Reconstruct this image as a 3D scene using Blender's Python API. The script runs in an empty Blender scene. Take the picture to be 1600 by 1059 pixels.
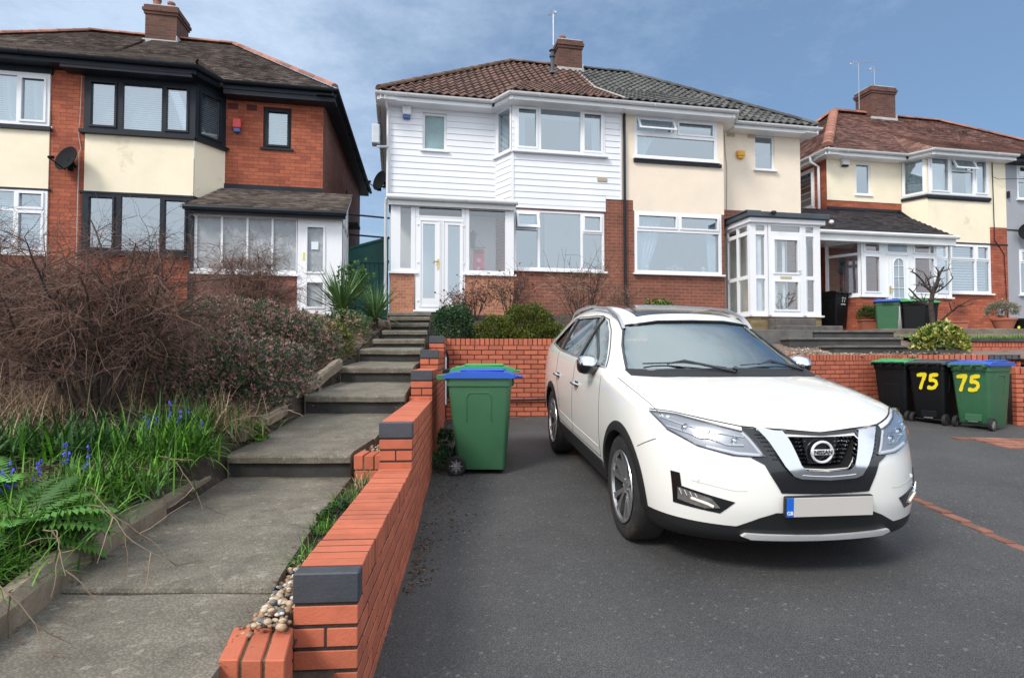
import bpy, bmesh, math, random
from mathutils import Vector, Matrix, noise
from mathutils.bvhtree import BVHTree
S = bpy.context.scene
R = math.radians
# ------------------------------------------------------------ camera
EYE = 1.25                                   # eye height over the drive; all heights below are given relative to the eye
cam_d = bpy.data.cameras.new("camera"); cam = bpy.data.objects.new("camera", cam_d); S.collection.objects.link(cam)
cam.location = (0, 0, 0); cam.rotation_euler = (R(90 + 1.8), 0, 0)
cam_d.sensor_width = 36; cam_d.lens = 36 * 927 / 1600; cam_d.clip_end = 2000; cam_d.clip_start = .05
S.camera = cam
# ------------------------------------------------------------ world
W = bpy.data.worlds.new("World"); S.world = W; W.use_nodes = True
def world():
    nt = W.node_tree; N = nt.nodes; L = nt.links; N.clear()
    out = N.new('ShaderNodeOutputWorld'); bg = N.new('ShaderNodeBackground'); bg.inputs[1].default_value = .125
    sky = N.new('ShaderNodeTexSky'); sky.sky_type = 'NISHITA'; sky.sun_disc = False
    sky.sun_elevation = R(42); sky.sun_rotation = R(222); sky.air_density = 1.2; sky.dust_density = .6; sky.ozone_density = 1.6
    tc = N.new('ShaderNodeTexCoord'); mp = N.new('ShaderNodeMapping'); mp.inputs['Scale'].default_value = (1, 1, 2.2)
    no = N.new('ShaderNodeTexNoise'); no.inputs['Scale'].default_value = 2.6; no.inputs['Detail'].default_value = 9; no.inputs['Roughness'].default_value = .62
    L.new(tc.outputs['Generated'], mp.inputs[0]); L.new(mp.outputs[0], no.inputs[0])
    sx = N.new('ShaderNodeSeparateXYZ'); L.new(tc.outputs['Generated'], sx.inputs[0])
    # cloud cover: thinner to the right, thick behind the viewer
    m1 = N.new('ShaderNodeMath'); m1.operation = 'MULTIPLY_ADD'; m1.inputs[1].default_value = -.95; m1.inputs[2].default_value = .5
    L.new(sx.outputs[0], m1.inputs[0])
    mb = N.new('ShaderNodeMath'); mb.operation = 'MULTIPLY_ADD'; mb.inputs[1].default_value = -1.1; L.new(sx.outputs[1], mb.inputs[0]); mb.inputs[2].default_value = .72
    ms = N.new('ShaderNodeMath'); ms.operation = 'ADD'; L.new(m1.outputs[0], ms.inputs[0]); L.new(mb.outputs[0], ms.inputs[1])
    mz = N.new('ShaderNodeMath'); mz.operation = 'MULTIPLY_ADD'; mz.inputs[1].default_value = .7; L.new(sx.outputs[2], mz.inputs[0]); L.new(ms.outputs[0], mz.inputs[2])
    m2 = N.new('ShaderNodeMath'); m2.operation = 'MULTIPLY_ADD'; m2.inputs[1].default_value = 1.5; L.new(no.outputs[0], m2.inputs[0])
    m3 = N.new('ShaderNodeMath'); m3.operation = 'ADD'; m3.inputs[1].default_value = -.75; L.new(mz.outputs[0], m3.inputs[0])
    L.new(m3.outputs[0], m2.inputs[2])
    cl = N.new('ShaderNodeClamp'); L.new(m2.outputs[0], cl.inputs[0]); cl.inputs['Min'].default_value = .5; cl.inputs['Max'].default_value = .96
    mx = N.new('ShaderNodeMix'); mx.data_type = 'RGBA'
    # slate-blue cloud ahead, bright white cloud behind the viewer; the clear sky between is a little deeper than standard
    dim = N.new('ShaderNodeMix'); dim.data_type = 'RGBA'; dim.blend_type = 'MULTIPLY'; dim.inputs[0].default_value = 1; L.new(sky.outputs[0], dim.inputs[6]); dim.inputs[7].default_value = (.40, .52, .62, 1)
    cc = N.new('ShaderNodeMix'); cc.data_type = 'RGBA'; cc.inputs[6].default_value = (6.6, 7.0, 7.6, 1); n2 = N.new('ShaderNodeTexNoise'); n2.inputs['Scale'].default_value = 5.5; n2.inputs['Detail'].default_value = 10; n2.inputs['Roughness'].default_value = .7; L.new(mp.outputs[0], n2.inputs[0])
    tf = N.new('ShaderNodeMath'); tf.operation = 'MULTIPLY_ADD'; tf.inputs[1].default_value = 2.2; L.new(n2.outputs[0], tf.inputs[0])
    tx = N.new('ShaderNodeMath'); tx.operation = 'MULTIPLY_ADD'; tx.inputs[1].default_value = -1.15; tx.inputs[2].default_value = -.72; L.new(sx.outputs[0], tx.inputs[0]); L.new(tx.outputs[0], tf.inputs[2]); tf.use_clamp = True
    fc = N.new('ShaderNodeMix'); fc.data_type = 'RGBA'; L.new(tf.outputs[0], fc.inputs[0]); fc.inputs[6].default_value = (1.4, 2.1, 3.2, 1); fc.inputs[7].default_value = (3.1, 3.85, 4.9, 1); zb = N.new('ShaderNodeMapRange'); zb.inputs[1].default_value = .52; zb.inputs[2].default_value = .85; L.new(sx.outputs[2], zb.inputs[0])
    ov = N.new('ShaderNodeMix'); ov.data_type = 'RGBA'; L.new(zb.outputs[0], ov.inputs[0]); L.new(fc.outputs[2], ov.inputs[6]); ov.inputs[7].default_value = (7.0, 7.4, 7.8, 1); L.new(ov.outputs[2], cc.inputs[7])
    fb = N.new('ShaderNodeMapRange'); fb.inputs[1].default_value = -.35; fb.inputs[2].default_value = .35; L.new(sx.outputs[1], fb.inputs[0]); L.new(fb.outputs[0], cc.inputs[0])
    L.new(cl.outputs[0], mx.inputs[0]); L.new(dim.outputs[2], mx.inputs[6]); L.new(cc.outputs[2], mx.inputs[7])
    L.new(mx.outputs[2], bg.inputs[0]); L.new(bg.outputs[0], out.inputs[0])
world()
sun_d = bpy.data.lights.new("sun", 'SUN'); sun = bpy.data.objects.new("sun", sun_d); S.collection.objects.link(sun)
sun_d.energy = 1.9; sun_d.angle = R(16); sun_d.color = (1, .92, .82)
sun.rotation_euler = Vector((-.48, -.55, .68)).to_track_quat('Z', 'Y').to_euler()
S.view_settings.view_transform = 'Standard'; S.view_settings.look = 'None'; S.view_settings.exposure = .66; S.view_settings.gamma = 1
S.cycles.max_bounces = 6; S.cycles.transparent_max_bounces = 12
# ------------------------------------------------------------ materials
def nodes(name):
    m = bpy.data.materials.new(name); m.use_nodes = True; nt = m.node_tree
    return m, nt.nodes, nt.links, nt.nodes['Principled BSDF']
def mixc(N, L, fac, a, b, mode='MIX'):
    x = N.new('ShaderNodeMix'); x.data_type = 'RGBA'; x.blend_type = mode
    for s, v in ((0, fac), (6, a), (7, b)):
        if hasattr(v, 'links'): L.new(v, x.inputs[s])
        elif s == 0: x.inputs[0].default_value = v
        else: x.inputs[s].default_value = (*v[:3], 1)
    return x.outputs[2]
def tnoise(N, L, co, scale, detail=4, rough=.55):
    n = N.new('ShaderNodeTexNoise'); n.inputs['Scale'].default_value = scale; n.inputs['Detail'].default_value = detail; n.inputs['Roughness'].default_value = rough
    if co is not None: L.new(co, n.inputs[0])
    return n.outputs[0]
def ramp(N, L, fac, stops):
    r = N.new('ShaderNodeValToRGB'); L.new(fac, r.inputs[0]); e = r.color_ramp.elements
    while len(e) < len(stops): e.new(.5)
    for k, (p, c) in zip(e, stops):
        k.position = p; k.color = (*c, 1) if hasattr(c, '__len__') else (c, c, c, 1)
    return r.outputs[0]
def bump(N, L, b, h, strength, dist=.01):
    n = N.new('ShaderNodeBump'); n.inputs['Strength'].default_value = strength; n.inputs['Distance'].default_value = dist
    L.new(h, n.inputs['Height']); L.new(n.outputs[0], b.inputs['Normal'])
def mul(c, k): return tuple(x * k for x in c)
def M(name, col, rough=.6, metal=0, var=.15, vs=3, bs=40, bst=.15, attr=False, coat=0, dirt=None, spec=.5, sub=0):
    m, N, L, b = nodes(name); tc = N.new('ShaderNodeTexCoord').outputs['Object']
    n1 = tnoise(N, L, tc, vs, 6, .6)
    c = ramp(N, L, n1, [(.3, mul(col, 1 - var)), (.7, mul(col, 1 + var))])
    if dirt:
        n2 = tnoise(N, L, tc, dirt[1], 8, .7)
        c = mixc(N, L, ramp(N, L, n2, [(dirt[2], 0.), (min(1, dirt[2] + .2), 1.)]), c, dirt[0])
    if attr:
        a = N.new('ShaderNodeAttribute'); a.attribute_name = 'var'
        c = mixc(N, L, 1., c, ramp(N, L, a.outputs['Fac'], [(0, .84), (.5, 1.), (1, 1.12)] if attr == 'soft' else [(0, .62), (.5, .95), (1, 1.3)]), 'MULTIPLY')
    L.new(c, b.inputs['Base Color']); b.inputs['Roughness'].default_value = rough; b.inputs['Metallic'].default_value = metal
    b.inputs['Coat Weight'].default_value = coat; b.inputs['Specular IOR Level'].default_value = spec
    if bst: bump(N, L, b, tnoise(N, L, tc, bs, 5, .6), bst, .01)
    return m
def brickmat(name, c1, c2, mortar, bw=.225, rh=.0825, ms=.006, stain=.3, bumpst=.6, dirtc=None, rough=.85):
    m, N, L, b = nodes(name); tcn = N.new('ShaderNodeTexCoord'); uv = tcn.outputs['UV']
    br = N.new('ShaderNodeTexBrick'); L.new(uv, br.inputs[0])
    br.inputs['Scale'].default_value = 1; br.inputs['Brick Width'].default_value = bw; br.inputs['Row Height'].default_value = rh
    br.inputs['Mortar Size'].default_value = ms; br.inputs['Mortar Smooth'].default_value = .3; br.inputs['Bias'].default_value = -.1
    br.inputs['Color1'].default_value = (*c1, 1); br.inputs['Color2'].default_value = (*c2, 1); br.inputs['Mortar'].default_value = (*mortar, 1)
    n1 = tnoise(N, L, uv, 1.1, 8, .65); n2 = tnoise(N, L, uv, 28, 4)
    c = mixc(N, L, 1., br.outputs[0], ramp(N, L, n1, [(.25, 1 - stain), (.7, 1 + stain * .4)]), 'MULTIPLY')
    c = mixc(N, L, 1., c, ramp(N, L, n2, [(.2, .78), (.8, 1.2)]), 'MULTIPLY')
    if dirtc: c = mixc(N, L, ramp(N, L, tnoise(N, L, uv, 2.2, 9, .75), [(.55, 0.), (.75, .7)]), c, dirtc)
    L.new(c, b.inputs['Base Color']); b.inputs['Roughness'].default_value = rough
    inv = N.new('ShaderNodeMath'); inv.operation = 'MULTIPLY_ADD'; inv.inputs[1].default_value = -1; inv.inputs[2].default_value = 1
    L.new(br.outputs['Fac'], inv.inputs[0]); a = N.new('ShaderNodeMath'); a.operation = 'MULTIPLY_ADD'; a.inputs[1].default_value = .35
    L.new(n2, a.inputs[0]); L.new(inv.outputs[0], a.inputs[2]); bump(N, L, b, a.outputs[0], bumpst, .008)
    return m
def glassmat(name, tint=(.8, .9, .95), refl=.32, dark=(.02, .03, .035), thru=.75, rough=.02):
    m, N, L, b = nodes(name); N.remove(b); out = N['Material Output']
    tr = N.new('ShaderNodeBsdfTransparent'); tr.inputs[0].default_value = (*mul(tint, thru), 1)
    gl = N.new('ShaderNodeBsdfGlossy'); gl.inputs[0].default_value = (*tint, 1); gl.inputs['Roughness'].default_value = rough
    tc = N.new('ShaderNodeTexCoord').outputs['Object']; bp = N.new('ShaderNodeBump'); bp.inputs['Strength'].default_value = .03; bp.inputs['Distance'].default_value = .05
    L.new(tnoise(N, L, tc, 1.3, 1), bp.inputs['Height']); L.new(bp.outputs[0], gl.inputs['Normal'])
    lw = N.new('ShaderNodeLayerWeight'); lw.inputs[0].default_value = .5
    pw = N.new('ShaderNodeMath'); pw.operation = 'POWER'; pw.inputs[1].default_value = 4.; L.new(lw.outputs['Facing'], pw.inputs[0])
    ad = N.new('ShaderNodeMath'); ad.operation = 'MULTIPLY_ADD'; ad.inputs[1].default_value = 1-refl; ad.inputs[2].default_value = refl; ad.use_clamp = True; L.new(pw.outputs[0], ad.inputs[0])
    mx = N.new('ShaderNodeMixShader'); L.new(ad.outputs[0], mx.inputs[0]); L.new(tr.outputs[0], mx.inputs[1]); L.new(gl.outputs[0], mx.inputs[2])
    L.new(mx.outputs[0], out.inputs[0]); return m
# ------------------------------------------------------------ mesh building
class MB:
    def __init__(s): s.v = []; s.f = []; s.m = []; s.a = []; s.mi = 0; s.av = None; s.sh = 0
    def add(s, vs, fs):
        o = len(s.v)
        s.v += [(p[0]+s.sh*max(0, p[1]), p[1], p[2]) for p in vs] if s.sh else [tuple(p) for p in vs]
        for f in fs: s.f.append([i + o for i in f]); s.m.append(s.mi); s.a.append(s.av if s.av is not None else .5)
    def quad(s, a, b, c, d): s.add([a, b, c, d], [(0, 1, 2, 3)])
    def poly(s, pts): s.add(pts, [tuple(range(len(pts)))])
    def box(s, x0, x1, y0, y1, z0, z1, b=0):
        if x0 > x1: x0, x1 = x1, x0
        if y0 > y1: y0, y1 = y1, y0
        if z0 > z1: z0, z1 = z1, z0
        if b <= 0:
            s.add([(x0,y0,z0),(x1,y0,z0),(x1,y1,z0),(x0,y1,z0),(x0,y0,z1),(x1,y0,z1),(x1,y1,z1),(x0,y1,z1)],
                  [(0,3,2,1),(4,5,6,7),(0,1,5,4),(1,2,6,5),(2,3,7,6),(3,0,4,7)]); return
        b = min(b, (x1-x0)*.45, (y1-y0)*.45, (z1-z0)*.45); V = []; I = {}
        for i in (0, 1):
            for j in (0, 1):
                for k in (0, 1):
                    X, Y, Z = (x0, x1)[i], (y0, y1)[j], (z0, z1)[k]
                    dx, dy, dz = (b, -b)[i], (b, -b)[j], (b, -b)[k]
                    for ax, p in enumerate(((X, Y+dy, Z+dz), (X+dx, Y, Z+dz), (X+dx, Y+dy, Z))):
                        I[i, j, k, ax] = len(V); V.append(p)
        F = [[I[0,0,0,0], I[0,0,1,0], I[0,1,1,0], I[0,1,0,0]], [I[1,0,0,0], I[1,1,0,0], I[1,1,1,0], I[1,0,1,0]],
             [I[0,0,0,1], I[1,0,0,1], I[1,0,1,1], I[0,0,1,1]], [I[0,1,0,1], I[0,1,1,1], I[1,1,1,1], I[1,1,0,1]],
             [I[0,0,0,2], I[0,1,0,2], I[1,1,0,2], I[1,0,0,2]], [I[0,0,1,2], I[1,0,1,2], I[1,1,1,2], I[0,1,1,2]]]
        for i in (0, 1):
            for j in (0, 1):
                F.append([I[i,j,0,0], I[i,j,0,1], I[i,j,1,1], I[i,j,1,0]]); F.append([I[i,0,j,0], I[i,0,j,2], I[i,1,j,2], I[i,1,j,0]])
                F.append([I[0,i,j,1], I[0,i,j,2], I[1,i,j,2], I[1,i,j,1]])
                for k in (0, 1): F.append([I[i,j,k,0], I[i,j,k,1], I[i,j,k,2]])
        c = Vector(((x0+x1)/2, (y0+y1)/2, (z0+z1)/2)); G = []
        for f in F:
            p = [Vector(V[q]) for q in f]; n = (p[1]-p[0]).cross(p[2]-p[0]); mid = sum(p, Vector())/len(p)
            G.append(f if n.dot(mid-c) > 0 else f[::-1])
        s.add(V, G)
    def cyl(s, p0, p1, r0, r1=None, n=10, cap=True):
        r1 = r0 if r1 is None else r1; p0 = Vector(p0); p1 = Vector(p1); d = (p1-p0)
        if d.length < 1e-7: return
        d.normalize(); a = d.orthogonal().normalized(); b = d.cross(a); V = []
        for p, r in ((p0, r0), (p1, r1)):
            for i in range(n):
                t = 2*math.pi*i/n; V.append(p + a*math.cos(t)*r + b*math.sin(t)*r)
        F = [(i, (i+1) % n, n+(i+1) % n, n+i) for i in range(n)]
        if cap: F += [tuple(range(n))[::-1], tuple(range(n, 2*n))]
        s.add(V, F)
    def tube(s, pts, r, n=6, r1=None, cap=True):
        pts = [Vector(p) for p in pts]; k = len(pts); V = []; prev = None
        for i, p in enumerate(pts):
            d = (pts[min(i+1, k-1)] - pts[max(i-1, 0)])
            if d.length < 1e-9: d = Vector((0, 0, 1))
            d.normalize()
            a = d.orthogonal().normalized() if prev is None else (prev - d*prev.dot(d)).normalized()
            prev = a; b = d.cross(a)
            q = (r[i] if hasattr(r, '__len__') else (r if r1 is None else r + (r1-r)*i/(k-1)))
            for j in range(n):
                t = 2*math.pi*j/n; V.append(p + a*math.cos(t)*q + b*math.sin(t)*q)
        F = [(i*n+j, i*n+(j+1) % n, (i+1)*n+(j+1) % n, (i+1)*n+j) for i in range(k-1) for j in range(n)]
        if cap: F += [tuple(range(n))[::-1], tuple(range((k-1)*n, k*n))]
        s.add(V, F)
    def lathe(s, prof, n=24, axis='Z', o=(0, 0, 0), close=False):
        V = []; o = Vector(o)
        for r, h in prof:
            for i in range(n):
                t = 2*math.pi*i/n; c, d = r*math.cos(t), r*math.sin(t)
                V.append(o + Vector({'Z': (c, d, h), 'Y': (c, h, d), 'X': (h, c, d)}[axis]))
        k = len(prof); F = []
        for i in range(k if close else k-1):
            for j in range(n):
                q = (i+1) % k; F.append((i*n+j, i*n+(j+1) % n, q*n+(j+1) % n, q*n+j))
        s.add(V, F)
    def prism(s, pts, vec):
        n = len(pts); vec = Vector(vec); A = [Vector(p) for p in pts]; B = [p+vec for p in A]
        s.add(A+B, [tuple(range(n))[::-1], tuple(range(n, 2*n))] + [(i, (i+1) % n, n+(i+1) % n, n+i) for i in range(n)])
    def build(s, name, mats, parent=None, off=None, smooth=None, world=False, fixn=False):
        me = bpy.data.meshes.new(name)
        vs = s.v
        loc = Vector((0, 0, 0))
        if world:
            xs, ys, zs = zip(*vs); loc = Vector(((min(xs)+max(xs))/2, (min(ys)+max(ys))/2, min(zs)))
            vs = [(x-loc.x, y-loc.y, z-loc.z) for x, y, z in vs]
        me.from_pydata(vs, [], s.f)
        mats = mats if isinstance(mats, (list, tuple)) else [mats]
        for m in mats: me.materials.append(m)
        me.polygons.foreach_set('material_index', s.m)
        if fixn:
            bm = bmesh.new(); bm.from_mesh(me); bmesh.ops.recalc_face_normals(bm, faces=bm.faces); bm.to_mesh(me); bm.free()
        at = me.attributes.new('var', 'FLOAT', 'FACE'); at.data.foreach_set('value', s.a)
        autouv(me, loc)
        if smooth is not None:
            me.polygons.foreach_set('use_smooth', [True]*len(me.polygons)); me.set_sharp_from_angle(angle=R(smooth))
        o = bpy.data.objects.new(name, me); S.collection.objects.link(o)
        if world: o.location = loc
        if parent is not None: attach(o, parent, off)
        return o
def attach(o, parent, off=None):
    o.parent = parent
    b = parent.get('_b')
    if off is not None: o.location = off
def autouv(me, loc=Vector((0, 0, 0))):
    uv = me.uv_layers.new(name='UVMap'); d = uv.data; V = me.vertices
    for p in me.polygons:
        n = p.normal
        if abs(n.z) > .8: tx, ty = Vector((1, 0, 0)), Vector((0, 1, 0))
        else:
            tx = Vector((-n.y, n.x, 0)); tx = tx.normalized() if tx.length > 1e-6 else Vector((1, 0, 0))
            ty = n.cross(tx) if abs(n.z) > .15 else Vector((0, 0, 1))
        for li in p.loop_indices:
            c = V[me.loops[li].vertex_index].co + loc; d[li].uv = (c.dot(tx), c.dot(ty))
def tag(o, label=None, cat=None, group=None, kind=None):
    if label: o['label'] = label
    if cat: o['category'] = cat
    if group: o['group'] = group
    if kind: o['kind'] = kind
    return o
def empty(name, loc=(0, 0, 0), rz=0, label=None, cat=None, group=None):
    e = bpy.data.objects.new(name, None); S.collection.objects.link(e); e.location = loc; e.rotation_euler = (0, 0, rz); e.empty_display_size = .2
    return tag(e, label, cat, group)
def kids(o): return [c for c in S.collection.objects if c.parent == o]
def copy_tree(o, parent=None):
    c = o.copy(); S.collection.objects.link(c)
    if parent is not None: c.parent = parent
    for ch in kids(o): copy_tree(ch, c)
    return c
def struct(o): o['kind'] = 'structure'; return o
def lerp(a, b, t): return a + (b-a)*t
def interp(t, pts):
    for (a, x), (b, y) in zip(pts, pts[1:]):
        if t <= b: return x + (y-x)*max(0, t-a)/(b-a)
    return pts[-1][1]
rnd = random.Random(7)
# ------------------------------------------------------------ house materials
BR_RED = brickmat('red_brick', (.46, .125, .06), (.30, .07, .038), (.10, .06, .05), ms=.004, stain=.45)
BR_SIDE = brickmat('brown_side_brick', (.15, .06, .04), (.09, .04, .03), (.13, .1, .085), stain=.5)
BR_BROWN = brickmat('weathered_brick', (.27, .085, .05), (.19, .06, .04), (.26, .19, .15), ms=.007, stain=.35)
BR_SLIP = brickmat('orange_brick_slip', (.52, .22, .12), (.36, .13, .08), (.45, .33, .25), bw=.125, rh=.068, ms=.005, stain=.25)
BR_YEL = brickmat('buff_brick', (.30, .23, .11), (.2, .14, .07), (.2, .17, .13), stain=.5)
CREAM = M('yellow_cream_render', (.86, .78, .60), .9, var=.05, vs=1.5, bs=60, bst=.6, dirt=((.5, .45, .3), 1.2, .62))
CREAM2 = M('peach_cream_render', (.82, .71, .58), .9, var=.05, vs=1.5, bs=45, bst=.7, dirt=((.5, .42, .32), 1.4, .64))
GREYR = M('grey_render', (.32, .34, .38), .9, var=.05, vs=2, bs=60, bst=.5)
UPVC = M('white_upvc', (.78, .8, .83), .3, var=.03, vs=1, bst=0)
CLAD = M('white_cladding', (.76, .78, .82), .4, var=.04, vs=1.2, bst=.05)
BLK = M('black_painted_frame', (.008, .013, .021), .5, var=.3, bst=.05, spec=.3)
BR_LSIDE = brickmat('brown_gable_brick', (.30, .14, .10), (.22, .10, .075), (.12, .08, .07), stain=.4)
DKRED = M('dark_red_air_brick', (.09, .02, .018), .8)
LEAD = M('dark_lead_flashing', (.03, .035, .045), .6, var=.3, bst=.3)
GREYF = M('slate_grey_trim', (.05, .065, .08), .6, var=.2)
GLASS = glassmat('window_glass', refl=.40, thru=.75)
GLASS2 = glassmat('porch_glass', tint=(.95, .98, 1), refl=.2, thru=.97)
OBSC = M('obscured_glass', (.30, .33, .35), .12, var=.2, vs=2, bs=14, bst=.8, dirt=((.52, .54, .56), 5, .52))
TEAL = M('teal_frosted_glass', (.22, .33, .35), .15, var=.15, bs=60, bst=.3)
WHITEIN = M('white_inner_wall', (.7, .7, .68), .8, var=.04)
BLIND = M('white_blind', (.72, .74, .78), .5, var=.04, bst=0)
CURT = M('pale_curtain', (.66, .72, .76), .8, var=.08, bst=0)
TILE_OLD = M('old_clay_tile', (.16, .128, .11), .85, var=.35, vs=.9, bs=30, bst=.5, attr=True, dirt=((.12, .1, .035), 1.4, .66))
TILE_RED = M('red_clay_tile', (.25, .135, .11), .85, var=.4, vs=.7, bs=30, bst=.4, attr=True, dirt=((.13, .085, .075), .6, .5))
TILE_BRN = M('red_brown_pantile', (.11, .056, .042), .75, var=.3, vs=1.5, bs=30, bst=.4, attr=True, dirt=((.07, .05, .035), 2, .6))
TILE_GRY = M('dark_grey_pantile', (.075, .076, .072), .7, var=.25, vs=1.5, bs=30, bst=.4, attr=True, dirt=((.1, .1, .09), 2, .62))
TILE_DRK = M('dark_lean_to_tile', (.045, .038, .045), .7, var=.4, vs=1.2, bs=30, bst=.4, attr=True, dirt=((.12, .05, .035), 1.4, .6))
RIDGE_RED = M('terracotta_ridge', (.30, .13, .09), .85, var=.3, vs=4, attr=True)
RIDGE_GRY = M('grey_ridge', (.07, .07, .072), .8, var=.3, vs=4, attr=True)
RIDGE_BRN = M('mossy_brown_ridge', (.11, .06, .035), .85, var=.4, vs=4, attr=True)
MORTAR = M('mortar', (.42, .42, .42), .9, var=.2, bs=30, bst=.5)
ALU = M('aluminium', (.5, .5, .52), .35, 1, var=.1, bst=0)
BRASS = M('brass', (.7, .5, .15), .3, 1, var=.1, bst=0)
DARKROOM = M('dark_room', (.06, .06, .065), .9, var=.1, bst=0)
GUTW = M('white_gutter', (.66, .68, .69), .35, var=.08, vs=2, bst=0, dirt=((.35, .35, .32), 3, .6))

class Plane:
    def __init__(s, u0, v0, u1=None, v1=None):
        s.u, s.v = u0, v0
        if u1 is None: s.c, s.n, s.len = 1, 0, 0
        else:
            s.len = math.hypot(u1-u0, v1-v0); s.c, s.n = (u1-u0)/s.len, (v1-v0)/s.len
    def __call__(s, a, d, w): return (s.u + a*s.c - d*s.n, s.v + a*s.n + d*s.c, w)
def pbox(mb, P, a0, a1, d0, d1, w0, w1):
    q = [P(a0,d0,w0), P(a1,d0,w0), P(a1,d1,w0), P(a0,d1,w0), P(a0,d0,w1), P(a1,d0,w1), P(a1,d1,w1), P(a0,d1,w1)]
    mb.add(q, [(0,3,2,1),(4,5,6,7),(0,1,5,4),(1,2,6,5),(2,3,7,6),(3,0,4,7)])
def wall(mb, P, a0, a1, w0, w1, holes=(), rev=.1, d=0):
    xs = sorted({a0, a1, *[min(max(h[i], a0), a1) for h in holes for i in (0, 1)]}); ws = sorted({w0, w1, *[min(max(h[i], w0), w1) for h in holes for i in (2, 3)]})
    for x0, x1 in zip(xs, xs[1:]):
        for y0, y1 in zip(ws, ws[1:]):
            cx, cy = (x0+x1)/2, (y0+y1)/2
            if any(h[0] < cx < h[1] and h[2] < cy < h[3] for h in holes): continue
            mb.quad(P(x0, d, y0), P(x1, d, y0), P(x1, d, y1), P(x0, d, y1))
    for h in holes:
        x0, x1, y0, y1 = h[:4]; e = d+rev
        mb.quad(P(x0, d, y0), P(x0, e, y0), P(x0, e, y1), P(x0, d, y1)); mb.quad(P(x1, d, y1), P(x1, e, y1), P(x1, e, y0), P(x1, d, y0))
        mb.quad(P(x0, d, y0), P(x1, d, y0), P(x1, e, y0), P(x0, e, y0)); mb.quad(P(x0, e, y1), P(x1, e, y1), P(x1, d, y1), P(x0, d, y1))
class House:
    def __init__(s, name, X, Y, ang, wb, uc, label, cat='house', shear=0, group=None):
        a = R(ang); s.a = a; s.X, s.Y, s.sh = X, Y, shear; s.off = (-uc, 0, -wb)
        s.e = empty(name, (X+uc*math.cos(a), Y+uc*math.sin(a), wb), a, label, cat, group)
    def mb(s):
        m = MB(); m.sh = s.sh; return m
    def part(s, m, name, mat, parent=None, **k):
        if parent is None: return m.build(name, mat, s.e, s.off, **k)
        return m.build(name, mat, parent, (0, 0, 0), **k)
    def world(s, u, v, w):
        u += s.sh*max(0, v); c, n = math.cos(s.a), math.sin(s.a); return Vector((s.X+u*c-v*n, s.Y+u*n+v*c, w))
    def window(s, P, a0, a1, w0, w1, lights, fm=None, gm=None, fw=.05, d=.04, sill=.07, sash=.045, inside=None, sillm=None, name='window', parent=None, th=.06):
        fm = fm or UPVC; gm = gm or GLASS; m = s.mb(); holes = []
        for l in lights:
            x0, x1, y0, y1, k = l
            f = sash if k == 's' else 0
            if k == 'o':      # top light tilted open
                f = 0; holes.append((x0, x1, y0, y1)); continue
            holes.append((x0+f, x1-f, y0+f, y1-f))
            if k == 's':
                for b in ((x0+.004, x1-.004, y0+.004, y0+f), (x0+.004, x1-.004, y1-f, y1-.004), (x0+.004, x0+f, y0+f, y1-f), (x1-f, x1-.004, y0+f, y1-f)):
                    pbox(m, P, b[0], b[1], d-.022, d+.03, b[2], b[3])
        wall(m, P, a0, a1, w0, w1, holes, .04, d)
        pbox(m, P, a0, a1, d+.0405, d+.0605, w0, w0+.01); pbox(m, P, a0, a1, d+.0405, d+.0605, w1-.01, w1)
        fr = s.part(m, name, fm, parent)
        g = s.mb()
        for h in holes:
            g.quad(P(h[0], d+.035, h[2]), P(h[1], d+.035, h[2]), P(h[1], d+.035, h[3]), P(h[0], d+.035, h[3]))
        if parent is None:
            s.part(g, 'pane', gm, fr)
        else: s.part(g, 'pane', gm, parent)
        par = fr if parent is None else parent
        for l in lights:
            if l[4] == 'o':
                x0, x1, y0, y1, _ = l; q = s.mb(); o = .16
                def T(a, t, e=0): return P(a, d - o*(1-t) - .03 + e, lerp(y0, y1, t))
                for A, B, t0, t1 in ((x0, x1, 0, .16), (x0, x1, .84, 1), (x0, x0+.05, .16, .84), (x1-.05, x1, .16, .84)):
                    v = [T(A, t0), T(B, t0), T(B, t1), T(A, t1), T(A, t0, .04), T(B, t0, .04), T(B, t1, .04), T(A, t1, .04)]
                    q.add(v, [(0,1,2,3), (7,6,5,4), (0,4,5,1), (3,2,6,7), (0,3,7,4), (1,5,6,2)])
                q.mi = 1; q.quad(T(x0+.05, .16, .02), T(x1-.05, .16, .02), T(x1-.05, .84, .02), T(x0+.05, .84, .02))
                s.part(q, 'open_sash', [fm, gm], par)
        if sill:
            m = s.mb(); pbox(m, P, a0-.05, a1+.05, -sill, d+.0, w0-.045, w0-.002); s.part(m, 'sill', sillm or fm, par)
        if inside: inside(s, P, a0, a1, w0, w1, d, par)
        return fr
def blinds(a0=0, a1=0, drop=1, pitch=.05, shade=.12):
    def f(s, P, x0, x1, y0, y1, d, par):
        m = s.mb(); y = y1-.05
        while y > y1 - (y1-y0)*drop + .04:
            A, B = x0+.06, x1-.06
            m.quad(P(A, d+.12, y-.022), P(B, d+.12, y-.022), P(B, d+.145, y+.016), P(A, d+.145, y+.016)); y -= pitch
        s.part(m, 'blind', BLIND, par)
    return f
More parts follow.
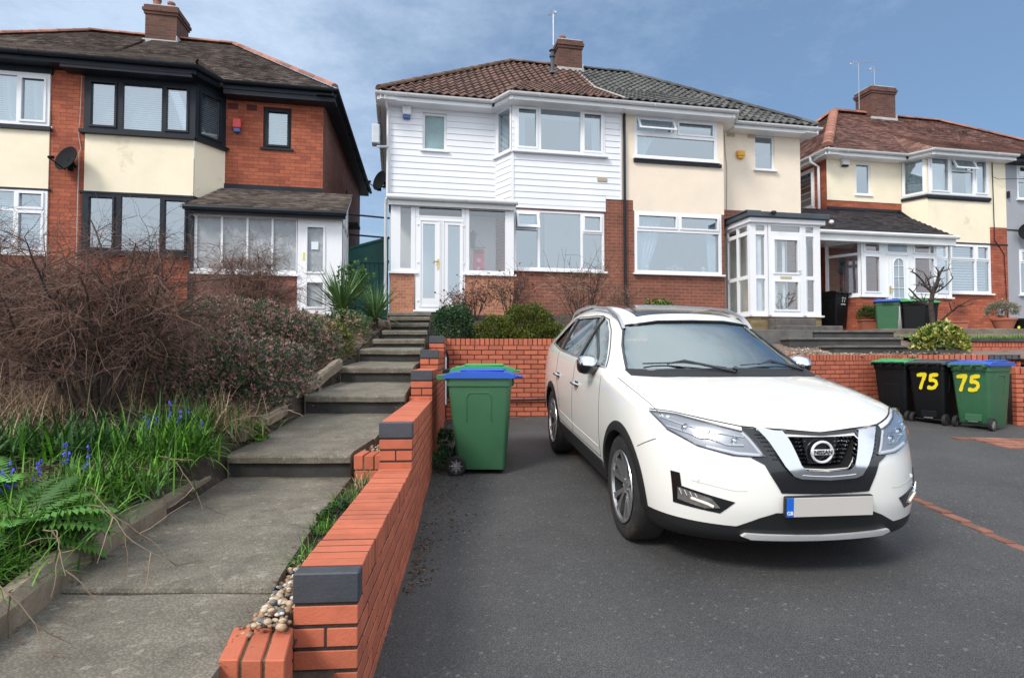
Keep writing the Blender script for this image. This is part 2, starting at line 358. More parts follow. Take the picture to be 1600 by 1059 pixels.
def curtains(sides='lr', frac=.22, mat=None, gather=.35):
    def f(s, P, x0, x1, y0, y1, d, par):
        for sd in sides:
            m = s.mb(); n = 26; rows = 10; w = (x1-x0)*frac; V = []
            for j in range(rows+1):
                t = j/rows; ww = w*(1-gather*t**1.6)
                for i in range(n+1):
                    q = i/n; a = x0+.07 + q*ww if sd == 'l' else x1-.07-q*ww
                    V.append(P(a, d+.14+.025*math.sin(q*34+t), lerp(y1-.05, y0+.05, t)))
            m.add(V, [(j*(n+1)+i, (j+1)*(n+1)+i, (j+1)*(n+1)+i+1, j*(n+1)+i+1) for j in range(rows) for i in range(n)])
            s.part(m, 'curtain', mat or CURT, par, smooth=60)
    return f
def both(*fs):
    def f(*a):
        for g in fs: g(*a)
    return f
# ------------------------------------------------------------ tiles
def tile_poly(mb, poly, gauge=.1, tw=.165, style='plain', seed=1, th=.016):
    rr = random.Random(seed); P = [Vector(p) for p in poly]; A = P[0]; U = (P[1]-P[0]).normalized()
    nrm = U.cross(P[2]-P[0]).normalized()
    if nrm.z < 0: nrm = -nrm
    T = nrm.cross(U)
    if T.dot(sum(P, Vector())/len(P)-A) < 0: T = -T
    q = [((p-A).dot(U), (p-A).dot(T)) for p in P]; tm = max(b for a, b in q)
    def span(t):
        xs = []
        for (a, b), (c, d) in zip(q, q[1:]+q[:1]):
            if (b <= t) != (d <= t): xs.append(a+(c-a)*(t-b)/(d-b))
        return (min(xs), max(xs)) if len(xs) > 1 else None
    def pt(x, t, h): return A+U*x+T*t+nrm*h
    k = 0; t = 0
    while t < tm-.02:
        sp0 = span(min(t+gauge*.3, tm-.01)); t1 = min(t+gauge, tm)
        if sp0:
            L, Rr = sp0; x = L - (tw/2 if k % 2 and style == 'plain' else 0)
            if style == 'pan': x = math.floor(L/tw)*tw
            while x < Rr-.01:
                x0, x1 = max(x, L), min(x+tw, Rr)
                if x1-x0 > .01:
                    mb.av = rr.random(); j = rr.uniform(-.004, .006)
                    if style == 'plain':
                        h0 = th+.006+j; h1 = .004; e = .002
                        v = [pt(x0+e, t-.01, h0), pt(x1-e, t-.01, h0+rr.uniform(-.003, .003)), pt(x1-e, t1, h1), pt(x0+e, t1, h1), pt(x0+e, t-.01, h0-th), pt(x1-e, t-.01, h0-th)]
                        mb.add(v, [(0, 1, 2, 3), (4, 5, 1, 0)])
                    else:
                        n = 6; V = []
                        for i in range(n+1):
                            s_ = i/n; xx = lerp(x0, x1, s_); ph = ((xx-x)/tw)
                            hh = .05*(.5-.5*math.cos(2*math.pi*ph))**1.0
                            V += [pt(xx, t-.02, hh+.035+j), pt(xx, t1, hh+.006), pt(xx, t-.02, hh+.008)]
                        F = []
                        for i in range(n): F += [(3*i, 3*i+3, 3*i+4, 3*i+1), (3*i+2, 3*i+5, 3*i+3, 3*i)]
                        mb.add(V, F)
                x += tw
        t += gauge; k += 1
    mb.av = .3; mb.poly([pt(a, b, -.004) for a, b in q]); mb.av = None
def ridge_tiles(mb, pts, r=.11, L=.42, seed=3, lift=-.03):
    rr = random.Random(seed); pts = [Vector(p) for p in pts]
    for A, B in zip(pts, pts[1:]):
        d = (B-A); n = max(1, round(d.length/L)); side = d.cross(Vector((0, 0, 1))).normalized(); up = side.cross(d.normalized())
        if up.z < 0: up = -up
        for i in range(n):
            a = A+d*(i/n); b = A+d*((i+1)/n); mb.av = rr.random(); V = []
            for p, q in ((a, r*1.05), (b, r*.95)):
                for k in range(7):
                    t = math.pi*k/6; V.append(p+side*math.cos(t)*q+up*(math.sin(t)*q*.8+lift))
            F = [(k, k+1, 8+k, 7+k) for k in range(6)]; F += [tuple(range(7)), tuple(range(13, 6, -1))]
            mb.add(V, F)
    mb.av = None
def eaves(H, path, w, mat, gut, inner=.0, depth=.17, close_v=.35, name='gutter', r=.055, brk=True):
    """fascia board with a half-round gutter in front of it, along a polyline of (u, v)"""
    m = H.mb()
    for k_, ((u0, v0), (u1, v1)) in enumerate(zip(path, path[1:])):
        P = Plane(u0, v0, u1, v1); z_ = .0035*k_; pbox(m, P, 0, P.len, .062, .085, w-depth+z_, w+.03+z_)
        pbox(m, P, -.01, P.len+.01, .0855, .085+close_v, w-depth+.001+z_, w-depth+.008+z_)
    front = [(u, v+.08) for u, v in path if v < .2]
    if len(front) > 2: m.poly([(u, v, w-depth+.028) for u, v in front+[(front[-1][0], .1), (front[0][0], .1)]])
    f = H.part(m, 'fascia', mat)
    m = H.mb(); n = 8; V = []; k = len(path)
    pv = [Vector((a, b, w-.01)) for a, b in path]
    for i, p in enumerate(pv):
        d0 = (pv[i]-pv[i-1]).normalized() if i else (pv[1]-pv[0]).normalized(); d1 = (pv[i+1]-pv[i]).normalized() if i < k-1 else d0
        b = (d0+d1).normalized(); nrm = Vector((b.y, -b.x, 0)); sc = 1/max(.5, b.dot(d0))
        for j in range(n+1):
            t = math.pi*j/n; V.append(p+nrm*math.cos(t)*r*sc - Vector((0, 0, math.sin(t)*r*1.2)))
        V.append(p-nrm*(r-.008)*sc+Vector((0,0,0))); V.append(p+nrm*(r-.008)*sc)
    q = n+3; F = []
    for i in range(k-1):
        for j in range(n): F.append((i*q+j, (i+1)*q+j, (i+1)*q+j+1, i*q+j+1))
    for i in range(k-1): F.append((i*q+n+1, (i+1)*q+n+1, (i+1)*q+n+2, i*q+n+2))
    m.add(V, F)
    for A, B in zip(pv, pv[1:]):
        L = (B-A).length; c = int(L/1.0); d = (B-A).normalized(); nr = Vector((d.y, -d.x, 0))
        for i in range(c):
            p = A+(B-A)*((i+.5)/c)
            m.tube([p+nr*math.cos(math.pi*j/6)*(r+.006)-Vector((0, 0, math.sin(math.pi*j/6)*(r*1.2+.006))) for j in range(7)], .009, 5)
    H.part(m, name, gut, f if False else None, smooth=50)
def chimney(H, u0, u1, v0, v1, w0, w1, mat, pots, potm, flash=True):
    m = H.mb()
    P = lambda e, a, b: m.box(u0-e, u1+e, v0-e, v1+e, a, b)
    P(0, w0, w1-.24); P(.03, w1-.24, w1-.165); P(.06, w1-.165, w1-.085); P(.03, w1-.085, w1)
    c = H.part(m, 'chimney', mat)
    m = H.mb(); m.box(u0-.01, u1+.01, v0-.01, v1+.01, w1, w1+.05, .02); H.part(m, 'flaunching', MORTAR, c)
    if flash:
        m = H.mb(); m.box(u0-.05, u1+.05, v0-.05, v0-.005, w0+.45, w0+.66); m.box(u1+.005, u1+.03, v0-.05, v1, w0+.45, w0+.8); H.part(m, 'flashing', MORTAR, c)
    for (a, b, r, h) in pots:
        m = H.mb(); z = w1+.02; m.lathe([(r*1.05, z), (r, z+.05), (r*.9, z+h-.06), (r*1.1, z+h-.05), (r*1.1, z+h), (r*.8, z+h), (r*.75, z+.1)], 14, o=(a, b, 0))
        H.part(m, 'chimney_pot', potm, c, smooth=40)
    return c
def aerial(H, u, v, w0, w1, label, elems=7, boom=.7, ang=.4, tilt=.1):
    m = MB(); B = H.world(u, v, 0); p = Vector((B.x, B.y, w0)); t = Vector((B.x, B.y, w1)); m.cyl(p, t, .012, n=6)
    d = Vector((math.cos(ang), math.sin(ang)*.6, tilt)).normalized(); s = d.cross(Vector((0, 0, 1))).normalized()
    a = t-d*boom*.3; m.cyl(a, a+d*boom, .008, n=5)
    for i in range(elems):
        c = a+d*boom*(.12+.85*i/elems); l = .13-.008*i; m.cyl(c-s*l, c+s*l, .004, n=4); 
        if i < 2: m.cyl(c-Vector((0, 0, .12)), c+Vector((0, 0, .12)), .004, n=4)
    m.box(a.x-.03, a.x+.03, a.y-.02, a.y+.02, a.z-.03, a.z+.03)
    tag(m.build('tv_aerial', ALU, world=True), label, 'aerial')
# ------------------------------------------------------------ centre pair
A11 = 11
F0 = Plane(0, 0); FB = Plane(0, -.6)
EW = 6.12; RW = 9.02; RV = 3.4
def roof_pair(H, uL, uR, party, rL, rR, side, mat, ridm, gauge, tw, style, vb=7.4, ev=-.38, ew=EW, rw=RW, bay=None, seed=1, rr_=.11):
    """half of a hipped roof. side -1 = left house, +1 = right house"""
    m = H.mb(); e = ew+.03
    if side < 0:
        tile_poly(m, [(uL, ev, e), (party, ev, e), (party, RV, rw), (rL, RV, rw)], gauge, tw, style, seed)
        tile_poly(m, [(uL, vb, e), (uL, ev, e), (rL, RV, rw)], gauge, tw, style, seed+1)
        m.poly([(uL, vb, e), (rL, RV, rw), (party, RV, rw), (party, vb, e)])
    else:
        tile_poly(m, [(party, ev, e), (uR, ev, e), (rR, RV, rw), (party, RV, rw)], gauge, tw, style, seed)
        tile_poly(m, [(uR, ev, e), (uR, vb, e), (rR, RV, rw)], gauge, tw, style, seed+1)
        m.poly([(uR, vb, e), (party, vb, e), (party, RV, rw), (rR, RV, rw)])
    if bay:
        b0, b1, bv, top = bay                      # bay eave from b0 to b1 at v=bv, meeting the main slope at v=top
        wt = e+(rw-e)*(top-ev)/(RV-ev)
        if side < 0:
            tile_poly(m, [(b0, bv, e), (party, bv, e), (party, top, wt), (b0+.75, top, wt)], gauge, tw, style, seed+3)
            m.mi = 0; tile_poly(m, [(b0-.33, ev, e), (b0, bv, e), (b0+.75, top, wt)], gauge, tw, style, seed+4)
        else:
            tile_poly(m, [(party, bv, e), (b1, bv, e), (b1-.75, top, wt), (party, top, wt)], gauge, tw, style, seed+3)
            tile_poly(m, [(b1, bv, e), (b1+.33, ev, e), (b1-.75, top, wt)], gauge, tw, style, seed+4)
    rf = H.part(m, 'roof', mat)
    m = H.mb(); l = .06
    if side < 0: ridge_tiles(m, [(uL-.02, ev-.02, e+l), (rL, RV, rw+l), (party, RV, rw+l)], rr_, seed=seed); ridge_tiles(m, [(uL, vb, e+l), (rL, RV, rw+l)], rr_)
    else: ridge_tiles(m, [(party, RV, rw+l), (rR, RV, rw+l), (uR+.02, ev-.02, e+l)], rr_, seed=seed); ridge_tiles(m, [(rR, RV, rw+l), (uR, vb, e+l)], rr_)
    H.part(m, 'ridge', ridm, rf)
    return rf
def shell(H, u0, u1, wb, top, mat, left=True, right=True, v0=0, vb=7.0, holes_l=()):
    m = H.mb()
    if left:
        P = Plane(u0, vb, u0, v0); wall(m, P, 0, P.len, wb, top, [(P.len-b, P.len-a, c, d) for a, b, c, d in holes_l])
    if right: P = Plane(u1, v0, u1, vb); wall(m, P, 0, P.len, wb, top)
    P = Plane(u1, vb, u0, vb); wall(m, P, 0, P.len, wb, top)
    return H.part(m, 'side_wall', mat)
def clad(mb, P, a0, a1, w0, w1, holes=(), pitch=.15):
    """horizontal shiplap boards, each a slightly tilted strip"""
    y = w1
    while y > w0+.01:
        yb = max(w0, y-pitch); segs = [(a0, a1)]
        cuts = sorted({yb, y, *[h[i] for h in holes for i in (2, 3) if yb < h[i] < y]})
        for c0, c1 in zip(cuts, cuts[1:]):
            segs = [(a0, a1)]
            for h in holes:
                if h[2] <= (c0+c1)/2 <= h[3]:
                    n = []
                    for s0, s1 in segs:
                        if h[0] >= s1 or h[1] <= s0: n.append((s0, s1)); continue
                        if h[0] > s0: n.append((s0, h[0]))
                        if h[1] < s1: n.append((h[1], s1))
                    segs = n
            for s0, s1 in segs:
                d0 = -.022 + .0*(c0-yb); f0 = -.02+.013*(c0-yb)/pitch; f1 = -.02+.013*(c1-yb)/pitch
                mb.quad(P(s0, f0, c0), P(s1, f0, c0), P(s1, f1, c1), P(s0, f1, c1))
                if c0 == yb: mb.quad(P(s0, .0, c0+.001), P(s1, .0, c0+.001), P(s1, f0, c0), P(s0, f0, c0))
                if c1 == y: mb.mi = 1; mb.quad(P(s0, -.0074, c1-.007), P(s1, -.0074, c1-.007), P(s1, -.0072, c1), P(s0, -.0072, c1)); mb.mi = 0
        y = yb
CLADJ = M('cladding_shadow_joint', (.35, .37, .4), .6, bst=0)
# --- the white clad house
H = House('semi_detached_house', -2.88, 13.9, A11, 1.0, 2.75, 'semi-detached house with white cladding upstairs, reddish brown pantile roof and white glazed porch', 'house')
HC = H
PT = 5.52
holes_m = [(.75, 1.33, 4.97, 5.87)]
m = H.mb(); wall(m, F0, 0, 2.53, .4, EW, holes_m); H.part(m, 'front_wall', WHITEIN)
m = H.mb(); clad(m, F0, 0, 2.53, 3.5, EW-.12, holes_m); CL = Plane(2.53, 0, 2.82, -.6)
clad(m, CL, 0, CL.len, 3.52, 4.84); clad(m, FB, 2.82, 5.13, 3.53, EW-.1, [(2.86, 5.13, 4.85, EW)]); clad(m, FB, 5.13, PT, 3.84, EW-.1)
m.box(-.035, .01, -.03, .03, 3.5, EW-.1); m.box(PT-.015, PT+.02, -.63, -.58, 3.84, EW-.1); m.box(2.5, 2.54, -.03, .01, 3.5, EW-.1)
pbox(m, FB, 2.80, 2.86, -.03, .02, 3.53, 4.84); H.part(m, 'cladding', [CLAD, CLADJ])
m = H.mb(); hb = [(2.86, 5.1, 2.07, 3.5)]
wall(m, FB, 2.82, PT, .4, 3.84, hb); wall(m, Plane(2.53, 0, 2.82, -.6), 0, CL.len, .4, 3.52); H.part(m, 'bay_wall', BR_BROWN)
m = H.mb(); wall(m, FB, 2.82, PT, 3.84, EW, [(2.87, 5.08, 4.9, 6.0)]); wall(m, CL, 0, CL.len, 4.84, EW, [(.06, CL.len-.04, 4.9, 6.0)]); H.part(m, 'bay_upper_wall', WHITEIN)
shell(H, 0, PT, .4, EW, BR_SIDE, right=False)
H.window(F0, .75, 1.33, 4.97, 5.87, [(.81, 1.27, 5.02, 5.82, 'f')], gm=TEAL)
H.window(FB, 2.86, 5.12, 4.88, 6.0, [(2.93, 3.44, 4.95, 5.93, 's'), (3.52, 4.5, 4.95, 5.93, 'f'), (4.55, 5.06, 4.95, 5.93, 's')], d=-.015, sill=.12, inside=curtains('lr', .1, gather=0))
H.window(CL, .03, CL.len-.02, 4.88, 6.0, [(.1, CL.len-.08, 4.95, 5.93, 'f')], d=-.015, sill=.08, inside=curtains('l', .45, gather=.2))
H.window(FB, 2.86, 5.1, 2.07, 3.5, [(2.92, 3.46, 3.05, 3.44, 'o'), (2.92, 3.44, 2.13, 3.02, 'f'), (3.5, 4.5, 2.13, 3.44, 'f'), (4.56, 5.04, 2.13, 2.98, 'f'), (4.56, 5.04, 3.02, 3.44, 's')], d=.02, sill=.08)
roof_pair(H, -.25, 0, PT, 3.5, 0, -1, TILE_BRN, RIDGE_BRN, .28, .21, 'pan', bay=(2.72, 0, -.96, 1.3), seed=11)
eaves(H, [(-.3, 7.4), (-.3, -.42), (2.38, -.42), (2.7, -1.0), (PT, -1.0)], EW, UPVC, GUTW)
# porch: brick dwarf walls, glazed front, low roof with gutter
PP = Plane(0, -.9); pw = H.mb(); wall(pw, PP, .03, .55, .4, 1.88); wall(pw, Plane(.03, 0, .03, -.9), 0, .9, .4, 1.88)
porch = H.part(pw, 'porch', BR_SLIP)
pw = H.mb(); wall(pw, PP, 1.68, 2.8, .4, 1.88); wall(pw, Plane(2.8, -.9, 2.8, -.55), 0, .35, .4, 1.88); H.part(pw, 'dwarf_wall', BR_SLIP, porch)
def sub(mb, name, mat, **k): return H.part(mb, name, mat, porch, **k)
m = H.mb(); m.box(.55, 1.68, -.9, -.1, .4, 1.06); sub(m, 'doorstep', M('dark_step', (.05, .05, .05), .9))
H.window(PP, .03, .57, 1.9, 3.4, [(.24, .47, 1.98, 3.34, 'f')], parent=porch, d=-.01, sill=.06, name='side_light', gm=GLASS2)
H.window(PP, 1.68, 2.8, 1.9, 3.4, [(1.77, 2.6, 1.97, 3.35, 'f')], parent=porch, d=-.01, sill=.06, name='front_light', gm=GLASS2)
H.window(PP, .575, 1.675, 3.13, 3.4, [(.65, 1.6, 3.17, 3.36, 'f')], parent=porch, d=-.01, sill=0, name='fanlight', gm=GLASS2)
L_ = Plane(.03, 0, .03, -.9); H.window(L_, 0, .9, 1.9, 3.4, [(.06, .84, 1.98, 3.34, 'f')], parent=porch, d=-.005, sill=.03, name='return_light', gm=GLASS2)
H.window(PP, .575, 1.675, 1.06, 3.125, [(.735, 1.0, 1.32, 2.98, 'f'), (1.29, 1.56, 1.32, 2.98, 'f')], parent=porch, d=-.015, sill=.05, name='double_door')
m = H.mb(); pbox(m, PP, 1.13, 1.145, -.03, -.014, 1.1, 3.08)
for a in (.61, 1.6): 
    for w in (1.25, 2.1, 2.95): pbox(m, PP, a, a+.05, -.035, -.015, w, w+.035)
for a, b in ((.66, 1.11), (1.17, 1.63)):
    pbox(m, PP, a, a+.03, -.03, -.014, 1.14, 3.06); pbox(m, PP, b-.03, b, -.03, -.014, 1.14, 3.06); pbox(m, PP, a, b, -.03, -.014, 1.12, 1.15); pbox(m, PP, a, b, -.03, -.014, 3.05, 3.08)
sub(m, 'door_trim', UPVC)
m = H.mb(); pbox(m, PP, 1.055, 1.095, -.035, -.015, 1.97, 2.2); m.cyl(PP(1.075, -.06, 2.14), PP(.97, -.07, 2.14), .012, n=8); m.cyl(PP(1.075, -.02, 2.14), PP(1.075, -.065, 2.14), .012, n=8); sub(m, 'door_handle', BRASS, smooth=40)
m = H.mb(); m.box(-.02, 2.83, -1.0, 0, 3.42, 3.5); m.prism([(-.02, -1.0, 3.5), (-.02, 0, 3.5), (-.02, 0, 3.62)], (2.85, 0, 0)); pr = sub(m, 'porch_roof', LEAD)
m = H.mb(); m.tube([(-.06, -1.06, 3.52), (2.86, -1.06, 3.52)], .06, 10)
for u in (.35, 1.1, 1.85, 2.55): m.cyl((u, -1.06, 3.52), (u+.03, -1.06, 3.52), .068, n=12)
m.box(-.02, 2.83, -1.01, -.99, 3.36, 3.5); sub(m, 'porch_gutter', GUTW, smooth=40)
m = H.mb(); m.tube([(-.06, -1.04, 3.48), (-.08, -.94, 3.35), (-.08, -.94, 1.05)], .034, 10); m.tube([(-.12, -.4, 6.1), (-.12, -.38, 5.98), (-.06, -.08, 5.8), (-.06, -.08, 3.62)], .034, 10); H.part(m, 'downpipe', GUTW, smooth=40)
# inside the porch: lantern and red hanging seen through the glass
m = H.mb(); m.lathe([(.0, 3.06), (.04, 3.0), (.09, 2.97), (.09, 2.95), (.06, 2.94), (.045, 2.72), (.06, 2.7), (.03, 2.66), (.012, 2.6), (.0, 2.58)], 8, o=(1.96, -.12, 0)); m.cyl((1.96, -.12, 2.75), (1.96, -.01, 2.68), .01, n=6)
wl = tag(m.build('wall_lantern', M('grey_lantern', (.12, .13, .14), .4), H.e, H.off), None)
wl.parent = None; wl.matrix_world = Matrix.Translation(H.world(0, 0, 0)) @ Matrix.Rotation(H.a, 4, 'Z'); tag(wl, 'grey wall lantern seen through the porch window above the red hanging', 'lantern')
m = H.mb(); m.av = .5; m.box(1.90, 2.16, -.60, -.59, 1.93, 2.52); m.mi = 1; m.cyl((1.86, -.595, 2.55), (2.2, -.595, 2.55), .012, n=6)
m.tube([(1.9, -.595, 2.55), (2.03, -.595, 2.72), (2.16, -.595, 2.55)], .003, 4)
m.mi = 1; m.box(1.93, 2.13, -.612, -.601, 2.42, 2.5); m.mi = 2
for w in (2.05, 2.25): m.lathe([(0, -.615), (.05, -.612), (.055, -.602)], 12, axis='Y', o=(2.03, 0, w))
hg = m.build('fabric_hanging', [M('red_felt', (.5, .06, .09), .9), M('dark_felt', (.08, .08, .1), .9), M('pink_felt', (.6, .35, .38), .9)])
hg.matrix_world = Matrix.Translation(H.world(0, 0, 0)) @ Matrix.Rotation(H.a, 4, 'Z'); tag(hg, 'red fabric hanging decoration behind the porch window, below the wall lantern', 'decoration')
def loose(H, mb, name, mats, label, cat, smooth=None, group=None):
    """a thing modelled in a house's frame but standing on its own"""
    T = Matrix.Translation(H.world(0, 0, 0)) @ Matrix.Rotation(H.a, 4, 'Z')
    mb.v = [tuple(T @ Vector(p)) for p in mb.v]
    return tag(mb.build(name, mats, world=True, smooth=smooth), label, cat, group)
ALW = M('white_alarm_plastic', (.75, .77, .8), .35, bst=0); ALB = M('blue_alarm_plastic', (.05, .12, .35), .35, bst=0); ALR = M('red_alarm_plastic', (.62, .05, .05), .35, bst=0); ALY = M('amber_alarm_plastic', (.75, .38, .03), .35, bst=0)
def alarm(H, u, v, w, wd, hg, top, bot, label, hh=.4):
    m = MB(); m.box(u, u+wd, v-.1, v, w+hg*hh, w+hg, .015); m.mi = 1; m.box(u+.02, u+wd-.02, v-.085, v, w, w+hg*hh, .012); loose(H, m, 'alarm_box', [top, bot], label, 'alarm box')
alarm(H, .27, -.02, 5.66, .21, .3, ALW, ALB, 'white alarm box with blue base under the eaves of the white clad house', .3)
m = MB(); m.box(4.92, 5.16, -.64, -.6, 4.26, 4.36, .005); loose(H, m, 'vent_plate', M('tan_vent', (.42, .36, .25), .7), 'small tan vent plate on the white cladding below the bay window', 'vent')
def dish(H, u, v, w, r, face, label, arm=.35, mat=None):
    m = MB(); c = Vector((u, v, w)); f = Vector(face).normalized(); V = []; n = 20
    a = f.orthogonal().normalized(); b = f.cross(a)
    for k, (q, h) in enumerate(((.0, -.06), (.35, -.052), (.7, -.03), (1, 0), (1, -.012), (.6, -.05), (0, -.075))):
        for i in range(n):
            t = 2*math.pi*i/n; V.append(c+(a*math.cos(t)+b*math.sin(t))*q*r+f*h)
    m.add(V, [(k*n+i, k*n+(i+1) % n, (k+1)*n+(i+1) % n, (k+1)*n+i) for k in range(6) for i in range(n)])
    m.cyl(c-f*.05, c-f*.18, .03, n=8); e = c-Vector((0, 0, r*.9)); tip = c+f*arm-Vector((0, 0, r*.75)); m.tube([c-f*.1-Vector((0, 0, .05)), e, tip], .012, 6)
    m.cyl(tip, tip-(tip-c).normalized()*.1, .03, n=10); w0 = Vector((u-f.x*.15, v, w)) ; m.tube([c-f*.17, c-f*.17+Vector((0, .12, -.05)), (u, v+.22, w-.1)], .018, 6)
    m.box(u-.05, u+.05, v+.19, v+.22, w-.2, w)
    loose(H, m, 'satellite_dish', mat or M('dark_dish', (.010, .012, .014), .8, bst=0, spec=.15), label, 'satellite dish', smooth=40)
dish(H, -.27, .45, 4.3, .25, (-.75, -.55, .2), 'small satellite dish on the side wall of the white clad house')
m = MB(); m.box(-.42, -.24, -.3, -.02, 4.95, 5.4, .02); m.cyl((-.3, -.25, 4.88), (-.05, -.1, 4.95), .03); loose(H, m, 'overflow_box', M('pale_grey_plastic', (.55, .6, .65), .5), 'pale grey box high on the side wall of the white clad house', 'box')
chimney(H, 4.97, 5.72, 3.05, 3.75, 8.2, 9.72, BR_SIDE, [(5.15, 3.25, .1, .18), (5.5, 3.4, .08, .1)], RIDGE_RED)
m = H.mb(); m.tube([(PT, -.97, 6.2), (PT, 1.3, 7.5), (PT, 3.4, 9.08)], .022, 5); H.part(m, 'party_verge', MORTAR)
m = H.mb(); m.lathe([(.16, 8.3), (.1, 8.38), (.06, 8.42), (.055, 8.8), (.09, 8.83), (.09, 8.88), (.05, 8.9), (.05, 9.0), (.1, 9.02), (.0, 9.1)], 14, o=(4.62, 2.45, 0)); H.part(m, 'flue', GREYF, smooth=35)
aerial(H, 4.85, 3.2, 9.6, 10.6, 'tall thin tv aerial on the chimney of the white clad house', 6, .35, 2.0)
aerial(H, 5.5, 3.4, 9.6, 9.85, 'short tv aerial stub at the right of the centre chimney', 3, .2, .4)
# --- the cream rendered house
H = House('semi_detached_house', -2.88, 13.9, A11, 1.0, 8.2, 'semi-detached house with cream render upstairs, dark grey pantile roof and glazed box porch', 'house')
H7 = H; UR = 10.92
CRt = Plane(8.28, -.6, 8.6, 0)
m = H.mb(); hb = [(5.89, 8.1, 4.92, 5.97)]
wall(m, FB, PT+.001, 5.84, 3.85, EW); wall(m, FB, 5.84, 8.28, 3.6, EW, hb); wall(m, CRt, 0, CRt.len, 3.6, EW); wall(m, F0, 8.6, UR, 3.9, EW, [(9.55, 10.15, 5.03, 5.98)]); H.part(m, 'render', CREAM2)
m = H.mb(); wall(m, FB, PT+.001, 5.84, .4, 3.85); wall(m, FB, 5.84, 8.28, .4, 3.6, [(5.87, 8.2, 2.07, 3.6)]); wall(m, CRt, 0, CRt.len, .4, 3.6); wall(m, F0, 8.6, UR, .4, 3.9); H.part(m, 'front_wall', BR_BROWN)
shell(H, PT, UR, .4, EW, CREAM2, left=False)
tl = lambda a, b, w0, w1, wt: [(a+.07, (a+b)/2-.03, wt+.02, w1-.07, 's'), ((a+b)/2+.03, b-.07, wt+.02, w1-.07, 's'), (a+.07, b-.07, w0+.07, wt-.05, 'f')]
def ornament(H, P, a0, a1, w0, w1, d, par):
    m = H.mb(); c = 6.98
    for u0, u1, z0, z1 in ((c-.22, c-.06, .0, .015), (c+.06, c+.22, .0, .015), (c-.22, c-.2, .0, .1), (c+.2, c+.22, .0, .1), (c-.22, c-.06, .09, .11), (c+.06, c+.22, .09, .11)): m.box(u0, u1, -.5, -.49, w0+.06+z0, w0+.06+z1)
    m.tube([(c+.07*math.cos(t*.524), -.495, w0+.14+.09*math.sin(t*.524)) for t in range(13)], .012, 6)
    H.part(m, 'window_ornament', UPVC, par)
    for x in (6.25, 7.75):
        m = H.mb(); m.lathe([(.05, w0+.06), (.03, w0+.1), (.07, w0+.16), (.02, w0+.2), (.0, w0+.24)], 8, o=(x, -.48, 0)); H.part(m, 'window_ornament', UPVC, par)
ls = tl(5.89, 8.1, 4.92, 5.97, 5.52)
ls[0] = (5.96, 6.93, 5.6, 5.9, 'o')
H.window(FB, 5.89, 8.1, 4.92, 5.97, ls, inside=curtains('l', .27, gather=.65), d=.0, sill=.1)
H.window(FB, 5.87, 8.2, 2.07, 3.6, tl(5.87, 8.2, 2.07, 3.6, 3.15), inside=both(curtains('l', .3, gather=.6), curtains('r', .12, gather=.2), ornament), d=.0, sill=.1)
m = H.mb(); m.box(5.86, 8.2, -.66, -.6, 4.79, 4.86); H.part(m, 'bay_band', BLK)
H.window(F0, 9.55, 10.15, 5.03, 5.98, [(9.6, 10.1, 5.08, 5.93, 'f')], sill=.08, gm=GLASS)
roof_pair(H, 0, UR+.25, PT, 0, 7.42, 1, TILE_GRY, RIDGE_GRY, .28, .21, 'pan', bay=(0, 8.4, -.96, 1.3), seed=21)
eaves(H, [(PT+.002, -1.0), (8.42, -1.0), (8.74, -.42), (UR+.3, -.42), (UR+.3, 7.4)], EW, UPVC, GUTW)
m = H.mb(); m.tube([(PT+.1, -.9, 6.1), (PT+.08, -.66, 5.95), (PT+.08, -.66, 1.0)], .034, 10); H.part(m, 'downpipe', BLK, smooth=40)
alarm(H, 9.0, 0, 5.28, .22, .2, ALY, ALY, 'amber alarm box on the cream render beside the small window', .3)
m = H.mb(); m.tube([(8.66, -.02, 5.9), (8.68, -.02, 5.4), (8.72, -.02, 5.0), (8.7, -.02, 3.9)], .008, 5); H.part(m, 'cable', M('grey_cable', (.25, .24, .22), .6), smooth=40)
for u in (8.75, 9.35):
    m = MB(); m.box(u, u+.22, -.012, 0, 5.86, 5.98); loose(H, m, 'air_brick', M('cream_air_brick', (.5, .42, .3), .9), 'cream painted air brick under the eaves, %s of the pair' % ('left' if u < 9 else 'right'), 'air brick', group='air bricks under the eaves of the cream house')
# glazed porch
PV = -1.35; PF = Plane(0, PV); u0, u1 = 8.5, 10.42
m = H.mb(); m.box(u0, u1, PV, 0, .5, 1.03); porch = H.part(m, 'porch', BR_YEL)
def col(a0, a1): return [(a0, a1, 3.06, 3.2, 'f'), (a0, a1, 1.99, 2.97, 'f'), (a0, a1, 1.12, 1.9, 'f')]
H.window(PF, u0, 8.98, 1.03, 3.25, col(8.66, 8.9), parent=porch, d=0, sill=.05, name='side_light', gm=GLASS2)
H.window(PF, 9.94, u1, 1.03, 3.25, col(10.02, 10.24), parent=porch, d=0, sill=.05, name='side_light', gm=GLASS2)
H.window(PF, 8.985, 9.935, 1.03, 3.25, [(9.06, 9.86, 3.06, 3.2, 'f'), (9.1, 9.82, 2.02, 2.9, 's'), (9.1, 9.82, 1.12, 1.88, 's')], parent=porch, d=-.01, sill=.05, name='porch_door', gm=GLASS2)
PL = Plane(u0, -.3, u0, PV); H.window(PL, 0, 1.05, 1.03, 3.25, [(.55, .95, 3.06, 3.2, 'f'), (.55, .95, 1.99, 2.97, 'f'), (.55, .95, 1.12, 1.9, 'f'), (.08, .48, 3.06, 3.2, 'f'), (.08, .48, 1.99, 2.97, 'f'), (.08, .48, 1.12, 1.9, 'f')], parent=porch, d=0, sill=.04, name='left_light', gm=GLASS2)
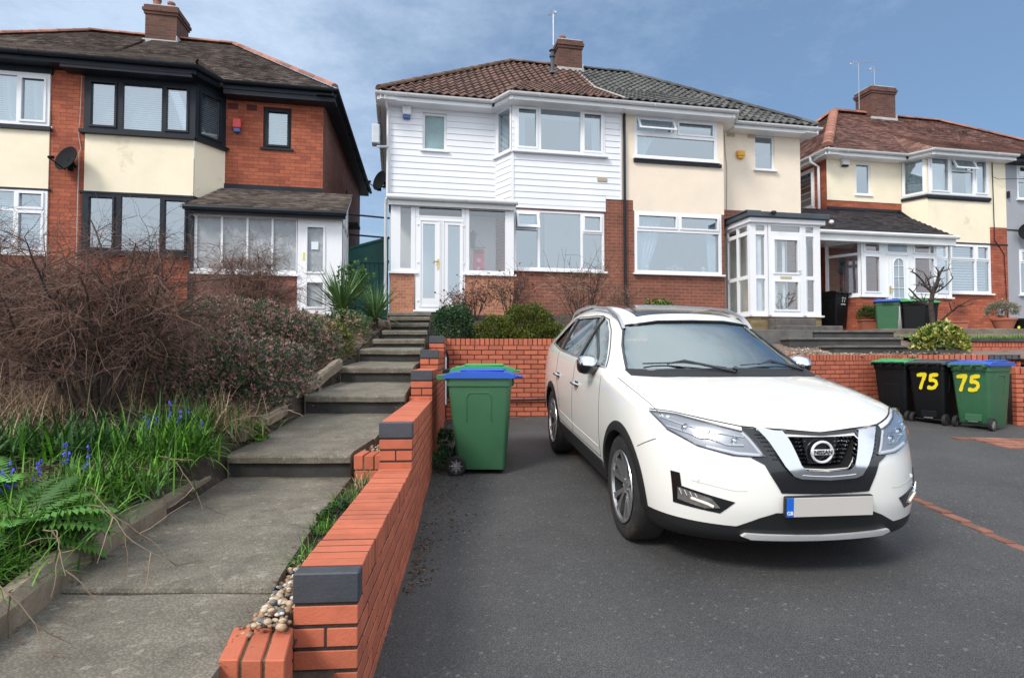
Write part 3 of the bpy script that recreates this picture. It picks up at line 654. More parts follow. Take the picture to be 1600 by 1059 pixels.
PRt = Plane(u1, PV, u1, 0); H.window(PRt, 0, 1.35, 1.03, 3.25, [(.08, .6, 1.12, 3.2, 'f'), (.7, 1.27, 1.12, 3.2, 'f')], parent=porch, d=0, sill=.04, name='right_light', gm=GLASS2)
m = H.mb(); m.box(u0-.05, u1+.1, PV-.08, 0, 3.25, 3.37, .01); H.part(m, 'porch_fascia', UPVC, porch)
m = H.mb(); m.box(u0-.12, u1+.17, PV-.16, 0, 3.37, 3.5, .015); m.box(8.35, 8.75, PV-.1, -.1, 3.5, 3.53); H.part(m, 'porch_roof', GREYF, porch)
m = H.mb(); m.box(9.3, 9.6, PV-.03, PV-.01, 1.92, 1.97); m.mi = 1; m.box(9.83, 9.86, PV-.035, PV-.015, 2.05, 2.2); m.cyl((9.84, PV-.05, 2.12), (9.76, PV-.055, 2.12), .01, n=6); H.part(m, 'door_handle', [M('letter_plate', (.5, .42, .25), .4), UPVC], porch)
m = H.mb(); wall(m, F0, u0, u1, 1.03, 3.2, d=-.02); m.mi = 1; m.quad((u0, PV, 1.04), (u1, PV, 1.04), (u1, 0, 1.04), (u0, 0, 1.04)); H.part(m, 'inner_wall', [M('pale_inner_wall', (.6, .62, .55), .8), WHITEIN], porch)
for lo, a, b in (('side', 9.1, 9.28), ('mid', 9.42, 9.5)):
    m = H.mb(); m.quad((a, PV+.08, 1.1), (b, PV+.08, 1.1), (b, PV+.08, 2.95), (a, PV+.08, 2.95)); H.part(m, 'net_strip', CURT, porch)
m = H.mb(); m.quad((8.66, PV+.08, 1.1), (8.85, PV+.08, 1.1), (8.85, PV+.08, 2.95), (8.66, PV+.08, 2.95)); H.part(m, 'net_strip', CURT, porch)
# steps below the porch
STN = M('weathered_step_stone', (.11, .10, .095), .9, var=.35, vs=4, bs=40, bst=.6, dirt=((.05, .05, .05), 5, .55))
for i, (a, b, v0, v1, w0, w1) in enumerate(((8.95, 10.0, PV-.35, PV, .45, .93), (8.85, 10.4, PV-.75, PV-.35, .3, .74))):
    m = MB(); m.box(a, b, v0, v1, w0, w1, .015); loose(H, m, 'stone_step', STN, ('upper' if i == 0 else 'lower') + ' stone step below the glazed box porch', 'step', group='steps below the glazed porch')
m = MB(); m.box(8.0, 9.4, PV-1.0, PV-.76, .1, .62, .01); loose(H, m, 'garden_wall', M('grey_rendered_block', (.13, .13, .125), .9, var=.3, bst=.5), 'low grey rendered wall beside the porch steps', 'wall')
for (u, v, w, lab) in ((8.35, -.1, 3.1, 'small white camera ball on the brick beside the glazed porch'), (9.0, PV-.2, 3.46, 'small dark camera on the grey porch roof edge'), (u1+.22, PV-.1, 3.33, 'white floodlight at the right end of the grey porch roof')):
    m = MB(); m.lathe([(0, w-.06), (.05, w-.03), (.06, w), (.05, w+.03), (0, w+.05)], 10, o=(u, v-.03, 0)); m.box(u-.03, u+.03, v-.03, v+.05, w+.0, w+.05, .01)
    loose(H, m, 'security_camera', BLK if 'dark' in lab else UPVC, lab, 'camera', smooth=40)
# ------------------------------------------------------------ left pair
def black_win(H, P, a0, a1, w0, w1, lights, **k): return H.window(P, a0, a1, w0, w1, lights, fm=BLK, sillm=BLK, **k)
H = House('semi_detached_house', -2.88, 13.9, A11, .75, -4, 'red brick semi-detached house with black window frames, cream panel and dark mossy roof', 'house', shear=.05)
HL = H; LE = 6.07; UC = -1.53
CLr = Plane(-4.09, -.6, -3.65, 0); PTL = -6.5
m = H.mb(); wall(m, FB, PTL, -6.17, .4, LE); wall(m, FB, -6.17, -4.09, .4, 2.15); wall(m, F0, -3.65, UC, .4, LE, [(-2.84, -2.23, 4.77, 5.72)]); wall(m, CLr, 0, CLr.len, .4, 2.15); H.part(m, 'front_wall', BR_RED)
m = H.mb(); wall(m, FB, -6.17, -4.09, 3.42, 4.66, d=-.02); wall(m, CLr, -.01, CLr.len, 3.42, 4.66, d=-.02); wall(m, FB, -6.17, -4.09, 2.15, 3.42, [(-6.15, -4.1, 2.16, 3.42)]); wall(m, FB, -6.17, -4.09, 4.66, LE, [(-6.15, -4.1, 4.67, LE)]); H.part(m, 'render', CREAM)
shell(H, PTL, UC, .3, LE, BR_LSIDE, left=False, vb=7.6)
bl = blinds(pitch=.045)
def bw3(w0, w1, r): return [(-6.11, -5.58, w0, w1, 's'), (-5.47, -4.73, w0, w1, 'f'), (-4.68, -4.2, w0, w1, 's')]
black_win(H, FB, -6.2, -4.07, 4.7, 5.83, bw3(4.77, 5.75, 0), d=-.03, sill=.1, inside=bl)
black_win(H, CLr, -.0, CLr.len, 4.7, 5.83, [(.08, CLr.len-.1, 4.77, 5.75, 's')], d=-.03, sill=.1, inside=bl)
black_win(H, FB, -6.2, -4.07, 2.15, 3.42, bw3(2.22, 3.35, 0), d=-.03, sill=.1)
black_win(H, CLr, 0, CLr.len, 2.15, 3.42, [(.08, CLr.len-.1, 2.22, 3.35, 's')], d=-.03, sill=.1)
black_win(H, F0, -2.84, -2.23, 4.77, 5.72, [(-2.79, -2.28, 4.82, 5.67, 's')], sill=.04, inside=blinds())
m = H.mb(); m.box(-6.25, -4.05, -.66, -.6, 5.83, 5.95); m.box(-6.25, -4.05, -.72, -.6, 4.62, 4.69); pbox(m, CLr, -.03, CLr.len, -.1, 0, 4.62, 4.69); pbox(m, CLr, 0, CLr.len, -.04, 0, 5.83, 5.95); m.box(-3.65, UC+.0, -.03, 0, 3.74, 3.9)
m.box(-6.25, -4.05, -.64, -.6, 3.39, 3.43); H.part(m, 'black_trim', BLK)
RWL = 8.75
def roofL(H, side):
    global EW
    roof_pair(H, -11.5, UC+.28, PTL, -8.0, -4.5, side, TILE_OLD, RIDGE_RED, .1, .165, 'plain', ew=LE, rw=RWL, vb=8, bay=((-9.2, 0, -.98, 1.3) if side < 0 else (0, -3.95, -.98, 1.3)), seed=31+side, rr_=.1)
roofL(H, 1)
eaves(H, [(PTL+.002, -1.02), (-3.97, -1.02), (-3.6, -.44), (UC+.33, -.44), (UC+.33, 8)], LE, BLK, BLK)
m = H.mb(); m.box(PTL, -4.05, -.95, -.66, 5.84, 5.95); m.box(-3.6, UC+.3, -.36, -.02, 5.8, 5.9); H.part(m, 'soffit', BLK)
chimney(H, -6.68, -5.9, 3.1, 3.9, 7.9, 9.5, BR_SIDE, [(-6.5, 3.35, .1, .3), (-6.15, 3.6, .1, .25), (-6.12, 3.3, .09, .2)], RIDGE_RED)
m = H.mb(); m.box(-3.6, -3.38, -.004, .02, 5.6, 5.74); m.box(-3.2, -2.98, -.004, .02, 5.6, 5.74); H.part(m, 'air_brick', DKRED)
alarm(H, -3.47, -.02, 5.06, .18, .3, ALR, ALB, 'red alarm box on the red brick between bay and small window', .3)
dish(H, -6.4, -.86, 4.02, .27, (-.42, -.85, .3), 'black satellite dish on the brick pillar of the left house')
m = MB(); m.tube([(-6.27, -.63, 4.22), (-6.27, -.63, 1.6)], .012, 6); m.tube([(-6.25, -.62, 5.9), (-6.27, -.62, 4.9), (-6.29, -.62, 4.6), (-6.24, -.62, 4.3), (-6.27, -.63, 4.2)], .007, 5); loose(H, m, 'cable_conduit', M('grey_conduit', (.4, .36, .34), .6), 'thin grey cable conduit on the brick pillar below the black satellite dish', 'conduit')
m = MB(); m.box(-4.75, -4.53, -.62, -.6, 1.25, 1.4); loose(H, m, 'air_brick', M('grey_air_brick', (.2, .2, .2), .8), 'grey air brick low on the red wall under the black framed window', 'air brick')
# lean-to porch of the left house
PV = -1.5; PF = Plane(0, PV); pa, pb = -3.8, -.95
m = H.mb(); wall(m, PF, pa, -1.84, .3, 1.7); wall(m, Plane(pa, 0, pa, PV), 0, 1.5, .3, 1.7); wall(m, Plane(pb, PV, pb, 0), 0, 1.5, .3, 1.5); porch = H.part(m, 'porch', brickmat('dirty_porch_brick', (.26, .09, .06), (.17, .06, .05), (.2, .15, .13), stain=.6))
ls = [(-3.8+.07+i*.478, -3.8+.07+i*.478+.44, 1.77, 2.82, 'f') for i in range(4)]
H.window(PF, pa, -1.84, 1.7, 2.87, ls, gm=OBSC, parent=porch, d=-.01, sill=.06, name='front_light')
H.window(PF, -1.83, pb, .85, 2.87, [(-1.68, -1.28, 1.72, 2.72, 's'), (-1.68, -1.28, 1.0, 1.58, 's')], gm=OBSC, parent=porch, d=-.01, sill=.0, name='porch_door')
m = MB(); m.mi = 0; m.box(-1.56, -1.42, PV-.005, PV+.01, 2.22, 2.38); loose(H, m, 'notice', M('paper', (.7, .8, .85), .7), 'white paper notice stuck inside the glass of the left porch door', 'notice')
m = MB(); m.box(-1.72, -1.68, PV-.022, PV-.01, 2.0, 2.15); loose(H, m, 'sticker', M('yellow_sticker', (.7, .65, .1), .6), 'small yellow sticker at the edge of the left porch door', 'sticker')
PR_ = Plane(pb, PV, pb, 0); H.window(PR_, 0, 1.5, 1.5, 2.87, [(.08, .5, 1.57, 2.8, 'f'), (.56, .98, 1.57, 2.8, 'f'), (1.04, 1.44, 1.57, 2.8, 'f')], parent=porch, d=-.01, sill=.04, name='side_light', gm=GLASS2)
m = H.mb(); m.poly([(pb, PV, 2.87), (pb, 0, 2.87), (pb, 0, 3.68)]); 
for v in (-1.0, -.5): m.box(pb, pb+.02, v-.03, v+.03, 2.87, 2.9+(v+1.5)*.53)
m.prism([(pb+.01, PV-.1, 2.85), (pb+.01, 0, 3.66), (pb+.01, 0, 3.78), (pb+.01, PV-.1, 2.97)], (.06, 0, 0)); H.part(m, 'gable_panel', UPVC, porch)
m = H.mb(); tile_poly(m, [(pa-.12, PV-.22, 2.96), (pb+.1, PV-.22, 2.96), (pb+.1, 0, 3.80), (pa+.12, 0, 3.80)], .1, .165, 'plain', 5); H.part(m, 'porch_roof', TILE_OLD, porch)
m = H.mb(); m.box(pa-.1, pb+.08, PV-.2, PV-.17, 2.83, 2.96); m.tube([(pa-.12, PV-.25, 2.93), (pb+.1, PV-.25, 2.93)], .05, 8); m.box(pa-.1, pb, PV-.17, PV, 2.86, 2.9); H.part(m, 'porch_gutter', BLK, porch)
m = H.mb(); m.box(pa-.04, pa+.02, PV-.05, PV+.01, .5, 2.8); m.tube([(pa-.06, PV-.06, 1.7), (pa-.06, PV-.06, .6)], .02, 8); H.part(m, 'corner_post', UPVC if False else BLK, porch)
# side wall extras
m = H.mb(); m.box(UC+.0, UC+.03, 4.0, 4.5, 4.1, 5.0); m.box(UC, UC+.35, 3.9, 4.6, 3.95, 4.02); H.part(m, 'side_vent', BLK)
aerial(H, -6.7, 3.2, 8.4, 9.95, 'thin aerial rod at the left edge of the left chimney', 2, .2, 1.2)
# far left house
H = House('semi_detached_house', -2.88, 13.9, A11, .75, -8.5, 'red brick semi-detached house with white window frames and cream panel at the left edge', 'house')
HFL = H
m = H.mb(); wall(m, FB, -6.82, PTL-.001, .4, LE); wall(m, FB, -9.0, -6.82, .4, 2.1); wall(m, Plane(-9.44, 0, -9, -.6), 0, .744, .4, LE); wall(m, F0, -11.3, -9.44, .4, LE); H.part(m, 'front_wall', BR_RED)
m = H.mb(); wall(m, FB, -9.0, -6.82, 3.42, 4.66, d=-.02); wall(m, FB, -9.0, -6.82, 2.1, LE, [(-8.98, -6.83, 2.11, 3.42), (-8.98, -6.83, 4.67, LE)]); H.part(m, 'render', CREAM)
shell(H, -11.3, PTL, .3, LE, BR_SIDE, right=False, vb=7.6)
H.window(FB, -9.0, -6.82, 4.72, 5.8, [(-8.9, -8.3, 4.78, 5.72, 's'), (-8.2, -7.42, 4.78, 5.72, 'f'), (-7.37, -6.88, 4.78, 5.72, 's')], d=-.03, sill=.02, inside=both(bl, curtains('r', .4, gather=.1)))
H.window(FB, -9.0, -6.82, 2.1, 3.42, [(-8.9, -8.3, 2.16, 3.35, 's'), (-8.2, -7.42, 3.0, 3.35, 'f'), (-8.2, -7.42, 2.16, 2.95, 'f'), (-7.37, -6.88, 3.0, 3.36, 's'), (-7.37, -6.88, 2.16, 2.96, 's')], d=-.03, sill=.06, inside=bl)
m = H.mb(); m.box(-9.05, -6.78, -.68, -.6, 4.62, 4.7); m.box(-9.05, -6.78, -.66, -.6, 5.8, 5.92); m.box(-9.02, -6.78, -.64, -.6, 3.39, 3.43); H.part(m, 'black_trim', BLK)
roofL(H, -1)
eaves(H, [(-11.8, 8), (-11.8, -.44), (-9.6, -.44), (-9.2, -1.02), (PTL-.002, -1.02)], LE, BLK, BLK)
# ------------------------------------------------------------ right pair
RX, RY = 8.9, 17.2; RE = 6.0
H = House('semi_detached_house', RX, RY, A11, .65, 3, 'cream and red brick semi-detached house on the right with reddish tile roof and lean-to porch', 'house')
HR = H; RP = 6.0; CR_ = Plane(2.9, 0, 3.2, -.6)
m = H.mb(); wall(m, F0, .33, 2.9, 4.62, RE, [(1.3, 1.82, 4.83, 5.78)], d=-.02); wall(m, CR_, 0, CR_.len, 3.3, RE, [(.1, .58, 4.88, 5.88)]); wall(m, FB, 3.2, 5.38, 3.38, 4.75); wall(m, FB, 3.2, RP, 4.75, RE, [(3.25, 5.36, 4.8, 5.95)]); wall(m, FB, 5.38, RP, 3.9, 4.75); H.part(m, 'render', CREAM)
m = H.mb(); wall(m, F0, .33, 2.9, .3, 4.62); wall(m, F0, .33, .4, 4.62, RE, d=-.005); wall(m, CR_, 0, CR_.len, .3, 3.3); wall(m, FB, 3.2, 5.38, .3, 3.38, [(3.22, 5.38, 1.9, 3.38)]); wall(m, FB, 5.38, RP, .3, 3.9); H.part(m, 'front_wall', BR_RED)
shell(H, .33, RP, .3, RE, BR_RED, right=False, holes_l=((.5, 2.4, 4.5, 5.75),))
Ls = Plane(.33, 7, .33, 0)
H.window(Ls, 4.6, 6.5, 4.5, 5.75, [(4.68, 5.5, 5.35, 5.68, 's'), (4.68, 5.5, 4.57, 5.3, 'f'), (5.56, 6.42, 4.57, 5.68, 's')], d=.0, sill=.05, inside=blinds(pitch=.2))
H.window(F0, 1.3, 1.82, 4.83, 5.78, [(1.35, 1.77, 4.88, 5.73, 'f')], sill=.06, d=.0)
l5 = [(3.3, 3.95, 4.86, 5.88, 's'), (4.05, 4.8, 5.55, 5.88, 'o'), (4.05, 4.8, 4.86, 5.5, 'f'), (4.87, 5.3, 4.86, 5.88, 's')]
H.window(FB, 3.22, 5.38, 4.8, 5.95, l5, d=-.02, sill=.02, inside=curtains('lr', .3, gather=.05))
H.window(CR_, .03, CR_.len-.02, 4.82, 5.93, [(.1, .56, 4.88, 5.86, 'f')], d=-.02, sill=.02, inside=curtains('l', .9, gather=0))
H.window(FB, 3.22, 5.38, 1.9, 3.38, [(3.28, 3.85, 2.9, 3.32, 's'), (3.28, 3.85, 1.97, 2.85, 'f'), (3.95, 4.8, 2.9, 3.32, 's'), (3.95, 4.8, 1.97, 2.85, 'f'), (4.87, 5.32, 2.9, 3.32, 's'), (4.87, 5.32, 1.97, 2.85, 'f')], d=0, sill=.08, inside=blinds(pitch=.08))
m = H.mb(); m.box(3.15, 5.4, -.66, -.6, 4.68, 4.76); pbox(m, CR_, 0, CR_.len, -.05, 0, 4.68, 4.76)
for i in range(34): m.box(3.2+i*.0645, 3.2+i*.0645+.04, -.645, -.6, 4.64, 4.68)
m.box(3.2, RP, -.62, -.6, 3.36, 3.4); H.part(m, 'scalloped_band', BLK)
roof_pair(H, .08, 0, RP, 3.45, 0, -1, TILE_RED, RIDGE_RED, .1, .165, 'plain', ew=RE, rw=8.85, bay=(3.08, 0, -.96, 1.3), seed=41, rr_=.15)
eaves(H, [(.03, 7.4), (.03, -.42), (2.74, -.42), (3.06, -1.0), (RP, -1.0)], RE, UPVC, GUTW)
m = H.mb(); m.tube([(.0, .25, 5.95), (.02, .25, 5.8), (.24, .2, 5.65), (.24, .2, 4.3)], .04, 10); H.part(m, 'downpipe', GUTW, smooth=40)
chimney(H, 4.72, 5.72, 3.05, 3.8, 8.0, 9.78, BR_SIDE, [(4.95, 3.3, .1, .12), (5.4, 3.4, .09, .1)], LEAD)
aerial(H, 4.25, 3.1, 8.9, 10.6, 'tall tv aerial left of the right chimney', 9, 1.1, .3, .2)
aerial(H, 5.0, 3.2, 9.8, 10.5, 'shorter tv aerial above the right chimney', 6, .6, .3, .1)
alarm(H, .8, -.02, 5.62, .24, .3, ALW, BLK, 'white alarm box under the eaves of the right house', .15)
m = H.mb(); m.tube([(5.5, -.62, 5.9), (5.52, -.62, 3.5), (5.7, -.62, 3.3), (5.85, -.62, 3.1), (5.92, -.62, 1.2)], .012, 5); H.part(m, 'cable', BLK)
m = MB(); m.box(5.55, 5.75, -.68, -.6, 1.25, 1.5, .01); loose(H, m, 'meter_box', M('grey_box', (.35, .38, .42), .5), 'small grey meter box on the red brick beside the potted lavender', 'box')
# lean-to porch on the right house
PV = -1.3; PF = Plane(0, PV); pa, pb = .3, 3.0
m = H.mb(); tile_poly(m, [(-1.4, PV-.25, 3.32), (pb+.1, PV-.25, 3.32), (2.75, 0, 4.34), (-1.4, 0, 4.34)], .1, .165, 'plain', 8); tile_poly(m, [(pb+.1, PV-.25, 3.32), (pb+.35, -.6, 3.45), (2.75, 0, 4.34)], .1, .165, 'plain', 9)
q = H.mb(); wall(q, PF, pa, 1.05, .3, 1.68); wall(q, Plane(-.15, -.5, pa, PV), 0, .92, .3, 1.68); porch = H.part(q, 'porch', BR_RED); q = H.mb(); wall(q, PF, 1.85, 3.2, .3, 1.68); H.part(q, 'dwarf_wall', BR_RED, porch)
H.part(m, 'porch_roof', TILE_DRK, porch)
m = H.mb(); m.tube([(-1.4, PV-.3, 3.3), (pb+.15, PV-.3, 3.3)], .055, 8); m.box(-1.4, pb+.1, PV-.26, PV-.02, 3.08, 3.26); H.part(m, 'porch_gutter', GUTW, porch, smooth=40)
m = H.mb(); m.tube([(2.75, -.03, 4.4), (3.18, -.7, 3.6)], .04, 6); m.box(.33, 2.85, -.05, -.02, 4.34, 4.42); H.part(m, 'porch_flashing', BLK, porch)
m = H.mb(); m.box(-1.4, pb, PV, -.02, 3.2, 3.24); H.part(m, 'porch_ceiling', UPVC, porch)
cl = Plane(-.15, -.5, pa, PV)
H.window(cl, 0, cl.len, 1.68, 3.2, [(.08, cl.len-.08, 2.85, 3.12, 'f'), (.08, cl.len-.08, 1.75, 2.78, 'f')], parent=porch, d=-.01, sill=.03, name='angled_light', gm=GLASS2)
H.window(PF, pa, 1.05, 1.68, 3.2, [(pa+.08, .9, 2.85, 3.12, 's'), (pa+.08, .9, 1.75, 2.78, 's')], parent=porch, d=-.01, sill=.05, name='front_light', gm=GLASS2)
H.window(PF, 1.85, 3.2, 1.68, 3.2, [(1.95, 2.65, 2.85, 3.12, 's'), (1.95, 2.65, 1.75, 2.78, 's'), (2.72, 3.15, 1.75, 3.12, 'f')], parent=porch, d=-.01, sill=.05, name='front_light', gm=GLASS2)
m = H.mb(); arch = [(1.29+.17-.17*math.cos(math.pi*i/12), 2.55+.17*math.sin(math.pi*i/12)) for i in range(13)]
pbox(m, PF, 1.05, 1.85, -.01, .04, .78, 3.2)
for a, b in ((1.1, 1.14), (1.76, 1.8)): pbox(m, PF, a, b, -.03, -.01, .85, 2.82)
pbox(m, PF, 1.1, 1.8, -.03, -.01, 2.8, 2.84)
pts = [PF(a, -.03, w) for a, w in [(1.28, 1.62)] + arch + [(1.64, 1.62)]]; m.tube(pts + [pts[0]], .018, 6)
m.mi = 1; m.poly([PF(a, -.02, w) for a, w in [(1.28, 1.62)] + [(x-.01, y) for x, y in arch] + [(1.63, 1.62)]][::-1]); pbox(m, PF, 1.15, 1.75, -.018, -.012, 2.9, 3.12)
m.mi = 0
for w in (1.9, 2.2, 2.5): m.cyl(PF(1.29, -.03, w), PF(1.62, -.03, w), .008, n=5)
m.cyl(PF(1.455, -.03, 1.62), PF(1.455, -.03, 2.7), .008, n=5); H.part(m, 'porch_door', [UPVC, GLASS2 if False else M('door_glass', (.3, .36, .42), .1, bst=0)], porch)
m = H.mb(); pbox(m, PF, 1.17, 1.2, -.05, -.03, 1.75, 1.95); m.cyl(PF(1.18, -.06, 1.87), PF(1.26, -.06, 1.87), .01, n=6); H.part(m, 'door_handle', BRASS, porch)
m = H.mb(); wall(m, F0, -1.4, .33, .3, 4.3, [(-.75, -.1, 1.75, 2.75)], d=.3); H.part(m, 'recess_wall', BR_RED, porch)
P3 = Plane(0, .3); H.window(P3, -.75, -.1, 1.75, 2.75, [(-.7, -.15, 2.4, 2.7, 's'), (-.7, -.15, 1.8, 2.35, 's')], parent=porch, d=.03, sill=.06, name='recess_window')
m = H.mb(); m.box(-1.4, -1.3, PV+.05, PV+.15, .5, 3.2); m.lathe([(0, 3.08), (.06, 3.1), (.07, 3.2), (0, 3.2)], 10, o=(-.45, PV+.25, 0)); H.part(m, 'post', UPVC, porch)
# ornament silhouettes behind the angled light
def silhouette(H, cx, w, k, label, name):
    m = MB(); c, s = cl.c, cl.n
    pr = [(0, 0), (.09, 0), (.07, .05), (.1, .12), (.06, .2), (.1, .27), (.11, .34), (.06, .4), (-.02, .42), (-.06, .36), (-.03, .3), (-.06, .2), (-.09, .1), (-.06, .04)]
    m.prism([cl(cx+a*k, .1, w+b*k) for a, b in pr], (0, .02, 0)); loose(H, m, name, BLK, label, 'figurine')
silhouette(H, .4, 2.3, 1.15, 'black upright figurine silhouette in the angled window of the right porch', 'figurine')
silhouette(H, .38, 1.74, .5, 'small black figurine low in the angled window of the right porch', 'figurine')
# grey house at the right edge
H = House('semi_detached_house', RX, RY, A11, .65, 8.5, 'grey rendered semi-detached house at the right edge of the photo', 'house')
HG = H
m = H.mb(); wall(m, FB, RP+.001, 8.8, .3, RE, [(6.42, 8.5, 4.8, 5.9), (6.42, 8.5, 1.9, 3.3)]); wall(m, Plane(8.8, -.6, 9.1, 0), 0, .67, .3, RE); wall(m, F0, 9.1, 11.67, .3, RE); H.part(m, 'front_wall', GREYR)
shell(H, RP, 11.67, .3, RE, GREYR, left=False)
H.window(FB, 6.42, 8.5, 4.8, 5.9, [(6.5, 7.1, 5.5, 5.83, 's'), (6.5, 7.1, 4.86, 5.45, 'f'), (7.15, 8.42, 4.86, 5.83, 'f')], sill=.08, d=.02)
H.window(FB, 6.42, 8.5, 1.9, 3.3, [(6.5, 7.1, 2.9, 3.23, 's'), (6.5, 7.1, 1.97, 2.85, 'f'), (7.15, 8.42, 1.97, 3.23, 'f')], sill=.08, d=.02)
roof_pair(H, 0, 11.9, RP, 0, 8.0, 1, TILE_RED, RIDGE_RED, .1, .165, 'plain', ew=RE, rw=8.85, bay=(0, 8.9, -.96, 1.3), seed=43, rr_=.1)
eaves(H, [(RP+.002, -1.0), (8.95, -1.0), (9.3, -.42), (11.95, -.42), (11.95, 7.4)], RE, BLK, BLK)
m = H.mb(); m.box(RP+.02, RP+.06, -.68, -.6, 4.8, 5.0); m.box(RP, RP+.5, -.62, -.6, 3.83, 3.86); H.part(m, 'trim', BLK)
dish(H, 6.45, -.95, 3.75, .3, (-.7, -.65, .2), 'dark satellite dish on the grey rendered house')
m = MB(); m.tube([HR.world(5.5, -.65, 5.4), HR.world(5.6, -.72, 5.32), HR.world(7.5, -.8, 5.45), HR.world(9.5, -.9, 5.7)], .008, 5); tag(m.build('overhead_cable', BLK, world=True), 'thin cable looping from the right house across the grey house', 'cable')
# ------------------------------------------------------------ between the left and centre houses
GRN = M('dark_green_paint', (.018, .17, .15), .45, var=.25, vs=2, bst=.1)
m = HC.mb(); gb, gt = .5, 2.85
v = 1.4; a0, a1 = -1.1, -.05
for i in range(9):
    w = (a1-a0)/9; x = a0+i*w; m.box(x+.004, x+w-.004, v, v+.03, gb, gt-.35, .006)
pts = [(a0, v+.01, gt-.35), (a1, v+.01, gt-.35), (a1, v+.01, gt+.22), (a0, v+.01, gt-.12)]
m.prism(pts, (0, .02, 0))
m.box(a0, a1, v+.026, v+.04, gb, gt-.33)
g = loose(HC, m, 'side_gate', GRN, 'dark green boarded side gate between the left house and the white clad house', 'gate')
m = MB(); m.box(a0-.02, a1+.02, v-.03, v, gt-.42, gt-.34); m.prism([(a0-.02, v-.03, gt-.12), (a1+.02, v-.03, gt+.22), (a1+.02, v-.03, gt+.28), (a0-.02, v-.03, gt-.06)], (0, .06, 0)); 
T = Matrix.Translation(HC.world(0, 0, 0)) @ Matrix.Rotation(HC.a, 4, 'Z'); m.v = [tuple(T @ Vector(p) - g.location) for p in m.v]; m.build('gate_rail', GRN, g)
m = MB(); m.cyl((a1-.12, v-.03, 1.95), (a1-.02, v-.03, 1.95), .012, n=6); m.v = [tuple(T @ Vector(p) - g.location) for p in m.v]; m.build('latch', ALU, g)
for w, lab, d in ((3.42, 'upper of the two black pipes spanning the gap above the green gate', 0), (2.95, 'lower of the two black pipes spanning the gap above the green gate', .1)):
    m = MB(); A = HL.world(-1.5, .6+d, w+.08); B = HC.world(.0, .6+d, w); m.tube([A, B], .022, 8); tag(m.build('pipe', BLK, world=True), lab, 'pipe', 'pipes over the green gate')
# faint overhead wires, top left
m = MB()
A, B = Vector((-14, 10.5, 9.9)), Vector((-3.5, 14.5, 9.3))
m.tube([A.lerp(B, i/12)-Vector((0, 0, .35*math.sin(math.pi*i/12))) for i in range(13)], .006, 5); tag(m.build('overhead_wire', M('grey_wire', (.3, .33, .38), .6, bst=0), world=True), 'thin grey overhead wire in the sky above the left roof', 'wire')
# ------------------------------------------------------------ ground materials
def tarmac():
    m, N, L, b = nodes('worn_tarmac'); tc = N.new('ShaderNodeTexCoord').outputs['Object']
    c = ramp(N, L, tnoise(N, L, tc, .9, 8, .65), [(.3, (.053, .054, .057)), (.7, (.09, .09, .091))])
    v = N.new('ShaderNodeTexVoronoi'); v.inputs['Scale'].default_value = 150; L.new(tc, v.inputs[0])
    c = mixc(N, L, 1., c, ramp(N, L, v.outputs['Distance'], [(.1, 1.7), (.55, .6)]), 'MULTIPLY')
    v2 = N.new('ShaderNodeTexVoronoi'); v2.inputs['Scale'].default_value = 70; L.new(tc, v2.inputs[0])
    c = mixc(N, L, ramp(N, L, v2.outputs['Color'], [(.86, 0.), (.93, .7)]), c, (.16, .16, .155))
    c = mixc(N, L, ramp(N, L, tnoise(N, L, tc, 2.3, 9, .75), [(.6, 0.), (.72, .5)]), c, (.085, .075, .06))
    L.new(c, b.inputs['Base Color']); b.inputs['Roughness'].default_value = .75
    bump(N, L, b, v.outputs['Distance'], .5, .006); return m
TARMAC = tarmac()
def concrete():
    m, N, L, b = nodes('lichened_concrete'); tc = N.new('ShaderNodeTexCoord').outputs['Object']
    c = ramp(N, L, tnoise(N, L, tc, 2.0, 9, .7), [(.3, (.10, .088, .068)), (.7, (.25, .225, .18))])
    v = N.new('ShaderNodeTexVoronoi'); v.inputs['Scale'].default_value = 95; L.new(tc, v.inputs[0])
    c = mixc(N, L, 1., c, ramp(N, L, v.outputs['Distance'], [(.1, 1.2), (.6, .72)]), 'MULTIPLY')
    v2 = N.new('ShaderNodeTexVoronoi'); v2.inputs['Scale'].default_value = 48; L.new(tc, v2.inputs[0])
    c = mixc(N, L, ramp(N, L, v2.outputs['Color'], [(.84, 0.), (.94, .6)]), c, (.3, .27, .22))
    c = mixc(N, L, ramp(N, L, tnoise(N, L, tc, 9, 6, .7), [(.62, 0.), (.7, .6)]), c, (.3, .29, .26))
    c = mixc(N, L, ramp(N, L, tnoise(N, L, tc, 3.1, 7, .7), [(.64, 0.), (.74, .55)]), c, (.22, .17, .06))
    c = mixc(N, L, ramp(N, L, tnoise(N, L, tc, 1.6, 9, .8), [(.54, 0.), (.68, .8)]), c, (.045, .042, .032))
    L.new(c, b.inputs['Base Color']); b.inputs['Roughness'].default_value = .9
    bump(N, L, b, v.outputs['Distance'], .4, .006); return m
CONC = concrete()
SOIL = M('garden_soil', (.05, .037, .028), .95, var=.5, vs=6, bs=50, bst=1, dirt=((.11, .09, .065), 12, .55))
GRAVEL = M('pinkish_gravel', (.2, .14, .12), .95, var=.35, vs=25, bs=90, bst=1, dirt=((.07, .055, .045), 5, .5))
GRASSG = M('lawn_ground', (.045, .08, .015), .95, var=.3, vs=6, bs=80, bst=1)
FARG = M('far_ground', (.07, .075, .07), .95, var=.2, vs=1)
BRK = M('engineering_brick', (.47, .125, .065), .8, var=.12, vs=9, bs=80, bst=.25, attr='soft', dirt=((.30, .07, .045), 4, .6))
BRKB = M('blue_brick', (.05, .056, .068), .55, var=.2, vs=8, bs=80, bst=.2)
MORT = M('dark_mortar', (.032, .026, .024), .95, var=.35, vs=14, bs=60, bst=.7, dirt=((.30, .27, .25), 5, .66))
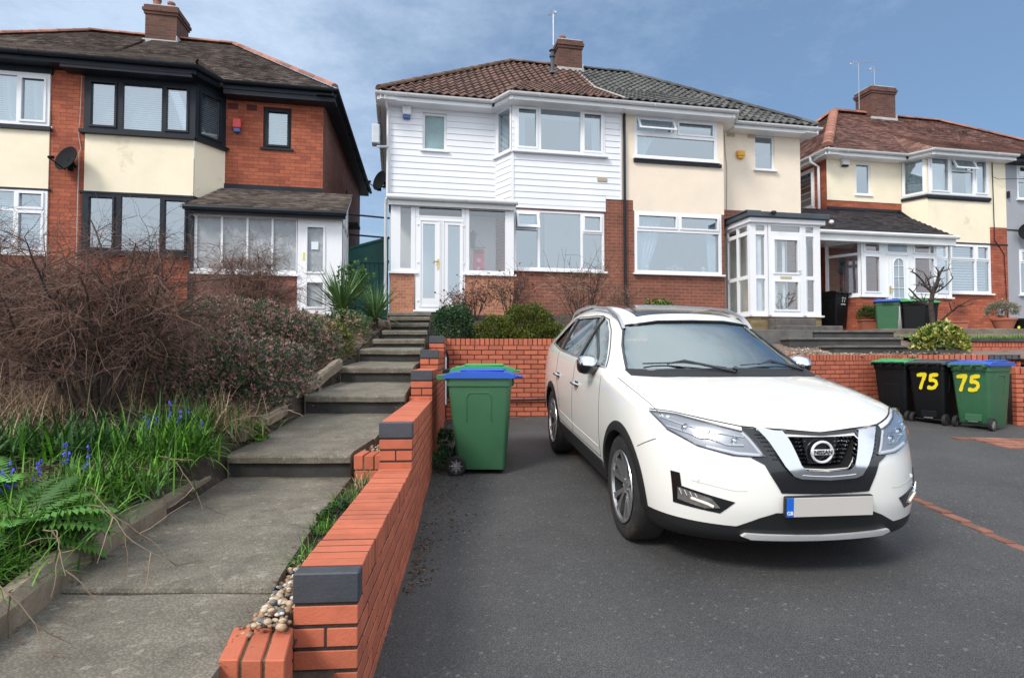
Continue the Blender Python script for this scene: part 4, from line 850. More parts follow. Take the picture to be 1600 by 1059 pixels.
def gz(X, Y):
    if Y < 4.2: z = -1.262
    else:
        k = interp(X, [(-1.2, .054), (.5, .063), (3, .063), (5, .05), (8, .033)]); z = -1.262 + (Y-4.2)*k
    return z + .008*noise.noise(Vector((X*.8, Y*.8, 0)))
def sheet(name, x0, x1, y0, y1, f, mat, st=.25, keep=None, kind='structure'):
    nx = max(2, int((x1-x0)/st)); ny = max(2, int((y1-y0)/st)); m = MB(); V = []
    for j in range(ny+1):
        for i in range(nx+1):
            x = lerp(x0, x1, i/nx); y = lerp(y0, y1, j/ny); V.append((x, y, f(x, y)))
    F = [(j*(nx+1)+i, j*(nx+1)+i+1, (j+1)*(nx+1)+i+1, (j+1)*(nx+1)+i) for j in range(ny) for i in range(nx) if keep is None or keep(lerp(x0, x1, (i+.5)/nx), lerp(y0, y1, (j+.5)/ny))]
    m.add(V, F); o = m.build(name, mat, world=True, smooth=60); o['kind'] = kind; return o
def warp(name, X0, X1, y0, y1, f, mat, st=.2, kind='structure'):
    """sheet between two edges X0(y) and X1(y)"""
    ny = max(2, int((y1-y0)/st)); nx = max(2, int(abs(X1(y0)-X0(y0))/st)); m = MB(); V = []
    for j in range(ny+1):
        y = lerp(y0, y1, j/ny)
        for i in range(nx+1):
            x = lerp(X0(y), X1(y), i/nx); V.append((x, y, f(x, y)))
    m.add(V, [(j*(nx+1)+i, j*(nx+1)+i+1, (j+1)*(nx+1)+i+1, (j+1)*(nx+1)+i) for j in range(ny) for i in range(nx)])
    o = m.build(name, mat, world=True, smooth=60); o['kind'] = kind; return o
wr = lambda Y: -.525-.072*(Y-2.05)            # right face of the retaining wall
wl_ = lambda Y: wr(Y)-.22
struct(sheet('driveway', -1.6, 14, 1.0, 11.2, gz, TARMAC, .22, keep=lambda x, y: x > wr(y)-.3))
m = MB(); m.quad((-60, -80, -1.27), (60, -80, -1.27), (60, 1.02, -1.27), (-60, 1.02, -1.27)); struct(m.build('road', TARMAC, world=True))
m = MB(); m.quad((14, 1.02, -1.3), (60, 1.02, -1.3), (60, 14, -1.0), (14, 14, -1.0)); struct(m.build('ground', FARG, world=True))
m = MB(); m.quad((-300, 19, .55), (300, 19, .55), (300, 500, .55), (-300, 500, .55)); m.quad((-300, 1.02, -1.0), (-13, 1.02, -1.0), (-13, 19, .55), (-300, 19, .55)); m.quad((14, 14, -.9), (300, 14, -.9), (300, 19, .55), (14, 19, .55)); struct(m.build('far_ground', FARG, world=True))
m = MB(); m.quad((-14, .9, -1.33), (14, .9, -1.33), (14, 12, -1.33), (-14, 12, -1.33)); struct(m.build('soil', SOIL, world=True))
m = MB(); m.quad((-1.3, .8, -1.06), (-.6, .8, -1.06), (-.6, 2.2, -1.06), (-1.3, 2.2, -1.06)); struct(m.build('soil', SOIL, world=True))
# ------------------------------------------------------------ brick walls, every brick a bevelled block
wd = Vector((-.0718, .9974, 0)); wn = Vector((.9974, .0718, 0)); wo = Vector((wr(2.05), 2.05, 0))
def obox(m, O, D, Nn, s0, s1, d0, d1, z0, z1, b=.0025):
    q = MB(); q.box(s0, s1, d0, d1, z0, z1, b); m.add([O+D*x+Nn*y+Vector((0, 0, z)) for x, y, z in q.v], q.f)
SEG = [(0, -.73), (1.91, -.43), (4.03, -.13), (5.17, .095), (6.78, .32)]; SEND = 7.38
rb = random.Random(5)
m = MB(); core = MB(); blue = MB()
def jit(): return rb.uniform(-.0025, .0025)
level = SEG[-1][1]-.1125
while level > -1.35:
    s0 = min(s for s, t in SEG if t-.1125 >= level-1e-6) if any(t-.1125 >= level-1e-6 for s, t in SEG) else 0
    k = round((level+5)/.075) % 2; z1 = level; z0 = level-.062; s = s0
    if k:   # a brick laid across at the end
        m.av = rb.random(); obox(m, wo, wd, wn, s, s+.1, -.215, 0, z0, z1); s += .1125
    while s < SEND:
        for d0, d1 in ((-.1025, 0), (-.215, -.1125)):
            m.av = rb.random(); j = jit(); obox(m, wo, wd, wn, s, min(s+.212, SEND), d0+j*.5, d1+j*.5, z0, z1)
        s += .225
    obox(core, wo, wd, wn, s0+.004, SEND, -.212, -.003, level-.075, level, 0)
    level -= .075
ends = [s for s, t in SEG[1:]]+[SEND]
for (s0, t), e in zip(SEG, ends):
    obox(blue, wo, wd, wn, s0-.004, s0+.067, -.218, .003, t-.1025, t, .005); s = s0+.077
    while s+.03 < e:
        m.av = rb.random(); j = jit(); obox(m, wo, wd, wn, s, s+.0635, -.215+j, j, t-.1025, t+j*.6); s += .0765
    obox(core, wo, wd, wn, s0+.004, e, -.212, -.003, t-.1125, t-.003, 0)
w = empty('retaining_wall', (wo.x-.1, 2.1, -1.3), 0, 'stepped red brick retaining wall with blue end bricks between the path and the drive', 'wall')
def sub_w(mb, nm, mat, par): o = mb.build(nm, mat, par, tuple(-x for x in par.location)); return o
sub_w(m, 'brickwork', BRK, w); sub_w(core, 'mortar', MORT, w); sub_w(blue, 'blue_end_brick', BRKB, w)
def brick_wall(P0, P1, top, bottom, label, blue_at=None, seed=1, thick=.215):
    rr = random.Random(seed); O = Vector((*P0, 0)); D = Vector((P1[0]-P0[0], P1[1]-P0[1], 0)); Lw = D.length; D.normalize(); Nn = Vector((-D.y, D.x, 0))
    a, c, bl_ = MB(), MB(), MB(); s = 0
    while s+.03 < Lw:
        tgt = bl_ if (blue_at and blue_at[0] <= s <= blue_at[1]) else a
        j = rr.uniform(-.003, .003); tgt.av = rr.random(); obox(tgt, O, D, Nn, s, min(s+.0635, Lw), j, thick+j, top-.1025, top+j*.5); s += .0765
    z = top-.1125; k = 0
    while z > bottom:
        s = -.1125*(k % 2)
        while s < Lw-.01:
            a.av = rr.random(); j = rr.uniform(-.003, .003); obox(a, O, D, Nn, max(0, s), min(s+.212, Lw), j, .1+j, z-.062, z); s += .225
        z -= .075; k += 1
    obox(c, O, D, Nn, .004, Lw-.004, .003, thick-.004, bottom-.1, top-.003, 0)
    e = empty('brick_wall', (O.x, O.y, bottom), 0, label, 'wall')
    sub_w(a, 'brickwork', BRK, e); sub_w(c, 'mortar', MORT, e)
    if bl_.v: sub_w(bl_, 'blue_brick_coping', BRKB, e)
    return e
brick_wall((-1.04, 9.42), (3.9, 9.6), .30, -1.05, 'red brick wall across the back of the drive behind the left bins', seed=2)
brick_wall((3.9, 9.6), (7.15, 10.85), .05, -1.15, 'lower red brick wall at the back of the drive between the car and the right bins', seed=3)
brick_wall((7.15, 10.85), (8.35, 9.75), .05, -1.2, 'short red brick wall with blue coping behind the two bins numbered 75', blue_at=(1.2, 1.7), seed=4)
brick_wall((8.1, 9.55), (10.4, 9.3), -.16, -1.25, 'red brick wall at the right edge beside the green bin numbered 75', seed=6)
m = MB(); m.tube([(wr(8.9)+.03, 8.9, .1), (wr(9.2)+.03, 9.25, .05), (wr(9.3)+.04, 9.36, -.0), (wr(9.3)+.04, 9.37, -.62), (-.9, 9.38, -.68), (.2, 9.42, -.67), (1.4, 9.46, -.64), (2.2, 9.5, -.65)], .016, 8); tag(m.build('hose', BLK, world=True, smooth=40), 'black hose running down the corner and along the back brick wall', 'hose')
SANDM = M('sandy_mortar', (.2, .15, .09), .95, var=.4, vs=20, bs=60, bst=.8)
# small brick blocks against the wall foot
for i, (Yb, top, xs, hh, lab) in enumerate(((1.80, -.90, -.876, .4, 'nearest brick edging block, three red bricks on edge by the first slab'), (4.28, -.70, -1.135, .16, 'red brick edging block beside the second path step'), (6.06, -.40, -1.05, .12, 'small red brick block against the wall beside the third path step'))):
    a = MB(); x = xs; n = 3
    for j in range(n):
        a.av = rb.random(); bw_ = .059 if i == 0 else .066; a.box(x, x+bw_, Yb, Yb+.215, top-.1025, top+jit(), .004); x += bw_+.0105
    zz = top-.112
    while zz > top-hh:
        a.av = rb.random(); a.box(xs+.005, xs+.105, Yb+.004, Yb+.215, zz-.065, zz, .004); a.av = rb.random(); a.box(xs+.112, xs+(.198 if i == 0 else .222), Yb+.004, Yb+.215, zz-.065, zz, .004); zz -= .075
    a.mi = 2; a.box(xs+.01, min(wl_(Yb)+.01, xs+(.222 if i == 0 else .258)), Yb+.01, Yb+.2, top-hh-.1, top-.012)
    if i == 0: a.v = [(x_-(y_-1.8)*.25, y_, z_) for x_, y_, z_ in a.v]
    tag(a.build('brick_edging', [BRK, MORT, SANDM], world=True), lab, 'edging')
# ------------------------------------------------------------ the path
eL = lambda Y: interp(Y, [(1, -1.5), (1.9, -1.62), (2.56, -1.79), (2.87, -1.83), (4.2, -2.02), (5.9, -2.03), (6.9, -1.97), (7.8, -1.98), (10.5, -2.1), (12.5, -2.62)])
eR = lambda Y: interp(Y, [(1, -.80), (1.7, -.86), (2.35, -.925), (3.26, -1.055), (4.3, -1.16), (5.9, -1.06), (6.9, -1.15), (7.8, -1.20), (9.5, -1.36), (12.5, -1.7)])
slabs = [(1.655, 2.30, -.915, -.905, .05), (2.33, 3.165, -.882, -.876, .05), (3.215, 4.38, -.882, -.86, .05), (4.28, 4.86, -.69, -.655, .055), (4.868, 5.95, -.655, -.55, .055),
         (5.88, 6.97, -.365, -.28, .06), (6.88, 7.85, -.105, -.05, .06), (7.78, 8.75, .115, .15, .06), (8.68, 9.55, .275, .3, .06), (9.48, 10.4, .44, .46, .06), (10.35, 11.3, .61, .63, .06), (11.25, 12.15, .78, .8, .06), (12.1, 13.2, .93, .95, .06)]
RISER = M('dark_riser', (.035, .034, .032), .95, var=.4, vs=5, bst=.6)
for i, (y0, y1, z0, z1, th) in enumerate(slabs):
    m = MB(); n = 8; V = []
    g = .012 if i in (0, 1, 2) else 0
    for j in range(n+1):
        y = lerp(y0, y1, j/n)
        for a in range(7):
            x = lerp(eL(y)-.02, eR(y), a/6); ed = .012 if (j == 0) else 0
            V.append((x, y, lerp(z0, z1, j/n)-ed + .006*noise.noise(Vector((x*3, y*3, i)))))
    m.add(V, [(j*7+a, j*7+a+1, (j+1)*7+a+1, (j+1)*7+a) for j in range(n) for a in range(6)])
    for a in range(6):
        p, q = V[a], V[a+1]; m.quad((p[0], y0-.006, p[2]-.014), (q[0], y0-.006, q[2]-.014), q, p)
        m.quad((p[0], y0, p[2]-th), (q[0], y0, q[2]-th), (q[0], y0-.006, q[2]-.014), (p[0], y0-.006, p[2]-.014))
    for j in range(n):
        p, q = V[j*7+6], V[(j+1)*7+6]; m.quad((p[0], p[1], p[2]-.2), (q[0], q[1], q[2]-.2), q, p)
        p, q = V[j*7], V[(j+1)*7]; m.quad((q[0], q[1], q[2]-.2), (p[0], p[1], p[2]-.2), p, q)
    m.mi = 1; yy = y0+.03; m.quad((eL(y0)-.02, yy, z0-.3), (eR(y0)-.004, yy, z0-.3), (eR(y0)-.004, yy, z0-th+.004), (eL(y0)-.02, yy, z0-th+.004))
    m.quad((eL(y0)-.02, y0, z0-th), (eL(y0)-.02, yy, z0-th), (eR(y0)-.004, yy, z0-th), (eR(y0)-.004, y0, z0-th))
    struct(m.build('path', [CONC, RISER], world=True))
pz = lambda Y: interp(Y, [(1, -.95), (2.3, -.9), (4.3, -.87), (4.31, -.8), (5.9, -.58), (6.9, -.33), (7.8, -.08), (8.7, .12), (9.5, .3), (10.4, .44), (11.3, .62), (12.2, .8), (13.2, .95)])
struct(warp('soil', lambda Y: eR(Y)-.05, lambda Y: wl_(Y)+.02, 1.9, 9.4, lambda x, y: pz(y)-.035+.02*noise.noise(Vector((x*9, y*9, 0))), SOIL, .06))
struct(warp('soil', lambda Y: eL(Y)-.1, lambda Y: eR(Y)+.1, .8, 13.4, lambda x, y: pz(y)-.13, SOIL, .2))
# left bank
def hl(X, Y):
    base = interp(Y, [(0, -.95), (2, -.82), (3, -.74), (4.3, -.56), (5.9, -.33), (7.8, .05), (9.5, .4), (12, .76), (14, .85), (20, .9)])
    return base + .14*min(2.5, max(0, eL(min(Y, 12.5))-.12-X))*.6 + .03*noise.noise(Vector((X*2, Y*2, 5))) + .02*noise.noise(Vector((X*7, Y*7, 5)))
struct(warp('garden_bank', lambda Y: -14, lambda Y: eL(Y)-.10, .8, 14.5, hl, SOIL, .18))
struct(warp('garden_bank', lambda Y: eL(Y)-.24, lambda Y: eL(Y)+.0, .8, 12.6, lambda x, y: lerp(hl(x, y)-.005, pz(y)-.06, max(0, min(1, (x-eL(y)+.13)/.1))), SOIL, .06))
struct(warp('gravel_slope', lambda Y: -9, lambda Y: -3.0-.15*(Y-7), 8.2, 12.2, lambda x, y: hl(x, y)+.012, GRAVEL, .2))
# stone edging beside the path
STONE = M('mossy_kerb_stone', (.22, .18, .13), .95, var=.4, vs=5, bs=35, bst=.8, dirt=((.05, .05, .025), 4, .6))
def kerb(pts, h, w_, label, seed):
    m = MB(); rr = random.Random(seed); V = []; n = len(pts)
    prof = [(0, -.12), (0, .7), (.2, 1), (.8, 1), (1, .75), (1, -.12)]
    for i, (x, y, z) in enumerate(pts):
        for a, b in prof: V.append((x-a*w_+rr.uniform(-.006, .006), y, z+b*h+rr.uniform(-.006, .006)))
    k = len(prof); m.add(V, [(i*k+j, (i+1)*k+j, (i+1)*k+j+1, i*k+j+1) for i in range(n-1) for j in range(k-1)]); m.poly(V[:k][::-1]); m.poly(V[-k:])
    tag(m.build('kerb_stone', STONE, world=True), label, 'kerb stone')
def kpts(y0, y1, dz, dx=0):
    n = max(3, int((y1-y0)/.12)); return [(eL(lerp(y0, y1, i/n))-.012-dx, lerp(y0, y1, i/n), pz(lerp(y0, y1, i/n))+dz) for i in range(n+1)]
kerb(kpts(1.2, 2.58, .0), .12, .11, 'nearest mossy kerb stone along the left of the path', 1)
kerb(kpts(2.6, 3.3, .0, .0), .11, .12, 'second mossy kerb stone, just beyond the nearest one', 2)
kerb(kpts(3.34, 4.1, -.01, .05), .1, .12, 'third kerb stone, half hidden in grass below the first step', 3)
kerb(kpts(5.95, 6.85, .23, -.03), .1, .09, 'low kerb stone beside the third path step', 4)
kerb(kpts(4.6, 5.5, .12, .03), .08, .09, 'kerb stone beside the second path step under the evergreen shrub', 5)
# centre garden
def hc(X, Y): return interp(Y, [(9.5, .22), (11, .5), (12.6, .9), (14, .98), (20, 1)]) - max(0, X-3.5)*.06*min(1, (Y-9)/3) + .03*noise.noise(Vector((X*3, Y*3, 1)))
struct(sheet('garden_bed', -1.4, 4.1, 9.5, 16, hc, SOIL, .2, keep=lambda x, y: x > eR(min(y, 12.5))-.15))
def hr(X, Y): return interp(Y, [(9.6, -.02), (11.4, .04), (12.2, .10), (12.9, .22), (13.5, .38), (14.2, .56), (16.5, .72), (22, .75)]) + .03*noise.noise(Vector((X*3, Y*3, 2)))
struct(sheet('gravel_garden', 3.95, 16, 9.7, 19, hr, GRAVEL, .25, keep=lambda x, y: y > 9.75+.385*(x-4) if x < 7.2 else y > 10.95-(x-7.2)*.9 if x < 8.3 else y > 9.55))
DKC = M('dark_worn_tread', (.13, .12, .11), .9, var=.4, vs=4, bs=50, bst=.5, dirt=((.05, .05, .045), 4, .55))
DK = M('dark_slate_step', (.05, .05, .052), .85, var=.4, vs=3, bst=.4)
for i, (x0, x1, y0, y1, z0, z1, lab) in enumerate(((6.2, 8.7, 13.5, 14.3, .2, .62, 'upper dark garden step in front of the right house'), (6.0, 8.4, 12.8, 13.5, .1, .43, 'middle dark garden step in front of the right house'), (6.6, 9.3, 12.1, 12.8, 0, .25, 'lowest dark garden step in front of the right house'))):
    m = MB(); m.box(x0, x1, y0, y1, z0, z1-.05, .01); m.mi = 1; m.box(x0-.03, x1+.03, y0-.04, y1, z1-.05, z1, .01); tag(m.build('garden_step', [DK, DKC], world=True), lab, 'step')
m = MB(); m.box(8.9, 14, 14.3, 17, .3, .70, .01); struct(m.build('paving', CONC, world=True))
struct(sheet('lawn', 8.9, 14, 12.9, 14.3, lambda x, y: .42+.06*(y-12.9), GRASSG, .2))
brick_wall((8.6, 12.4), (13, 12.9), .33, -.1, 'low red brick wall with dark coping in the right garden', seed=9)
m = MB(); obox(m, Vector((8.55, 12.36, 0)), Vector((.9936, .1129, 0)), Vector((-.1129, .9936, 0)), 0, 4.4, 0, .3, .331, .40, .01); tag(m.build('coping_stone', DK, world=True), 'dark coping slab on the low brick wall in the right garden', 'coping')
# block paving patch and the brick boundary strip, flush with the tarmac
PAV = M('paving_brick', (.26, .11, .075), .85, var=.3, vs=5, attr=True, bst=.3, dirt=((.07, .06, .045), 3, .5))
m = MB(); rr = random.Random(4)
for i in range(17):
    for j in range(6):
        x = 6.35+i*.222+(.11 if j % 2 else 0)-j*.1; y = 7.0+j*.19-i*.01; m.av = rr.random()
        if rr.random() < .07: continue
        q = MB(); q.box(0, .21, 0, .105 if 0 else .17, -.02, .006, .004); z = gz(x, y)+.011
        m.add([(a+x, b+y, c+z+rr.uniform(0, .002)) for a, b, c in q.v], q.f)
struct(m.build('brick_paving', PAV, world=True))
m = MB(); y = 3.0; x = 3.34
i = 0
while y < 8:
    m.av = rr.random(); q = MB(); q.box(-.04, .04, 0, .205, -.02, .003, .003); z = max(gz(x, y), gz(x, y+.2)); m.add([(a+x, b+y, c+z) for a, b, c in q.v], q.f); y += .215; x = 3.34+(y-3)*.055; i += 1
struct(m.build('brick_strip', PAV, world=True))
# ------------------------------------------------------------ pebbles, litter
m = MB(); rr = random.Random(8)
def pebble(m, x, y, z, r, rr):
    a, b, c = r*rr.uniform(.8, 1.3), r*rr.uniform(.7, 1), r*rr.uniform(.45, .7); t = rr.uniform(0, 3.14); V = []
    for k, (q, h) in enumerate(((.55, -.8), (1, 0), (.8, .6), (.35, .95))):
        for i in range(7):
            u = 2*math.pi*i/7+t; X, Y = a*q*math.cos(u-t), b*q*math.sin(u-t); V.append((x+X*math.cos(t)-Y*math.sin(t), y+X*math.sin(t)+Y*math.cos(t), z+c*h))
    m.add(V, [(k*7+i, k*7+(i+1) % 7, (k+1)*7+(i+1) % 7, (k+1)*7+i) for k in range(3) for i in range(7)]+[tuple(range(21, 28))])
PEB = [M('pebble_%s' % n, c, .6, var=.25, vs=30, bst=.1) for n, c in (('cream', (.42, .34, .24)), ('tan', (.3, .19, .11)), ('grey', (.13, .13, .13)), ('white', (.55, .53, .48)))]
for i in range(420):
    y = rr.uniform(1.95, 2.75); x = rr.uniform(eR(y)+.005, wl_(y)); m.mi = rr.choice([0, 0, 1, 1, 2, 3]); m.av = rr.random(); pebble(m, x, y, -.915+rr.uniform(-.005, .02)+(.04 if x > wl_(y)-.1 else 0), rr.uniform(.008, .017), rr)
for i in range(60):
    y = rr.uniform(4.5, 4.9); x = rr.uniform(eR(y)+.01, wl_(y)); m.mi = rr.choice([0, 1, 2]); pebble(m, x, y, -.72+rr.uniform(0, .02), rr.uniform(.008, .016), rr)
o = m.build('pebbles', PEB, world=True, smooth=70); o['kind'] = 'stuff'; o['label'] = 'cream and tan pebbles between the path and the brick wall'; o['category'] = 'pebbles'
LIT = [M('dead_leaf_%d' % i, c, .8, var=.3, vs=20, bst=0) for i, c in enumerate(((.1, .055, .025), (.045, .03, .02), (.2, .15, .09), (.03, .045, .015)))]
m = MB()
def litter(m, x, y, z, s, rr):
    t = rr.uniform(0, 6.28); e = rr.uniform(.3, .8); a = Vector((math.cos(t), math.sin(t), rr.uniform(-.2, .4)))*s; b = Vector((-math.sin(t), math.cos(t), rr.uniform(-.3, .3)))*s*e; p = Vector((x, y, z+s*.3)); m.add([p-a, p-b, p+a, p+b*.8], [(0, 1, 2, 3)])
for i in range(1700):
    y = 3.2+7*rr.random()**1.0; 
    if y > 9.3: y = 9.35-abs(rr.gauss(0, .12)); x = rr.uniform(-1, 2)
    else: x = wr(y)+.02+abs(rr.gauss(0, .16))*(1.4 if 4.2 < y < 6 else .5)
    m.mi = rr.choice([0, 0, 1, 1, 2, 3]); litter(m, x, y, gz(x, y)+.002, rr.uniform(.004, .016), rr)
for i in range(160):
    x, y = rr.uniform(-.4, 8), rr.uniform(2.3, 9.2); m.mi = rr.choice([1, 2, 2]); litter(m, x, y, gz(x, y)+.002, rr.uniform(.003, .009), rr)
for i in range(900):
    y = rr.uniform(1.6, 9); x = rr.choice([eL(y)+abs(rr.gauss(0, .07)), eR(y)-abs(rr.gauss(0, .02)), eR(y)+rr.uniform(0, .15)]); m.mi = rr.choice([0, 0, 1, 2]); litter(m, x, y, pz(y)+.012+(.12 if y > 4.3 and x < eR(y) else 0), rr.uniform(.004, .014), rr)
o = m.build('leaf_litter', LIT, world=True); o['kind'] = 'stuff'; o['label'] = 'dead leaves and debris gathered along the wall foot'; o['category'] = 'leaf litter'
# ------------------------------------------------------------ wheelie bins
BG = M('green_bin_plastic', (.035, .125, .06), .42, var=.12, vs=2, bs=90, bst=.08, dirt=((.06, .14, .08), 3, .6))
BK = M('black_bin_plastic', (.004, .0055, .007), .5, spec=.3, var=.25, vs=2, bs=90, bst=.08)
BB = M('blue_lid_plastic', (.02, .09, .45), .35, var=.12, vs=2, bst=.05)
BL = M('green_lid_plastic', (.03, .30, .09), .35, var=.12, vs=2, bst=.05)
BGY = M('grey_lid_plastic', (.05, .055, .06), .4, var=.15, vs=2, bst=.05)
RUB = M('wheel_rubber', (.012, .012, .012), .7, var=.3, bst=.2); WHB = M('wheel_hub_grey', (.3, .3, .31), .4, .3, bst=0)
YEL = M('yellow_paint_digits', (.8, .66, .02), .5, var=.05, bst=0); WHT = M('white_paint_digits', (.7, .72, .72), .5, bst=0)
def rrect(hx, hy, r, z, n=5, cy=0):
    out = []
    for cx, cyy, a0 in ((hx-r, hy-r, 0), (-hx+r, hy-r, 90), (-hx+r, -hy+r, 180), (hx-r, -hy+r, 270)):
        for i in range(n+1):
            t = R(a0+90*i/n); out.append((cx+r*math.cos(t), cy+cyy+r*math.sin(t), z))
    return out
def loft(m, rings, cap0=True, cap1=True):
    n = len(rings[0]); V = [p for r_ in rings for p in r_]
    m.add(V, [(k*n+i, k*n+(i+1) % n, (k+1)*n+(i+1) % n, (k+1)*n+i) for k in range(len(rings)-1) for i in range(n)] + ([tuple(range(n))[::-1]] if cap0 else []) + ([tuple(range((len(rings)-1)*n, len(rings)*n))] if cap1 else []))
DIG = {'7': [[(0, 1), (.62, 1), (.62, .86), (.36, 0), (.17, 0), (.40, .84), (0, .84)]],
       '5': [[(.08, 1), (.62, 1), (.62, .85), (.25, .85), (.24, .64), (.08, .52)], [(.08, .52), (.24, .64), (.42, .66), (.58, .58), (.64, .42), (.62, .2), (.5, .04), (.3, -.02), (.04, .04), (.04, .2), (.26, .13), (.4, .17), (.47, .32), (.42, .46), (.3, .51), (.2, .5)]]}
STROKE = {'7': [[(.02, .90), (.2, .93), (.58, .95)], [(.58, .95), (.46, .62), (.34, .3), (.27, .02)]],
          '5': [[(.62, .95), (.38, .93), (.16, .90)], [(.16, .90), (.13, .55)], [(.13, .55), (.34, .60), (.56, .50), (.62, .32), (.5, .12), (.28, .03), (.04, .08)]]}
def digits(txt, h, x0, z0, yf, sgn, par, mat, lean=0, gap=.72, bw=.125):
    """hand painted digits as thin brush strokes on the bin face; yf(z) gives the face"""
    rr = random.Random(len(txt)+int(h*1000))
    for k, ch in enumerate(txt):
        m = MB(); lay = 0
        for st in STROKE[ch]:
            for (ax, az), (bx, bz) in zip(st, st[1:]):
                d = Vector((bx-ax, bz-az)); L_ = d.length; d /= L_; n_ = Vector((-d.y, d.x)); w0, w1 = bw*rr.uniform(.8, 1.15), bw*rr.uniform(.8, 1.15); lay += .0004
                pl = [Vector((ax, az))+n_*w0*math.cos(t)-d*w0*.8*math.sin(t) for t in [math.pi*i/5 for i in range(6)]][::1] + [Vector((bx, bz))-n_*w1*math.cos(t)+d*w1*.8*math.sin(t) for t in [math.pi*i/5 for i in range(6)]]
                P = [(x0+sgn*(p.x*.86+p.y*.10+k*gap)*h, yf(z0+p.y*h)+(.003+lay)*(1 if sgn < 0 else -1), z0+p.y*h) for p in pl]
                m.prism(P, (0, -.003*(1 if sgn < 0 else -1), 0))
        m.build('painted_digit', mat, par, fixn=True)
def make_bin(body, lid, label, group=None, h=1.0):
    e = empty('wheelie_bin', (0, 0, 0), 0, label, 'wheelie bin', group)
    m = MB(); zs = [(.06, .215, .235, .03, -.03), (.1, .225, .25, .04, -.02), (.5, .25, .29, .045, -.01), (.90, .272, .325, .05, 0), (.905, .285, .338, .05, 0), (.99, .287, .342, .05, 0), (.995, .30, .36, .05, 0), (1.01, .30, .36, .05, 0)]
    loft(m, [rrect(hx, hy, r_, z, 5, cy) for z, hx, hy, r_, cy in zs])
    # ribs under the rim
    for x in (-.18, -.06, .06, .18): m.box(x-.006, x+.006, -.355, -.32, .9, .99)
    o = m.build('body', body, e, smooth=35)
    m = MB()   # raised panels: two on the back, one on each side
    for sx in (-1, 1):
        V = [(sx*(.252+(z-.5)*.055), y, z) for y, z in ((-.13, .55), (-.13, .80), (-.1, .84), (.1, .84), (.13, .80), (.13, .55))]
        m.tube(V, .007, 5)
    yb = lambda z: -.01+.29+(z-.5)*.09
    m.tube([(x, yb(z)+.001, z) for x, z in ((-.15, .42), (-.15, .6), (-.12, .64), (.12, .64), (.15, .6), (.15, .42))], .007, 5)
    m.box(-.12, .12, .20, .262, .13, .24, .01)
    m.build('moulded_panel', body, o)
    m = MB()   # lid
    prof = [(-.375, 1.005), (-.37, 1.03), (-.3, 1.055), (-.1, 1.062), (.12, 1.065), (.3, 1.052), (.36, 1.028), (.365, 1.0)]
    V = []; n = 9
    for y, z in prof:
        for i in range(n):
            t = -1+2*i/(n-1); V.append((t*.312, y, z - .012*abs(t)**3 + (.008 if abs(t) in (.5,) and -.3 < y < .3 else 0)))
    F = [(k*n+i, k*n+i+1, (k+1)*n+i+1, (k+1)*n+i) for k in range(len(prof)-1) for i in range(n-1)]
    b0 = len(V)
    for y, z in prof:
        for i in (0, n-1): V.append(((-1 if i == 0 else 1)*.312, y, .985))
    for k in range(len(prof)-1):
        F.append((k*n, (k+1)*n, b0+2*k+2, b0+2*k)); F.append((k*n+n-1, b0+2*k+1, b0+2*k+3, (k+1)*n+n-1))
    m.add(V, F); m.box(-.31, .31, -.40, -.372, .99, 1.02, .008)
    m.box(-.25, -.12, -.26, .2, 1.05, 1.078, .02); m.box(.12, .25, -.26, .2, 1.05, 1.078, .02); m.box(-.12, .12, -.46, -.39, .985, 1.01, .01)
    m.build('lid', lid, e, smooth=35)
    m = MB(); m.cyl((-.24, .43, 1.0), (.24, .43, 1.0), .016, n=10)
    for x in (-.24, -.08, .08, .24): m.box(x-.018, x+.018, .33, .45, .96, 1.02, .008)
    m.build('handle', body, e, smooth=40)
    for sx in (-1, 1):
        m = MB(); m.lathe([(.05, -.025), (.09, -.028), (.1, -.018), (.1, .018), (.09, .028), (.05, .025)], 20, axis='X', o=(sx*.25, .235, .1)); wv = m.build('wheel', RUB, e, smooth=40)
        m = MB(); m.lathe([(0, sx*.02), (.02, sx*.026), (.022, sx*.01), (.07, sx*.008), (.075, sx*.026), (.082, sx*.027)], 20, axis='X', o=(sx*.25, .235, .1))
        for k in range(8):
            t = k*math.pi/4; m.cyl((sx*.272, .235, .1), (sx*.272, .235+.072*math.cos(t), .1+.072*math.sin(t)), .006, n=5)
        m.build('hub', WHB if body is BG else RUB, wv, smooth=40)
    m = MB(); m.cyl((-.23, .23, .1), (.23, .23, .1), .009, n=8); m.build('axle', RUB, e); m = MB(); m.box(-.07, .07, .262, .268, .115, .135, .002); m.build('maker_plate', ALU, e)
    return e
def place(o, x, y, z, rz): o.scale = (.95, .95, .98); o.location = (x, y, z); o.rotation_euler = (0, 0, R(rz))
b = make_bin(BG, BB, 'green wheelie bin with blue lid and white spoked wheel beside the stepped brick wall', 'wheelie bins beside the stepped wall'); place(b, -.32, 6.15, gz(-.3, 6)-.01, 88)
b = make_bin(BK, BL, 'black wheelie bin with bright green lid behind the blue lidded bin by the stepped wall', 'wheelie bins beside the stepped wall'); place(b, -.34, 6.78, gz(-.3, 6.8)-.02, 91)
yb = lambda z: .28+(z-.5)*.09
gB = 'wheelie bins against the right brick wall'
b = make_bin(BK, BL, 'black wheelie bin with green lid, no number, left of the two bins numbered 75', gB); place(b, 6.62, 10.15, -1.07, 120)
b = make_bin(BK, BGY, 'black wheelie bin with grey lid and yellow number 75, between two others', gB); place(b, 6.88, 9.64, -1.08, 118); digits('75', .24, .15, .6, lambda z: yb(z)+.006, -1, b, YEL)
b = make_bin(BG, BB, 'green wheelie bin with blue lid and yellow number 75 at the right', gB); place(b, 7.22, 9.15, -1.09, 116); digits('75', .24, .2, .6, lambda z: yb(z)+.006, -1, b, YEL)
